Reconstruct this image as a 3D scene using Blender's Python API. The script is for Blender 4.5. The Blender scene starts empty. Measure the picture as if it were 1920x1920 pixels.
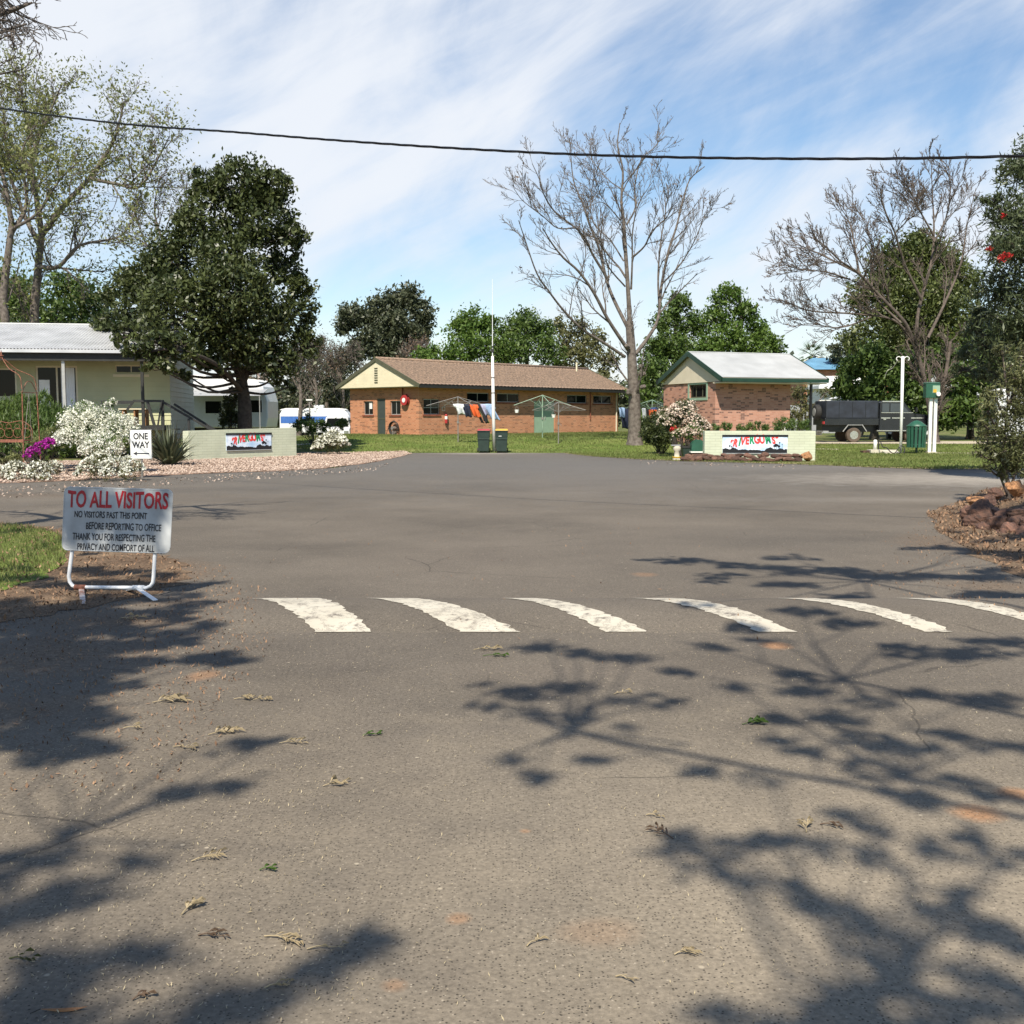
import bpy, math, random
import numpy as np
from mathutils import Vector, Matrix
RNG = np.random.default_rng(7); random.seed(7)
R = math.radians
SC = bpy.context.scene
COL = SC.collection
# ------------------------------------------------------------------ camera, sky, sun, exposure
F = 2000.0; HOR = 782.0; EYE = 1.6
TH = math.atan((960-HOR)/F)
cam = bpy.data.cameras.new('camera'); co = bpy.data.objects.new('camera', cam); COL.objects.link(co)
co.location = (0, 0, EYE); co.rotation_euler = (math.pi/2-TH, 0, 0)
cam.sensor_width = 36; cam.lens = F/1920*36; cam.clip_start = .05; cam.clip_end = 3000
SC.camera = co
SUN_EL = R(50); SUN_H = Vector((-.17, -.985)).normalized()          # horizontal direction towards the sun
TOSUN = Vector((SUN_H.x*math.cos(SUN_EL), SUN_H.y*math.cos(SUN_EL), math.sin(SUN_EL)))
sl = bpy.data.lights.new('sun', 'SUN'); so = bpy.data.objects.new('sun', sl); COL.objects.link(so)
sl.energy = 5.0; sl.angle = R(.5); sl.color = (1.0, .92, .79)
so.rotation_euler = TOSUN.to_track_quat('Z', 'Y').to_euler()
SC.view_settings.view_transform = 'Standard'; SC.view_settings.look = 'None'
SC.view_settings.exposure = 0.60; SC.view_settings.gamma = 1
# ------------------------------------------------------------------ pixel -> place helpers (photo is 1920 x 1920)
def ray(px, py):
    u = (px-960)/F; v = (960-py)/F
    return u, math.cos(TH)+v*math.sin(TH), -math.sin(TH)+v*math.cos(TH)
W = bpy.data.worlds.new('World'); SC.world = W; W.use_nodes = True
def build_world():
    nt = W.node_tree; N = nt.nodes; L = nt.links; N.clear()
    out = N.new('ShaderNodeOutputWorld'); bg = N.new('ShaderNodeBackground'); bg.inputs[1].default_value = .085
    sky = N.new('ShaderNodeTexSky'); sky.sky_type = 'NISHITA'; sky.sun_disc = False
    sky.sun_elevation = SUN_EL; sky.sun_rotation = math.atan2(TOSUN.x, TOSUN.y)
    sky.air_density = 1.1; sky.dust_density = .25; sky.ozone_density = 2.6
    tc = N.new('ShaderNodeTexCoord'); sep = N.new('ShaderNodeSeparateXYZ'); L.new(tc.outputs['Generated'], sep.inputs[0])
    def mth(op, a, b=None, c=None):
        n = N.new('ShaderNodeMath'); n.operation = op
        for i, v in enumerate((a, b, c)):
            if v is None: continue
            if isinstance(v, (int, float)): n.inputs[i].default_value = v
            else: L.new(v, n.inputs[i])
        return n.outputs[0]
    def noise(scale, rot, sc, det, rough, dist, loc=(0, 0, 0)):      # wisps: noise over the direction, drawn out along a slant
        m1 = N.new('ShaderNodeMapping'); m1.vector_type = 'TEXTURE'; m1.inputs['Rotation'].default_value = (0, -rot, 0); L.new(tc.outputs['Generated'], m1.inputs[0])
        mp = N.new('ShaderNodeMapping'); mp.inputs['Scale'].default_value = sc; mp.inputs['Location'].default_value = loc
        L.new(m1.outputs[0], mp.inputs[0]); n = N.new('ShaderNodeTexNoise'); L.new(mp.outputs[0], n.inputs['Vector'])
        n.inputs['Scale'].default_value = scale; n.inputs['Detail'].default_value = det
        n.inputs['Roughness'].default_value = rough; n.inputs['Distortion'].default_value = dist
        return n.outputs[0]
    big = noise(3.2, R(30), (.8, 1, 1.9), 4, .5, .5, (3.1, .4, 0))
    fine = noise(4.6, R(38), (.85, 1, 2.0), 9, .60, .8, (1.7, 2.2, .3))
    streak = noise(9, R(24), (.5, 1, 3.4), 7, .6, .5, (7.7, 5.2, 0))
    s = mth('ADD', mth('ADD', mth('MULTIPLY', big, 1.0), mth('MULTIPLY', fine, .80)), mth('MULTIPLY', streak, .40))
    def spot(px, py, r, amt, s):                                      # clearer or thicker parts of the veil, by direction
        d = Vector(ray(px, py)).normalized(); vm = N.new('ShaderNodeVectorMath'); vm.operation = 'DISTANCE'; L.new(tc.outputs['Generated'], vm.inputs[0]); vm.inputs[1].default_value = d
        q = N.new('ShaderNodeMapRange'); q.interpolation_type = 'SMOOTHSTEP'; L.new(vm.outputs['Value'], q.inputs[0]); q.inputs[1].default_value = r; q.inputs[2].default_value = 0; q.inputs[3].default_value = 0; q.inputs[4].default_value = amt
        return mth('ADD', s, q.outputs[0])
    def fall(v, a, b, amt, s):                                        # the veil thins overhead and behind the viewer
        q = N.new('ShaderNodeMapRange'); q.interpolation_type = 'SMOOTHSTEP'; L.new(v, q.inputs[0]); q.inputs[1].default_value = a; q.inputs[2].default_value = b; q.inputs[3].default_value = 0; q.inputs[4].default_value = amt
        return mth('ADD', s, q.outputs[0])
    s = fall(sep.outputs[2], .42, .66, -.55, s); s = fall(sep.outputs[1], .55, .1, -.35, s)
    for px, py, r, amt in ((1250, 190, .15, -.30), (1720, 60, .24, -.26), (1650, 230, .16, -.12), (640, 40, .16, -.16), (80, 480, .22, -.22), (760, 520, .16, -.14), (1400, 480, .10, -.06), (1000, 60, .14, .12), (300, 200, .30, .20), (700, 300, .2, .08), (1450, 330, .14, .06)): s = spot(px, py, r, amt, s)
    mr = N.new('ShaderNodeMapRange'); mr.interpolation_type = 'SMOOTHSTEP'
    L.new(s, mr.inputs[0]); mr.inputs[1].default_value = .66; mr.inputs[2].default_value = 1.30
    mr.inputs[3].default_value = .0; mr.inputs[4].default_value = .95
    mix = N.new('ShaderNodeMix'); mix.data_type = 'RGBA'; hs = N.new('ShaderNodeHueSaturation'); hs.inputs['Saturation'].default_value = 1.06; hs.inputs['Value'].default_value = 1.12; L.new(sky.outputs[0], hs.inputs['Color'])
    L.new(mr.outputs[0], mix.inputs[0]); L.new(hs.outputs[0], mix.inputs[6]); mix.inputs[7].default_value = (6.85, 7.15, 7.65, 1)
    L.new(mix.outputs[2], bg.inputs[0]); L.new(bg.outputs[0], out.inputs[0])
build_world()
def at(px, py, Y):
    dx, dy, dz = ray(px, py); t = Y/dy
    return Vector((dx*t, Y, EYE+dz*t))
def gnd(px, py, z=0.0):
    dx, dy, dz = ray(px, py); t = (z-EYE)/dz
    return Vector((dx*t, dy*t, z))
def lt(A, d, px, py=782):                                            # distance along a plan line from A until image column px
    dx, dy, dz = ray(px, py); r = dx/dy
    return (r*A[1]-A[0])/(d[0]-r*d[1])
def sm(a, b, x):
    t = np.clip((x-a)/(b-a), 0, 1); return t*t*(3-2*t)
def H(x, y):                                                         # height of the land
    x = np.asarray(x, float); y = np.asarray(y, float)
    amp = .25+.33*sm(-15, -9, x)*(1-sm(10, 16, x))
    return amp*sm(47, 58, y)
def Hs(x, y): return float(H(x, y))
# ------------------------------------------------------------------ materials
def newmat(name):
    m = bpy.data.materials.new(name); m.use_nodes = True
    return m, m.node_tree.nodes, m.node_tree.links, m.node_tree.nodes['Principled BSDF']
def lin(c): return tuple(((v/255)/12.92 if v/255 <= .04045 else ((v/255+.055)/1.055)**2.4) for v in c)
def mat(name, col, rough=.6, var=.15, scale=4.0, metal=0.0, bump=0.0, bscale=30.0, spec=.5, col2=None, det=4):
    m, N, L, b = newmat(name)
    b.inputs['Roughness'].default_value = rough; b.inputs['Metallic'].default_value = metal
    b.inputs['Specular IOR Level'].default_value = spec
    tc = N.new('ShaderNodeTexCoord'); n = N.new('ShaderNodeTexNoise'); L.new(tc.outputs['Object'], n.inputs['Vector'])
    n.inputs['Scale'].default_value = scale; n.inputs['Detail'].default_value = det
    mx = N.new('ShaderNodeMix'); mx.data_type = 'RGBA'
    c2 = col2 or tuple(v*(1-var*1.6) for v in col)
    c1 = tuple(min(1, v*(1+var*.6)) for v in col) if not col2 else col
    mr = N.new('ShaderNodeMapRange'); L.new(n.outputs[0], mr.inputs[0]); mr.inputs[1].default_value = .32; mr.inputs[2].default_value = .68
    L.new(mr.outputs[0], mx.inputs[0]); mx.inputs[6].default_value = (*c2, 1); mx.inputs[7].default_value = (*c1, 1)
    L.new(mx.outputs[2], b.inputs['Base Color'])
    if bump:
        n2 = N.new('ShaderNodeTexNoise'); n2.inputs['Scale'].default_value = bscale; n2.inputs['Detail'].default_value = 3
        L.new(tc.outputs['Object'], n2.inputs['Vector'])
        bp = N.new('ShaderNodeBump'); bp.inputs['Strength'].default_value = bump; bp.inputs['Distance'].default_value = .02
        L.new(n2.outputs[0], bp.inputs['Height']); L.new(bp.outputs[0], b.inputs['Normal'])
    return m
def leafmat(name, c1, c2, rough=.5, trans=.3, spec=.4, scale=.9):
    """foliage: colour differs from leaf to leaf (attribute rnd) and from spray to spray"""
    m, N, L, b = newmat(name)
    a = N.new('ShaderNodeAttribute'); a.attribute_name = 'rnd'
    mx = N.new('ShaderNodeMix'); mx.data_type = 'RGBA'
    tc = N.new('ShaderNodeTexCoord'); n = N.new('ShaderNodeTexNoise'); n.inputs['Scale'].default_value = scale
    L.new(tc.outputs['Object'], n.inputs['Vector'])
    ad = N.new('ShaderNodeMath'); ad.operation = 'MULTIPLY_ADD'; ad.inputs[1].default_value = .6
    L.new(a.outputs['Fac'], ad.inputs[0])
    mr = N.new('ShaderNodeMapRange'); mr.inputs[1].default_value = .35; mr.inputs[2].default_value = .65; mr.inputs[4].default_value = .4
    L.new(n.outputs[0], mr.inputs[0]); L.new(mr.outputs[0], ad.inputs[2])
    L.new(ad.outputs[0], mx.inputs[0]); mx.inputs[6].default_value = (*c1, 1); mx.inputs[7].default_value = (*c2, 1)
    L.new(mx.outputs[2], b.inputs['Base Color']); b.inputs['Roughness'].default_value = rough
    b.inputs['Specular IOR Level'].default_value = spec
    if trans:
        t = N.new('ShaderNodeBsdfTranslucent'); L.new(mx.outputs[2], t.inputs[0])
        ms = N.new('ShaderNodeMixShader'); ms.inputs[0].default_value = trans
        out = [x for x in N if x.type == 'OUTPUT_MATERIAL'][0]
        L.new(b.outputs[0], ms.inputs[1]); L.new(t.outputs[0], ms.inputs[2]); L.new(ms.outputs[0], out.inputs[0])
    return m
def brickmat(name, c1, c2, mortar, dark=None, darkamt=.0, bw=.23, bh=.076, rough=.85, msize=.01, bump=.4):
    m, N, L, b = newmat(name)
    tc = N.new('ShaderNodeTexCoord'); s = N.new('ShaderNodeSeparateXYZ'); L.new(tc.outputs['Object'], s.inputs[0])
    ad = N.new('ShaderNodeMath'); ad.operation = 'ADD'; L.new(s.outputs[0], ad.inputs[0]); L.new(s.outputs[1], ad.inputs[1])
    cb = N.new('ShaderNodeCombineXYZ'); L.new(ad.outputs[0], cb.inputs[0]); L.new(s.outputs[2], cb.inputs[1])
    br = N.new('ShaderNodeTexBrick'); L.new(cb.outputs[0], br.inputs['Vector'])
    br.inputs['Scale'].default_value = 1; br.inputs['Brick Width'].default_value = bw; br.inputs['Row Height'].default_value = bh
    br.inputs['Mortar Size'].default_value = msize/2; br.inputs['Mortar Smooth'].default_value = .2; br.inputs['Bias'].default_value = 0
    br.inputs['Color1'].default_value = (*c1, 1); br.inputs['Color2'].default_value = (*c2, 1); br.inputs['Mortar'].default_value = (*mortar, 1)
    col = br.outputs['Color']
    def mixin(fac, cc, src):
        mx = N.new('ShaderNodeMix'); mx.data_type = 'RGBA'; L.new(fac, mx.inputs[0]); L.new(src, mx.inputs[6]); mx.inputs[7].default_value = (*cc, 1)
        return mx.outputs[2]
    if dark:                                                         # some bricks burnt darker
        sn = N.new('ShaderNodeVectorMath'); sn.operation = 'SNAP'; L.new(cb.outputs[0], sn.inputs[0]); sn.inputs[1].default_value = (bw, bh, 1)
        wn = N.new('ShaderNodeTexWhiteNoise'); L.new(sn.outputs[0], wn.inputs['Vector'])
        gt = N.new('ShaderNodeMath'); gt.operation = 'LESS_THAN'; L.new(wn.outputs['Value'], gt.inputs[0]); gt.inputs[1].default_value = darkamt
        nm = N.new('ShaderNodeMath'); nm.operation = 'MULTIPLY'; L.new(gt.outputs[0], nm.inputs[0])
        iv = N.new('ShaderNodeMath'); iv.operation = 'SUBTRACT'; iv.inputs[0].default_value = 1; L.new(br.outputs['Fac'], iv.inputs[1]); L.new(iv.outputs[0], nm.inputs[1])
        m8 = N.new('ShaderNodeMath'); m8.operation = 'MULTIPLY'; m8.inputs[1].default_value = .8; L.new(nm.outputs[0], m8.inputs[0])
        col = mixin(m8.outputs[0], dark, col)
    n = N.new('ShaderNodeTexNoise'); n.inputs['Scale'].default_value = 1.3; n.inputs['Detail'].default_value = 5; L.new(tc.outputs['Object'], n.inputs['Vector'])
    mr = N.new('ShaderNodeMapRange'); mr.inputs[1].default_value = .4; mr.inputs[2].default_value = .75; mr.inputs[4].default_value = .35
    L.new(n.outputs[0], mr.inputs[0]); col = mixin(mr.outputs[0], tuple(v*.55 for v in c1), col)
    L.new(col, b.inputs['Base Color']); b.inputs['Roughness'].default_value = rough
    bp = N.new('ShaderNodeBump'); bp.inputs['Strength'].default_value = bump; bp.inputs['Distance'].default_value = .01; bp.invert = True
    L.new(br.outputs['Fac'], bp.inputs['Height']); L.new(bp.outputs[0], b.inputs['Normal'])
    return m
M = {}
M['white'] = mat('white_paint', (.78, .78, .74), .45, .06)
M['whitemetal'] = mat('white_metal', (.72, .73, .74), .3, .06, 2)
M['black'] = mat('black_paint', (.012, .012, .014), .3, .2)
M['blackrub'] = mat('black_rubber', (.025, .024, .022), .8, .2, 20)
M['glass'] = mat('dark_glass', (.006, .008, .009), .08, .1, 1, spec=.16)
M['darkgreen'] = mat('dark_green_paint', (.012, .045, .028), .45, .15)
M['wallgreen'] = brickmat('pale_green_painted_brick', lin((192, 197, 174)), lin((187, 192, 168)), lin((168, 173, 150)), bw=.39, bh=.1, msize=.012, bump=.5)
M['brick'] = brickmat('orange_brick', (.50, .215, .11), (.41, .155, .075), (.45, .32, .22), (.20, .085, .045), .14, msize=.014)
M['mottled'] = brickmat('mottled_brick', (.48, .25, .18), (.39, .18, .12), (.42, .31, .24), (.11, .055, .045), .2)
M['sill'] = mat('brick_sill', (.22, .065, .035), .8, .2, 8)
M['cream'] = mat('cream_paint', (.68, .61, .43), .6, .05, 2)
M['beige'] = mat('beige_panel', (.62, .55, .42), .7, .05, 2)
M['olive'] = mat('olive_trim', (.085, .085, .05), .6, .1)
M['cabin'] = mat('cream_green_boards', (.46, .46, .27), .65, .05, 1.5)
M['cabinend'] = mat('shade_greyed_boards', (.42, .45, .38), .65, .05, 1.5)  # greyer copy of the cabin boards: the end wall's shade put into the colour
M['darkwood'] = mat('dark_stained_timber', (.02, .02, .018), .6, .2, 6)
M['tin'] = mat('galvanised_roof', (.56, .57, .58), .42, .14, 1.2, metal=.25, col2=None)
M['zinc'] = mat('pale_steel_roof', (.40, .41, .41), .5, .1, 1.0, metal=.1)
M['tile'] = mat('terracotta_roof_tile', (.32, .22, .155), .85, .32, 9, col2=(.13, .095, .07), det=9)
M['greendoor'] = mat('sage_green_door', (.25, .36, .26), .5, .05)
M['screen'] = mat('dark_screen_door', (.045, .055, .05), .5, .1)
M['alu'] = mat('aluminium', (.42, .42, .40), .4, .1, metal=.4)
M['galv'] = mat('galvanised_steel', (.27, .25, .23), .5, .15, metal=.3)
M['rust'] = mat('rusty_orange_iron', (.26, .10, .06), .8, .35, 25)
M['red'] = mat('red_plastic', (.38, .03, .03), .45, .1)
M['yellow'] = mat('yellow_plastic', (.62, .38, .03), .45, .1)
M['bin'] = mat('dark_green_bin_plastic', (.022, .04, .032), .45, .12)
M['slatgreen'] = mat('green_bin_slats', (.02, .09, .055), .45, .15)
M['concrete'] = mat('pale_concrete', (.52, .48, .38), .85, .12, 5)
M['van'] = mat('caravan_skin', (.66, .67, .68), .3, .04)
M['vangrey'] = mat('caravan_grey_skin', (.30, .31, .32), .35, .08)
M['blue'] = mat('blue_stripe', (.05, .14, .42), .4, .1)
M['chrome'] = mat('chrome', (.7, .7, .7), .2, .05, metal=.9)
M['canvas'] = mat('blue_grey_canvas', (.020, .026, .038), .85, .25, 3, bump=.3, bscale=8)
M['bark'] = mat('grey_brown_bark', (.17, .145, .122), .9, .35, 7, bump=.9, bscale=26, col2=(.07, .055, .045))
M['barkdark'] = mat('dark_bark', (.06, .05, .04), .9, .3, 8, bump=.6, bscale=26)
M['barkred'] = mat('red_brown_bark', (.135, .105, .085), .9, .35, 6, bump=.6, bscale=26, col2=(.06, .047, .038))
M['twig'] = mat('grey_twig', (.12, .10, .085), .9, .2, 4)
M['rock'] = mat('red_brown_rock', (.19, .095, .062), .9, .4, 5, bump=.9, bscale=12, col2=(.07, .042, .032), det=8)
M['rockorange'] = mat('orange_rock', (.36, .18, .08), .9, .35, 5, bump=.6, bscale=9)
for k in ('rock',):
    nt = M[k].node_tree; b = nt.nodes['Principled BSDF']; src = b.inputs['Base Color'].links[0].from_socket; oi = nt.nodes.new('ShaderNodeObjectInfo'); mr = nt.nodes.new('ShaderNodeMapRange'); nt.links.new(oi.outputs['Random'], mr.inputs[0]); mr.inputs[3].default_value = .45; mr.inputs[4].default_value = 1.35
    mx = nt.nodes.new('ShaderNodeMix'); mx.data_type = 'RGBA'; mx.blend_type = 'MULTIPLY'; mx.inputs[0].default_value = 1; nt.links.new(src, mx.inputs[6]); nt.links.new(mr.outputs[0], mx.inputs[7]); nt.links.new(mx.outputs[2], b.inputs['Base Color'])
M['lwhite'] = leafmat('white_petals', (.62, .62, .50), (.88, .88, .80), .6, .2)
M['lwhite2'] = leafmat('pinkish_white_petals', (.55, .42, .33), (.82, .74, .62), .6, .2)
M['lpurple'] = leafmat('magenta_petals', (.28, .012, .22), (.48, .04, .38), .5, .15)
M['lred'] = leafmat('red_blossom', (.30, .01, .015), (.60, .03, .02), .5, .15)
M['ldark'] = leafmat('glossy_dark_leaves', (.014, .026, .008), (.105, .125, .040), .42, .2, .42)
M['lbright'] = leafmat('fresh_green_leaves', (.05, .105, .016), (.15, .225, .045), .5, .35)
M['lmid'] = leafmat('mid_green_leaves', (.034, .074, .015), (.125, .18, .038), .5, .28)
M['lolive'] = leafmat('olive_leaves', (.055, .064, .022), (.17, .165, .06), .5, .25)
M['lgum'] = leafmat('grey_green_gum_leaves', (.028, .04, .022), (.105, .115, .06), .45, .2)
M['lsparse'] = leafmat('yellow_green_spring_leaves', (.12, .145, .045), (.27, .28, .11), .5, .4)
M['lbottle'] = leafmat('bottlebrush_leaves', (.022, .036, .014), (.12, .145, .065), .4, .2)
M['lshrub'] = leafmat('olive_shrub_leaves', (.035, .045, .015), (.20, .205, .085), .4, .25)
M['lconifer'] = leafmat('olive_green_conifer', (.035, .055, .015), (.14, .165, .045), .5, .25)
M['lbrown'] = leafmat('dry_brown_leaves', (.09, .06, .04), (.20, .13, .08), .7, .1)
M['lstraw'] = leafmat('straw_leaves', (.28, .22, .13), (.52, .44, .28), .7, .1)
M['lflax'] = leafmat('flax_blades', (.03, .042, .026), (.17, .19, .11), .4, .1)
M['lgrass'] = leafmat('grass_blades', (.07, .10, .022), (.21, .225, .08), .6, .3, .2, .35)
M['lchip'] = leafmat('gravel_chips', (.17, .11, .08), (.60, .48, .39), .9, 0, .2, 3)
M['lbark'] = leafmat('bark_mulch', (.09, .048, .03), (.36, .23, .14), .9, 0, .2, 3)
# ------------------------------------------------------------------ objects
def link(name, me, mats, parent=None):
    o = bpy.data.objects.new(name, me); COL.objects.link(o)
    for m in (mats if isinstance(mats, (list, tuple)) else [mats]): me.materials.append(M[m] if isinstance(m, str) else m)
    if parent: o.parent = parent
    return o
def tag(o, label=None, cat=None, group=None, kind=None):
    if label: o['label'] = label
    if cat: o['category'] = cat
    if group: o['group'] = group
    if kind: o['kind'] = kind
    return o
def thing(name, label, cat, loc=(0, 0, 0), rz=0.0, group=None):
    o = bpy.data.objects.new(name, None); COL.objects.link(o); o.empty_display_size = .2
    o.location = loc; o.rotation_euler = (0, 0, rz)
    return tag(o, label, cat, group)
def dup(root, loc, rz=None, label=None, group=None, scale=None):
    r = root.copy(); COL.objects.link(r); r.location = loc
    if rz is not None: r.rotation_euler = (0, 0, rz)
    if scale: r.scale = scale
    if label: r['label'] = label
    if group: r['group'] = group
    for ch in list(root.children):
        c = ch.copy(); COL.objects.link(c); c.parent = r
        for g in list(ch.children):
            d = g.copy(); COL.objects.link(d); d.parent = c
    return r
def npmesh(name, V, Fc, k, rnd=None, smooth=False):
    """mesh from numpy: V (n,3), Fc (m,k)"""
    me = bpy.data.meshes.new(name); V = np.ascontiguousarray(V, dtype=np.float32); Fc = np.ascontiguousarray(Fc, dtype=np.int32)
    me.vertices.add(len(V)); me.vertices.foreach_set('co', V.ravel())
    me.loops.add(Fc.size); me.loops.foreach_set('vertex_index', Fc.ravel())
    me.polygons.add(len(Fc)); me.polygons.foreach_set('loop_start', np.arange(0, Fc.size, k, dtype=np.int32))
    me.polygons.foreach_set('loop_total', np.full(len(Fc), k, dtype=np.int32))
    if smooth: me.polygons.foreach_set('use_smooth', np.ones(len(Fc), dtype=bool))
    if rnd is not None:
        a = me.attributes.new('rnd', 'FLOAT', 'FACE'); a.data.foreach_set('value', np.asarray(rnd, dtype=np.float32))
    me.update(calc_edges=True)
    return me
class MB:
    def __init__(s): s.v = []; s.f = []; s.n = 0
    def add(s, V, Fs):
        V = np.asarray(V, float); s.v.append(V)
        s.f += [tuple(i+s.n for i in f) for f in Fs]; s.n += len(V)
    def hexa(s, P):
        Fs = [(0, 3, 2, 1), (4, 5, 6, 7), (0, 1, 5, 4), (1, 2, 6, 5), (2, 3, 7, 6), (3, 0, 4, 7)]
        P = np.asarray(P, float)
        if np.dot(np.cross(P[1]-P[0], P[3]-P[0]), P[4]-P[0]) < 0: Fs = [f[::-1] for f in Fs]
        s.add(P, Fs)
    def box(s, x0, x1, y0, y1, z0, z1):
        s.hexa([(x0, y0, z0), (x1, y0, z0), (x1, y1, z0), (x0, y1, z0), (x0, y0, z1), (x1, y0, z1), (x1, y1, z1), (x0, y1, z1)])
        return s
    def ob(s, o, d, i, a0, a1, n0, n1, z0, z1):                      # box along plan direction d, depth i
        q = lambda a, n, z: (o[0]+a*d[0]+n*i[0], o[1]+a*d[1]+n*i[1], z)
        s.hexa([q(a0, n0, z0), q(a1, n0, z0), q(a1, n1, z0), q(a0, n1, z0), q(a0, n0, z1), q(a1, n0, z1), q(a1, n1, z1), q(a0, n1, z1)])
        return s
    def wall(s, o, d, i, L0, L1, z0, z1, th, opens):
        xs = sorted({L0, L1, *[a for p in opens for a in p[:2]]}); zs = sorted({z0, z1, *[a for p in opens for a in p[2:]]})
        for a, b in zip(xs, xs[1:]):
            for c, e in zip(zs, zs[1:]):
                mx, mz = (a+b)/2, (c+e)/2
                if any(p[0] < mx < p[1] and p[2] < mz < p[3] for p in opens): continue
                s.ob(o, d, i, a, b, 0, th, c, e)
        return s
    def beam(s, p, q, w, h, up=(0, 0, 1)):                           # rectangular bar p->q
        p = Vector(p); q = Vector(q); d = (q-p).normalized(); u = Vector(up)
        if abs(d.dot(u)) > .98: u = Vector((0, 1, 0))
        sd = d.cross(u).normalized()*w/2; u2 = sd.cross(d).normalized()*h/2
        s.hexa([p-sd-u2, p+sd-u2, p+sd+u2, p-sd+u2, q-sd-u2, q+sd-u2, q+sd+u2, q-sd+u2])
        return s
    def tube(s, pts, rad, n=8, cap=True):
        P = np.asarray([tuple(p) for p in pts], float); k = len(P)
        rad = np.full(k, rad) if np.isscalar(rad) else np.asarray(rad, float)
        T = np.gradient(P, axis=0); T /= np.linalg.norm(T, axis=1)[:, None]+1e-9
        ref = np.array([.3, .1, 1.0]) if abs(T[0][2]) < .8 else np.array([1.0, .2, 0])
        A = np.cross(T, ref); A /= np.linalg.norm(A, axis=1)[:, None]+1e-9; B = np.cross(T, A)
        an = np.arange(n)*2*math.pi/n; c = np.cos(an); sn = np.sin(an)
        V = (P[:, None, :]+rad[:, None, None]*(A[:, None, :]*c[None, :, None]+B[:, None, :]*sn[None, :, None])).reshape(-1, 3)
        Fs = [(i*n+j, i*n+(j+1) % n, (i+1)*n+(j+1) % n, (i+1)*n+j) for i in range(k-1) for j in range(n)]
        if cap and n > 3: Fs += [tuple(range(n))[::-1], tuple((k-1)*n+j for j in range(n))]
        s.add(V, Fs); return s
    def disc(s, c, axis, r, th, n=20, r2=None):                      # short cylinder
        c = Vector(c); a = Vector(axis).normalized()
        return s.tube([c-a*th/2, c+a*th/2], [r, r2 if r2 is not None else r], n)
    def ring(s, c, axis, r, t, n=24, m=6):
        c = Vector(c); a = Vector(axis).normalized(); u = a.orthogonal().normalized(); w = a.cross(u)
        V = []; Fs = []
        for i in range(n):
            an = i*2*math.pi/n; e = u*math.cos(an)+w*math.sin(an)
            for j in range(m):
                b = j*2*math.pi/m; V.append(tuple(c+e*(r+t*math.cos(b))+a*t*math.sin(b)))
        for i in range(n):
            for j in range(m): Fs.append((i*m+j, ((i+1) % n)*m+j, ((i+1) % n)*m+(j+1) % m, i*m+(j+1) % m))
        s.add(V, Fs); return s
    def prism(s, poly, fn, a, b):                                    # 2-D outline, fn(u, v, w) -> 3-D, thickness a..b
        n = len(poly); V = [fn(u, v, a) for u, v in poly]+[fn(u, v, b) for u, v in poly]
        s.add(V, [tuple(range(n))[::-1], tuple(range(n, 2*n))]+[(i, (i+1) % n, n+(i+1) % n, n+i) for i in range(n)])
        return s
    def build(s, name, m, parent=None, smooth=False, bevel=0.0):
        me = bpy.data.meshes.new(name); V = np.concatenate(s.v) if s.v else np.zeros((0, 3))
        me.from_pydata(V.tolist(), [], s.f); me.update()
        if smooth: me.polygons.foreach_set('use_smooth', np.ones(len(me.polygons), dtype=bool))
        o = link(name, me, m, parent)
        if bevel:
            md = o.modifiers.new('bevel', 'BEVEL'); md.width = bevel; md.segments = 2; md.limit_method = 'ANGLE'
        return o
def leaves(P, size, aspect=.4, up=.5, tilt=None, jitter=.35, rng=RNG):
    """arrays for diamond leaf faces at points P"""
    n = len(P); t = rng.normal(size=(n, 3))
    if tilt is not None: t = t*(1-abs(tilt[3]))+np.array(tilt[:3])*tilt[3]*1.5
    t /= np.linalg.norm(t, axis=1)[:, None]+1e-9
    q = rng.normal(size=(n, 3)); q[:, 2] += up*2
    b = np.cross(t, q); b /= np.linalg.norm(b, axis=1)[:, None]+1e-9
    s = size*(1+jitter*rng.normal(size=n)).clip(.4, 2.0)
    tl = t*(s/2)[:, None]; bl = b*(s*aspect/2)[:, None]
    V = np.stack([P-tl, P+bl-tl*.1, P+tl, P-bl-tl*.1], 1).reshape(-1, 3)
    Fc = np.arange(4*n).reshape(n, 4)
    return V, Fc
def leafobj(name, P, size, m, parent, aspect=.4, up=.5, tilt=None, rng=RNG):
    P = np.asarray(P)
    V, Fc = leaves(P, size, aspect, up, tilt, rng=rng)
    if parent is not None and parent.type == 'EMPTY': V = V-np.array(parent.location)
    return link(name, npmesh(name, V, Fc, 4, rng.random(len(Fc))), m, parent)
def blob(c, r, n, sub=None, shell=.55, flat=1.0, rng=RNG, subr=.3):
    """n points gathered in sub-clumps inside an ellipsoid"""
    c = np.array(c, float); r = np.array([r, r, r*flat] if np.isscalar(r) else r, float)
    m = sub or max(5, int(n/45))
    d = rng.normal(size=(m, 3)); d /= np.linalg.norm(d, axis=1)[:, None]
    d *= (shell+(1-shell)*rng.random(m)**.7)[:, None]*(1-subr*.5)
    sc = c+d*r; idx = rng.integers(0, m, n)
    sz = subr*(.6+.8*rng.random(m))
    return sc[idx]+rng.normal(size=(n, 3))*.5*(sz[idx][:, None])*r, sc
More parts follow.
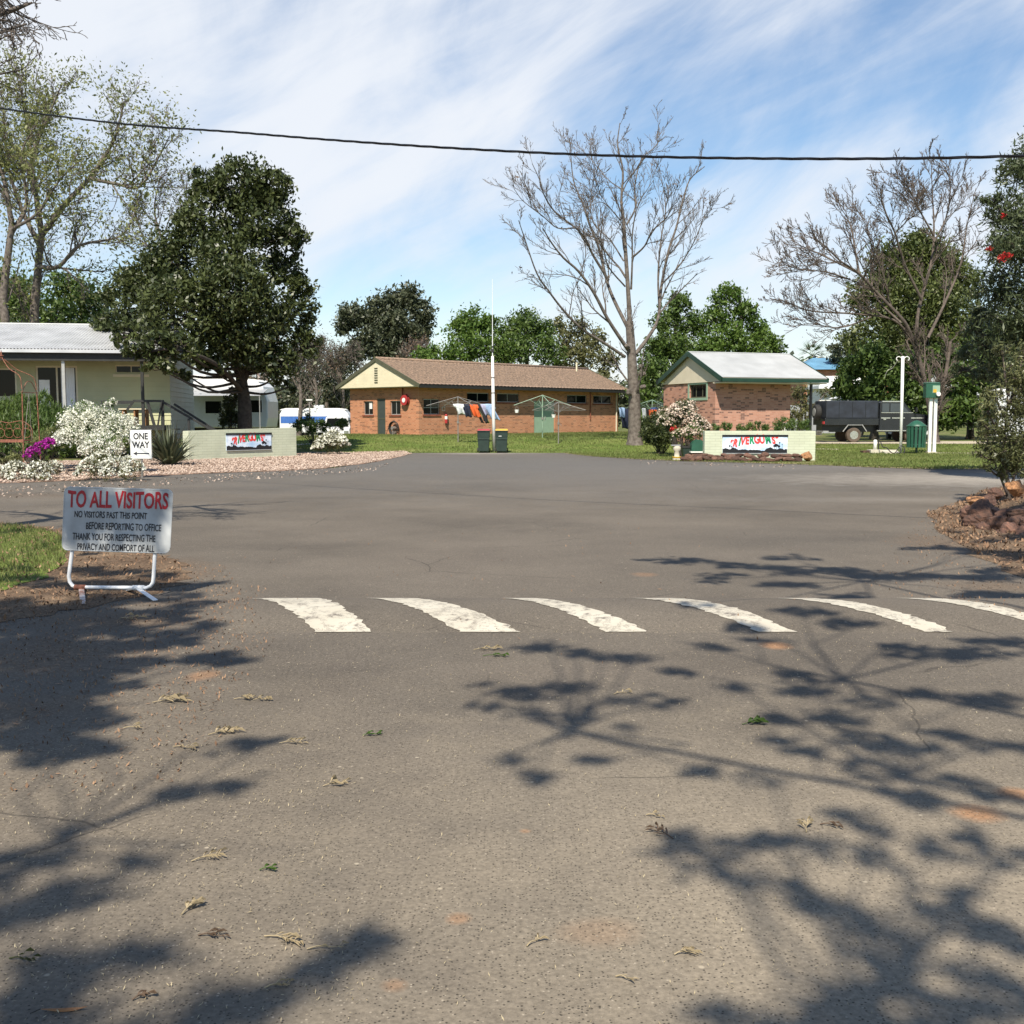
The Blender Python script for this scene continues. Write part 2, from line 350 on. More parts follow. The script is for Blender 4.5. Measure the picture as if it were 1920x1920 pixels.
def stones(P, size, flat=.6, rng=RNG):
    """low irregular octahedra"""
    n = len(P); base = np.array([(1, 0, 0), (0, 1, 0), (-1, 0, 0), (0, -1, 0), (0, 0, 1), (0, 0, -.5)], float)
    a = rng.random(n)*6.283; ca, sa = np.cos(a), np.sin(a)
    s = size*(.5+rng.random((n, 1, 3))); s[:, :, 2] *= flat
    B = base[None]*s*(.8+.4*rng.random((n, 6, 1)))
    V = np.stack([B[..., 0]*ca[:, None]-B[..., 1]*sa[:, None], B[..., 0]*sa[:, None]+B[..., 1]*ca[:, None], B[..., 2]], -1)+P[:, None, :]
    T = np.array([(0, 1, 4), (1, 2, 4), (2, 3, 4), (3, 0, 4), (1, 0, 5), (2, 1, 5), (3, 2, 5), (0, 3, 5)])
    Fc = (np.arange(n)[:, None, None]*6+T[None]).reshape(-1, 3)
    return V.reshape(-1, 3), Fc, np.repeat(rng.random(n), 8)
def inpoly(P, poly):
    x, y = P[:, 0], P[:, 1]; ins = np.zeros(len(P), bool); n = len(poly)
    for i in range(n):
        x0, y0 = poly[i]; x1, y1 = poly[(i+1) % n]
        c = ((y0 > y) != (y1 > y)) & (x < (x1-x0)*(y-y0)/(y1-y0+1e-12)+x0); ins ^= c
    return ins
def scatter(poly, n, rng=RNG):
    a = np.array(poly); lo, hi = a.min(0), a.max(0); out = []; c = 0
    while c < n:
        p = lo+(hi-lo)*rng.random((n*2, 2)); p = p[inpoly(p, poly)]; out.append(p); c += len(p)
        if len(p) == 0: break
    return np.concatenate(out)[:n]
def resample(poly, step, wob=0.0, closed=True, rng=RNG):
    out = []; n = len(poly)
    for i in range(n if closed else n-1):
        a = np.array(poly[i], float); b = np.array(poly[(i+1) % n], float); L = np.linalg.norm(b-a); k = max(1, int(L/step))
        for j in range(k):
            p = a+(b-a)*j/k
            if wob: p = p+rng.normal(size=2)*wob
            out.append(tuple(p))
    return out
def sheet(name, poly, dz, m, label=None, step=1.2, wob=0.0, grid=None, kind='structure'):
    """land-following sheet: a grid clipped to an outline"""
    import bmesh
    bm = bmesh.new()
    out = resample(poly, step, wob)
    vs = [bm.verts.new((x, y, 0)) for x, y in out]; bm.faces.new(vs)
    if grid:
        lo = np.min(out, 0); hi = np.max(out, 0)
        for ax in (0, 1):
            for v in np.arange(math.floor(lo[ax])+.37, hi[ax], grid):
                pc = [0, 0, 0]; pc[ax] = v; nn = [0, 0, 0]; nn[ax] = 1
                bmesh.ops.bisect_plane(bm, geom=bm.verts[:]+bm.edges[:]+bm.faces[:], plane_co=pc, plane_no=nn)
    bmesh.ops.triangulate(bm, faces=[f for f in bm.faces if len(f.verts) > 4])
    for v in bm.verts: v.co.z = Hs(v.co.x, v.co.y)+dz
    for f in bm.faces:
        if f.normal.z < 0: f.normal_flip()
    me = bpy.data.meshes.new(name); bm.to_mesh(me); bm.free()
    o = link(name, me, m); tag(o, label=label, kind=kind); return o
def text(name, s, h, m, parent, fn, bold=.0, xs=1.0, align='LEFT'):
    """lettering as a mesh: fn(u, v, w) -> position in the parent's space; h = cap height"""
    cu = bpy.data.curves.new('t', 'FONT'); cu.body = s; cu.size = h/.69; cu.extrude = .0015; cu.offset = bold; cu.resolution_u = 3
    cu.align_x = align
    o = bpy.data.objects.new('t', cu); COL.objects.link(o); dg = bpy.context.evaluated_depsgraph_get()
    me = bpy.data.meshes.new_from_object(o.evaluated_get(dg)); bpy.data.objects.remove(o); bpy.data.curves.remove(cu)
    for v in me.vertices: v.co = fn(v.co.x*xs, v.co.y, v.co.z)
    me.materials.clear()
    return link(name, me, m, parent)
# ------------------------------------------------------------------ trees
def branchlets(mb, P, r0, r1, nsub, lmax, lvl, rng, up=.25, ang=.75, tips=None, rmin=.009, start=.15):
    """children along the polyline P (n,3)"""
    P = np.asarray(P, float); seg = np.linalg.norm(np.diff(P, axis=0), axis=1); L = seg.sum(); cum = np.concatenate([[0], np.cumsum(seg)])
    for k in range(nsub):
        s = start+(1-start)*(k+rng.random())/nsub; q = s*L; i = min(int(np.searchsorted(cum, q)-1), len(seg)-1); i = max(i, 0)
        f = (q-cum[i])/(seg[i]+1e-9); p = P[i]+(P[i+1]-P[i])*f; d = (P[i+1]-P[i])/(seg[i]+1e-9)
        rr = rng.normal(size=3); rr -= rr.dot(d)*d; rr /= np.linalg.norm(rr)+1e-9
        a = ang*(.6+.7*rng.random()); nd = d*math.cos(a)+rr*math.sin(a); nd[2] += up*.5; nd /= np.linalg.norm(nd)
        ln = lmax*(1-.55*s)*(.5+.8*rng.random()); rad = max(rmin, min((r0+(r1-r0)*s)*.6, ln*.022+rmin*.5))
        n = 5 if lvl > 0 else 4; Q = [p]; cd = nd.copy()
        for j in range(n-1):
            cd = cd+rng.normal(size=3)*.16; cd[2] += up*.18; cd /= np.linalg.norm(cd); Q.append(Q[-1]+cd*ln/(n-1))
        Q = np.array(Q); mb.tube(Q, np.linspace(rad, max(rmin*.7, rad*.35), n), 3 if rad < .03 else 5, cap=False)
        if tips is not None: tips.append(Q[-1]); tips.append(Q[-2])
        if lvl > 0: branchlets(mb, Q, rad, rad*.4, max(3, int(nsub*.62)), ln*.52, lvl-1, rng, up, ang, tips, rmin, .2)
def spline(pts, k=4):
    """smooth curve through 3-D points (Catmull-Rom)"""
    P = [np.array(p, float) for p in pts]; P = [2*P[0]-P[1]]+P+[2*P[-1]-P[-2]]; out = []
    for i in range(1, len(P)-2):
        for j in range(k):
            t = j/k; a, b, c, d = P[i-1], P[i], P[i+1], P[i+2]
            out.append(.5*((2*b)+(c-a)*t+(2*a-5*b+4*c-d)*t*t+(3*b-a-3*c+d)*t**3))
    out.append(P[-2]); return np.array(out)
def tree(label, trunk, r0, lobes, dens, leaf, lm, bm_='bark', cat='tree', group=None, aspect=.45, up=.5, tilt=None, shell=.5, sub=None, seed=1, name='tree', extra=None, flat=.9, subr=.3, forks=None, twigs=0):
    """trunk: [(px,py,Y)...] first is the base; lobes: [(px,py,Y,r_px)...] in photo pixels, turned into real sizes"""
    rng = np.random.default_rng(seed)
    T = [at(*p) for p in trunk]; b = T[0].copy(); b.z = Hs(b.x, b.y)-.05
    T[0] = b
    root = thing(name, label, cat, b, 0, group)
    mb = MB(); TP = spline([t-b for t in T], 4); rr = r0*(1-.72*np.linspace(0, 1, len(TP))); rr[0] *= 1.35
    mb.tube(TP, rr, 10)
    pts = []; tips = []
    for fk in (forks or []):
        FP = spline([at(*p)-b for p in fk[0]], 4); mb.tube(FP, fk[1]*(1-.7*np.linspace(0, 1, len(FP))), 7)
        if twigs: branchlets(mb, FP, fk[1], fk[1]*.3, twigs, 2.2, 2, rng, tips=tips)
    for (px, py, Y, rp) in lobes:
        c = np.array(at(px, py, Y)); r = rp*Y/F; n = int(dens*r*r)
        p, sc = blob(c, (r, r*.95, r*flat), n, sub=sub, shell=shell, rng=rng, subr=subr); pts.append(p)
        cl = c-np.array(b); lowi = [i for i in range(len(TP)) if TP[i][2] < cl[2]-.1*r] or [0]
        j = max(lowi[-1]-rng.integers(0, 3), len(TP)//3); j = min(j, len(TP)-1); s0 = TP[j]; mid = (s0*.5+cl*.5); mid[2] -= .08*np.linalg.norm(cl-s0)
        Q = spline([s0, mid, cl], 4); q0 = max(.03, min(rr[j]*.6, .05+.045*r)); mb.tube(Q, np.linspace(q0, q0*.4, len(Q)), 5, cap=False)
        for e in sc[:14]:
            e = e-np.array(b); m2 = (cl+e)/2+rng.normal(size=3)*.1*r
            mb.tube([cl*.9+s0*.1, m2, e], [q0*.35, q0*.22, .012], 3, cap=False)
    mb.build('trunk', bm_, root, smooth=True)
    if pts: leafobj('crown', np.concatenate(pts), leaf, lm, root, aspect, up, tilt, rng=rng)
    if extra: extra(root, rng)
    return root
# ------------------------------------------------------------------ ground
def asphalt_mat(name='asphalt', dusty=True):
    m, N, L, b = newmat(name)
    tc = N.new('ShaderNodeTexCoord'); P = tc.outputs['Object']
    def noise(sc, det=4, rough=.5):
        n = N.new('ShaderNodeTexNoise'); n.inputs['Scale'].default_value = sc; n.inputs['Detail'].default_value = det
        n.inputs['Roughness'].default_value = rough; L.new(P, n.inputs['Vector']); return n.outputs[0]
    def rng_(v, a, b_, c=0., d=1.):
        r = N.new('ShaderNodeMapRange'); L.new(v, r.inputs[0])
        for i, q in enumerate((a, b_, c, d)): r.inputs[i+1].default_value = q
        return r.outputs[0]
    def mth(op, a, b_):
        n = N.new('ShaderNodeMath'); n.operation = op
        for i, v in enumerate((a, b_)):
            if isinstance(v, (int, float)): n.inputs[i].default_value = v
            else: L.new(v, n.inputs[i])
        return n.outputs[0]
    def mix(f, a, c, mode='MIX'):
        n = N.new('ShaderNodeMix'); n.data_type = 'RGBA'; n.blend_type = mode
        if isinstance(f, (int, float)): n.inputs[0].default_value = f
        else: L.new(f, n.inputs[0])
        for i, v in ((6, a), (7, c)):
            if isinstance(v, tuple): n.inputs[i].default_value = (*v, 1)
            else: L.new(v, n.inputs[i])
        return n.outputs[2]
    def patch(x, y, rx, ry, soft=.35):
        s = N.new('ShaderNodeMapping'); s.inputs['Location'].default_value = (-x/rx, -y/ry, 0); s.inputs['Scale'].default_value = (1/rx, 1/ry, 0)
        L.new(P, s.inputs[0]); l = N.new('ShaderNodeVectorMath'); l.operation = 'LENGTH'; L.new(s.outputs[0], l.inputs[0])
        d = mth('ADD', l.outputs['Value'], mth('MULTIPLY', mth('SUBTRACT', wob, .5), 1.1))
        return rng_(d, 1.0, 1.0-soft, 0, 1)
    wob = noise(2.3, 5, .6)
    col = mix(rng_(noise(.35, 5, .6), .35, .65), (.094, .080, .064), (.148, .126, .100))
    col = mix(rng_(noise(1.1, 7, .65), .42, .64, 0, .5), col, (.135, .115, .090))
    # pale dusty film: worn wheel paths and the right hand side road
    for (x, y, rx, ry, a, cc) in [(0, 36, 26, 18, .9, (.118, .112, .103)), (-.5, 12, 1.6, 3.2, .3, (.15, .125, .10)), (2.2, 6.0, 1.2, 2.2, .25, (.06, .052, .044)), (-1.6, 7.2, .9, 1.0, .35, (.065, .055, .046)), (.4, 6.6, 1.3, .5, .3, (.17, .14, .11)), (3.6, 14, 2.0, 2.0, .3, (.075, .068, .06)), (-4.5, 24, 3, 2.5, .3, (.078, .074, .07)), (1.6, 3.0, 3.6, 3.4, .95, (.240, .202, .150)), (13.5, 27.5, 8, 4.2, 1.0, (.30, .27, .23)), (8, 20.6, 4.5, .9, .5, (.22, .195, .165)), (9, 34, 6, 3, .45, (.17, .155, .14)), (5.0, 21.0, 5.5, 1.8, .30, (.155, .138, .115)),
                                  (1.3, 12.5, 2.2, 5.0, .35, (.135, .115, .092)), (2.5, 30, 3, 12, .22, (.16, .145, .13)), (-2.2, 4.6, 2.6, 2.6, .6, (.175, .145, .108)),
                                  (-1.2, 47.0, 3.2, 1.6, .6, (.34, .31, .27)), (17, 34.5, 7, 1.6, .8, (.42, .38, .31))]:
        col = mix(mth('MULTIPLY', patch(x, y, rx, ry, .9), a), col, cc)
    for (px, py, rx, ry, a) in [(1455, 1212, .13, .16, .9), (1830, 1528, .13, .13, .85), (1905, 1490, .10, .10, .8), (380, 1268, .12, .16, .55), (860, 1725, .05, .05, .5), (740, 1850, .05, .05, .4), (1120, 1750, .16, .12, .22), (985, 1560, .03, .03, .5), (1210, 1078, .16, .2, .35)]:
        g = gnd(px, py); col = mix(mth('MULTIPLY', patch(g.x, g.y, rx, ry, .6), a), col, (.30, .165, .085))
    for (px, py, rx, ry, a) in [(300, 1075, .7, 1.3, .9), (210, 1165, .9, .5, .8), (90, 1230, .9, .9, .75), (330, 1130, .5, .3, .6), (60, 1330, .6, .4, .5), (1780, 1020, .8, 1.2, .7), (1870, 1100, .7, .5, .6), (20, 930, 4, 1.0, .35)]:
        g = gnd(px, py); col = mix(mth('MULTIPLY', patch(g.x, g.y, rx, ry, .9), a), col, mix(rng_(noise(26, 4, .7), .35, .65), (.085, .055, .036), (.20, .145, .095)))
    # aggregate: dark pits and pale chips
    v = N.new('ShaderNodeTexVoronoi'); v.inputs['Scale'].default_value = 85; L.new(P, v.inputs['Vector'])
    sp = N.new('ShaderNodeSeparateColor'); L.new(v.outputs['Color'], sp.inputs[0])
    pit = mth('MULTIPLY', mth('LESS_THAN', sp.outputs[0], .42), rng_(v.outputs['Distance'], .34, .22, 0, 1))
    col = mix(mth('MULTIPLY', pit, .72), col, (.028, .023, .018))
    chip = mth('MULTIPLY', mth('GREATER_THAN', sp.outputs[1], .90), rng_(v.outputs['Distance'], .38, .2, 0, 1))
    col = mix(mth('MULTIPLY', chip, .7), col, (.36, .31, .24))
    n3 = noise(55, 3, .7); col = mix(1.0, col, mix(rng_(n3, .3, .7), (.72, .72, .72), (1.25, 1.25, 1.25)), 'MULTIPLY')
    v2 = N.new('ShaderNodeTexVoronoi'); v2.inputs['Scale'].default_value = 9; L.new(P, v2.inputs['Vector'])
    s2 = N.new('ShaderNodeSeparateColor'); L.new(v2.outputs['Color'], s2.inputs[0])
    spot = mth('MULTIPLY', mth('GREATER_THAN', s2.outputs[0], .72), rng_(v2.outputs['Distance'], .10, .05, 0, 1))
    col = mix(mth('MULTIPLY', spot, .7), col, (.42, .36, .27))
    # hairline cracks
    v3 = N.new('ShaderNodeTexVoronoi'); v3.feature = 'DISTANCE_TO_EDGE'; v3.inputs['Scale'].default_value = .42
    ds = N.new('ShaderNodeMixRGB'); ds.inputs[0].default_value = .12; L.new(P, ds.inputs[1])
    nz = N.new('ShaderNodeTexNoise'); nz.inputs['Scale'].default_value = 3; nz.inputs['Detail'].default_value = 6; L.new(P, nz.inputs['Vector']); L.new(nz.outputs['Color'], ds.inputs[2])
    L.new(ds.outputs[0], v3.inputs['Vector'])
    ck = mth('MULTIPLY', rng_(v3.outputs['Distance'], .0035, .001, 0, 1), rng_(noise(.6, 2), .54, .62, 0, .55))
    col = mix(ck, col, (.03, .026, .022))
    L.new(col, b.inputs['Base Color']); b.inputs['Roughness'].default_value = .88; b.inputs['Specular IOR Level'].default_value = .25
    bp = N.new('ShaderNodeBump'); bp.inputs['Strength'].default_value = .55; bp.inputs['Distance'].default_value = .006
    L.new(mth('SUBTRACT', mth('MULTIPLY', n3, .7), pit), bp.inputs['Height']); L.new(bp.outputs[0], b.inputs['Normal'])
    return m
M['asphalt'] = asphalt_mat()
def ground_mat(name, stops, scale, fine=40, bump=.5):
    m, N, L, b = newmat(name); tc = N.new('ShaderNodeTexCoord')
    n = N.new('ShaderNodeTexNoise'); n.inputs['Scale'].default_value = scale; n.inputs['Detail'].default_value = 7; n.inputs['Roughness'].default_value = .65; L.new(tc.outputs['Object'], n.inputs['Vector'])
    cr = N.new('ShaderNodeValToRGB'); L.new(n.outputs[0], cr.inputs[0]); e = cr.color_ramp.elements
    e[0].position = stops[0][0]; e[0].color = (*stops[0][1], 1); e[1].position = stops[-1][0]; e[1].color = (*stops[-1][1], 1)
    for p, c in stops[1:-1]: q = e.new(p); q.color = (*c, 1)
    n2 = N.new('ShaderNodeTexNoise'); n2.inputs['Scale'].default_value = fine; n2.inputs['Detail'].default_value = 3; L.new(tc.outputs['Object'], n2.inputs['Vector'])
    mr = N.new('ShaderNodeMapRange'); mr.inputs[1].default_value = .3; mr.inputs[2].default_value = .7; mr.inputs[3].default_value = .6; mr.inputs[4].default_value = 1.35; L.new(n2.outputs[0], mr.inputs[0])
    mx = N.new('ShaderNodeMix'); mx.data_type = 'RGBA'; mx.blend_type = 'MULTIPLY'; mx.inputs[0].default_value = 1
    L.new(cr.outputs[0], mx.inputs[6]); L.new(mr.outputs[0], mx.inputs[7]); L.new(mx.outputs[2], b.inputs['Base Color'])
    b.inputs['Roughness'].default_value = .95; b.inputs['Specular IOR Level'].default_value = .15
    bp = N.new('ShaderNodeBump'); bp.inputs['Strength'].default_value = bump; bp.inputs['Distance'].default_value = .03; L.new(n2.outputs[0], bp.inputs['Height']); L.new(bp.outputs[0], b.inputs['Normal'])
    return m
M['soilgrass'] = ground_mat('thin_grass_and_soil', [(.30, (.055, .085, .018)), (.48, (.10, .125, .035)), (.60, (.17, .155, .065)), (.75, (.26, .19, .11))], .35, 18)
M['turf'] = ground_mat('lawn_turf', [(.25, (.07, .115, .018)), (.45, (.11, .155, .03)), (.6, (.16, .19, .05)), (.8, (.28, .26, .11))], .5, 14)
M['dirt'] = ground_mat('leafy_dirt', [(.25, (.075, .048, .031)), (.5, (.145, .10, .065)), (.75, (.23, .165, .105))], 1.4, 45)
M['gravel'] = ground_mat('pink_gravel', [(.25, (.19, .115, .08)), (.5, (.35, .24, .18)), (.75, (.48, .37, .30))], 2.5, 30)
M['path'] = ground_mat('pale_path', [(.3, (.36, .31, .23)), (.7, (.50, .44, .34))], 1.5, 30, .2)
def gp(px, py): g = gnd(px, py); return (g.x, g.y)
# one land sheet out to the horizon
xs = np.concatenate([-np.geomspace(900, 45, 14), np.arange(-42, 43, 2.0), np.geomspace(45, 900, 14)])
ys = np.concatenate([-np.geomspace(500, 32, 10), np.arange(-30, 110, 2.0), np.geomspace(112, 1500, 16)])
gx, gy = np.meshgrid(xs, ys); gz = H(gx, gy)-.004
V = np.stack([gx, gy, gz], -1).reshape(-1, 3); nx = len(xs)
ii, jj = np.meshgrid(np.arange(nx-1), np.arange(len(ys)-1)); k0 = (jj*nx+ii).ravel()
tag(link('ground', npmesh('ground', V, np.stack([k0, k0+1, k0+1+nx, k0+nx], 1), 4, smooth=True), 'soilgrass'), kind='structure')
EDGE = [(-700, 925), (-300, 915), (0, 907), (140, 902), (280, 893), (420, 887), (520, 884), (610, 879), (690, 869), (745, 858), (772, 851)]
EDR = [(1062, 850.5), (1110, 856), (1190, 861), (1280, 865), (1400, 868), (1530, 872), (1640, 877), (1750, 880), (1850, 880), (2000, 877), (2500, 874)]
road = [gp(*p) for p in EDGE]+[(-4.4, 47.6), (2.4, 47.6)]+[gp(*p) for p in EDR]+[(36, 20), (36, -25), (-32, -25), (-32, 18)]
tag(sheet('road', road, .004, 'asphalt', step=.7, wob=.035), kind='structure')
# gravel bed on the left
bed = [gp(*p) for p in EDGE]+[(-4.9, 48.8), (-7.5, 47.6), (-9.2, 47.4), (-12.6, 43), (-14, 40), (-17, 38.2), (-30, 36)]
bedp = resample(bed, .7, .05)
sheet('gravel_bed', bed, .012, 'gravel', step=.7, wob=.05)
P = scatter(bed, 26000); P = P[(P[:, 0] > -24)]
P = np.column_stack([P, H(P[:, 0], P[:, 1])+.02+.02*RNG.random(len(P))])
V, Fc, rn = stones(P, .045, .5)
tag(link('gravel_chips', npmesh('gravel_chips', V, Fc, 3, rn), 'lchip'), label='pinkish gravel chips covering the bed round the left wall', cat='gravel', kind='stuff')
# lawns (turf sheets with grass blades)
lawnA = [(-4.9, 48.8), (-7.5, 49.0), (-9.2, 49), (-11.5, 53), (-12, 62), (-9.4, 64.5), (-5.2, 60.3), (7.3, 73.6), (12, 66), (9, 54), (8.2, 48)]+[gp(*p) for p in EDR[::-1][7:]]+[(2.4, 47.6), (-4.4, 47.6)]
lawnB = [gp(1520, 873), gp(1530, 872), gp(1640, 877), gp(1750, 880), gp(1850, 880), (22, 38), (26, 46), (27, 55), (15, 55), (13.0, 46), (11.6, 40.3)]
lawn = []
sheet('lawn', lawnA, .010, 'turf', step=1.0, wob=.05, grid=2.0)
sheet('lawn', lawnB, .010, 'turf', step=1.0, wob=.05, grid=2.0)
def blades(polys, h, w, zoff=.01, name='grass_blades', m='lgrass', label=None, rng=RNG):
    P = np.concatenate([scatter(p, n, rng) for p, n in polys]); n = len(P); z = H(P[:, 0], P[:, 1])+zoff
    B = np.column_stack([P, z]); a = rng.random(n)*6.283; s = (.5+rng.random(n))
    d = np.column_stack([np.cos(a), np.sin(a), np.zeros(n)])*(w/2*s)[:, None]
    tip = B+np.column_stack([rng.normal(size=(n, 2))*h*.45, h*s])
    V = np.stack([B-d, B+d, tip], 1).reshape(-1, 3)
    return tag(link(name, npmesh(name, V, np.arange(3*n).reshape(n, 3), 3, rng.random(n)), m), label=label, cat='grass', kind='stuff')
vg = [(g.x+.0, g.y+.0) for g in [gnd(*p) for p in EDR[:9]]]; vg2 = vg+[(x+.05, y+.55+.2*math.sin(x*3)) for x, y in vg[::-1]]
M['vergesoil'] = ground_mat('dry_verge_soil', [(.3, (.16, .135, .075)), (.5, (.27, .22, .14)), (.7, (.36, .31, .22))], 2.2, 30)
sheet('dirt_verge', [(x, y-.12) for x, y in vg]+vg2[len(vg):], .016, 'vergesoil', step=.4, wob=.05)
blades([([(x, y-.25) for x, y in vg]+[(x, y+.9) for x, y in vg[::-1]], 2600)], .05, .03, label='thin dry grass straggling over the road edge')
blades([(lawnA, 42000), (lawnB, 26000)], .055, .03, label='short sunlit grass on the lawns behind the road')
# left island: dirt, grass
isl = [(-9.5, 17.0)]+[gp(*p) for p in [(-60, 976), (60, 985), (150, 1003), (300, 1035), (345, 1060), (330, 1095), (250, 1125), (120, 1150), (-60, 1185)]]+[(-8, 7.0), (-11, 9)]
sheet('dirt_verge', isl, .0075, 'dirt', step=.16, wob=.07)
islg = [(-9.3, 16.8)]+[gp(*p) for p in [(-60, 980), (50, 990), (110, 1003), (128, 1030), (120, 1058), (75, 1085), (0, 1108), (-80, 1120)]]+[(-9.4, 11)]
sheet('lawn', islg, .014, 'turf', step=.3, wob=.04)
blades([(islg, 16000)], .055, .009, .02, label='patchy green grass on the verge left of the visitors sign')
# right garden bed mound and mulch
bedR = [gp(*p) for p in [(1735, 962), (1790, 945), (1850, 918), (1960, 903), (2300, 905), (2500, 1090), (1960, 1098), (1840, 1050), (1760, 1000)]]
sheet('dirt_verge', bedR, .0075, 'dirt', step=.4, wob=.06)
MND = (11.2, 17.2, 3.3, 3.2)
def mound():
    c = MND; n = 40; V = [(c[0], c[1], .42)]; Fs = []
    for j in range(1, 7):
        f = j/6
        for i in range(n):
            a = i*2*math.pi/n; w = 1+.06*math.sin(3*a+1)
            V.append((c[0]+c[2]*f*w*math.cos(a), c[1]+c[3]*f*w*math.sin(a), .42*(1-f**3)+.02*math.sin(5*a+j)))
    for i in range(n): Fs.append((0, 1+i, 1+(i+1) % n))
    for j in range(5):
        for i in range(n): a = 1+j*n+i; b = 1+j*n+(i+1) % n; Fs.append((a, a+n, b+n, b))
    mb = MB(); mb.add(V, Fs); tag(mb.build('mulch_mound', 'dirt', smooth=True), kind='structure')
mound()
def mulch(poly, n, zf, size, m, name, label, aspect=.35):
    P = scatter(poly, n); z = zf(P); P = np.column_stack([P, z])
    V, Fc = leaves(P, size, aspect, up=3.0)
    return tag(link(name, npmesh(name, V, Fc, 4, RNG.random(n)), m), label=label, cat='mulch', kind='stuff')
def mz(P):
    r = np.hypot((P[:, 0]-MND[0])/MND[2], (P[:, 1]-MND[1])/MND[3]); return np.where(r < 1, .42*(1-r**3), .0)+.02+.02*RNG.random(len(P))
mulch(bedR, 18000, mz, .055, 'lbark', 'bark_mulch', 'reddish bark mulch and dry leaves on the right garden bed')
mulch(isl, 8000, lambda P: .02+.015*RNG.random(len(P)), .045, 'lbark', 'leaf_litter', 'dry leaf litter on the dirt round the visitors sign')
# pale paths across the right lawn and a strip by the gravel
for pl in ([(12.4, 50.6), (15.5, 50.4), (15.5, 50.9), (12.4, 51.0)], [(12.4, 55.6), (30, 55.0), (30, 59.5), (12.4, 59.5)], [(18.6, 47.0), (26, 46.4), (26, 47.3), (18.8, 47.8)], [(-9.6, 52.4), (-12.5, 51.0), (-12.5, 51.5), (-9.8, 52.8)]):
    sheet('path', pl, .016, 'path', step=1.0, wob=.04, grid=2.0)
# ------------------------------------------------------------------ speed hump with painted stripes
HY0, HY1, HH = 7.84, 9.3, .072
def hz(x, y):
    u = np.clip((y-HY0)/(HY1-HY0), 0, 1); e = sm(-2.55, -2.1, x)*(1-sm(6.2, 6.8, x)); return 4*HH*u*(1-u)*e
xs = np.arange(-2.8, 7.0, .1); ys = np.linspace(HY0-.05, HY1+.05, 26); gx, gy = np.meshgrid(xs, ys)
V = np.stack([gx, gy, hz(gx, gy)+.006-.004*((gy < HY0) | (gy > HY1))], -1).reshape(-1, 3); nx = len(xs)
ii, jj = np.meshgrid(np.arange(nx-1), np.arange(len(ys)-1)); k0 = (jj*nx+ii).ravel()
hump = tag(link('speed_hump', npmesh('speed_hump', V, np.stack([k0, k0+1, k0+1+nx, k0+nx], 1), 4, smooth=True), 'asphalt'), kind='structure')
def paint_mat():
    m, N, L, b = newmat('worn_white_road_paint'); tc = N.new('ShaderNodeTexCoord')
    n = N.new('ShaderNodeTexNoise'); n.inputs['Scale'].default_value = 9; n.inputs['Detail'].default_value = 9; n.inputs['Roughness'].default_value = .75; L.new(tc.outputs['Object'], n.inputs['Vector'])
    mr = N.new('ShaderNodeMapRange'); mr.inputs[1].default_value = .52; mr.inputs[2].default_value = .64; L.new(n.outputs[0], mr.inputs[0])
    v = N.new('ShaderNodeTexVoronoi'); v.feature = 'DISTANCE_TO_EDGE'; v.inputs['Scale'].default_value = 5; 
    ds = N.new('ShaderNodeMixRGB'); ds.inputs[0].default_value = .25; L.new(tc.outputs['Object'], ds.inputs[1]); L.new(n.outputs['Color'], ds.inputs[2]); L.new(ds.outputs[0], v.inputs['Vector'])
    m2 = N.new('ShaderNodeMapRange'); m2.inputs[1].default_value = .03; m2.inputs[2].default_value = .01; m2.inputs[4].default_value = .6; L.new(v.outputs[0], m2.inputs[0])
    mx_ = N.new('ShaderNodeMath'); mx_.operation = 'MAXIMUM'; L.new(mr.outputs[0], mx_.inputs[0]); L.new(m2.outputs[0], mx_.inputs[1])
    n2 = N.new('ShaderNodeTexNoise'); n2.inputs['Scale'].default_value = 3; L.new(tc.outputs['Object'], n2.inputs['Vector'])
    a = N.new('ShaderNodeMix'); a.data_type = 'RGBA'; a.inputs[6].default_value = (.56, .52, .43, 1); a.inputs[7].default_value = (.40, .36, .28, 1); L.new(n2.outputs[0], a.inputs[0])
    x = N.new('ShaderNodeMix'); x.data_type = 'RGBA'; L.new(mx_.outputs[0], x.inputs[0]); L.new(a.outputs[2], x.inputs[6]); x.inputs[7].default_value = (.14, .12, .10, 1)
    L.new(x.outputs[2], b.inputs['Base Color']); b.inputs['Roughness'].default_value = .75
    return m
M['roadpaint'] = paint_mat()
for (a, b_, da, db) in [(-1.45, -1.04, -.84, -.70), (-.39, .06, -.93, -1.02), (.70, 1.015, -.85, -.92), (1.84, 2.10, -.88, -.76), (3.07, 3.30, -.86, -.78), (4.05, 4.27, -.80, -.72), (5.15, 5.4, -.8, -.7)]:
    V = []; n = 44; rg = np.random.default_rng(int(abs(a)*100))
    for i in range(n+1):
        u = i/n; y = HY0-.02+u*(HY1-HY0-.02)
        for q in range(5):
            f = q/4; x = (a+da*u)*(1-f)+(b_+db*u)*f
            if q in (0, 4): x += rg.normal()*.013
            yy = y+(rg.normal()*.006 if i in (0, n) else 0); V.append((x, yy, float(hz(x, yy))+.0105))
    Fc = [(i*5+q, i*5+q+1, (i+1)*5+q+1, (i+1)*5+q) for i in range(n) for q in range(4)]
    link('painted_stripe', npmesh('painted_stripe', V, Fc, 4, smooth=True), 'roadpaint', hump)
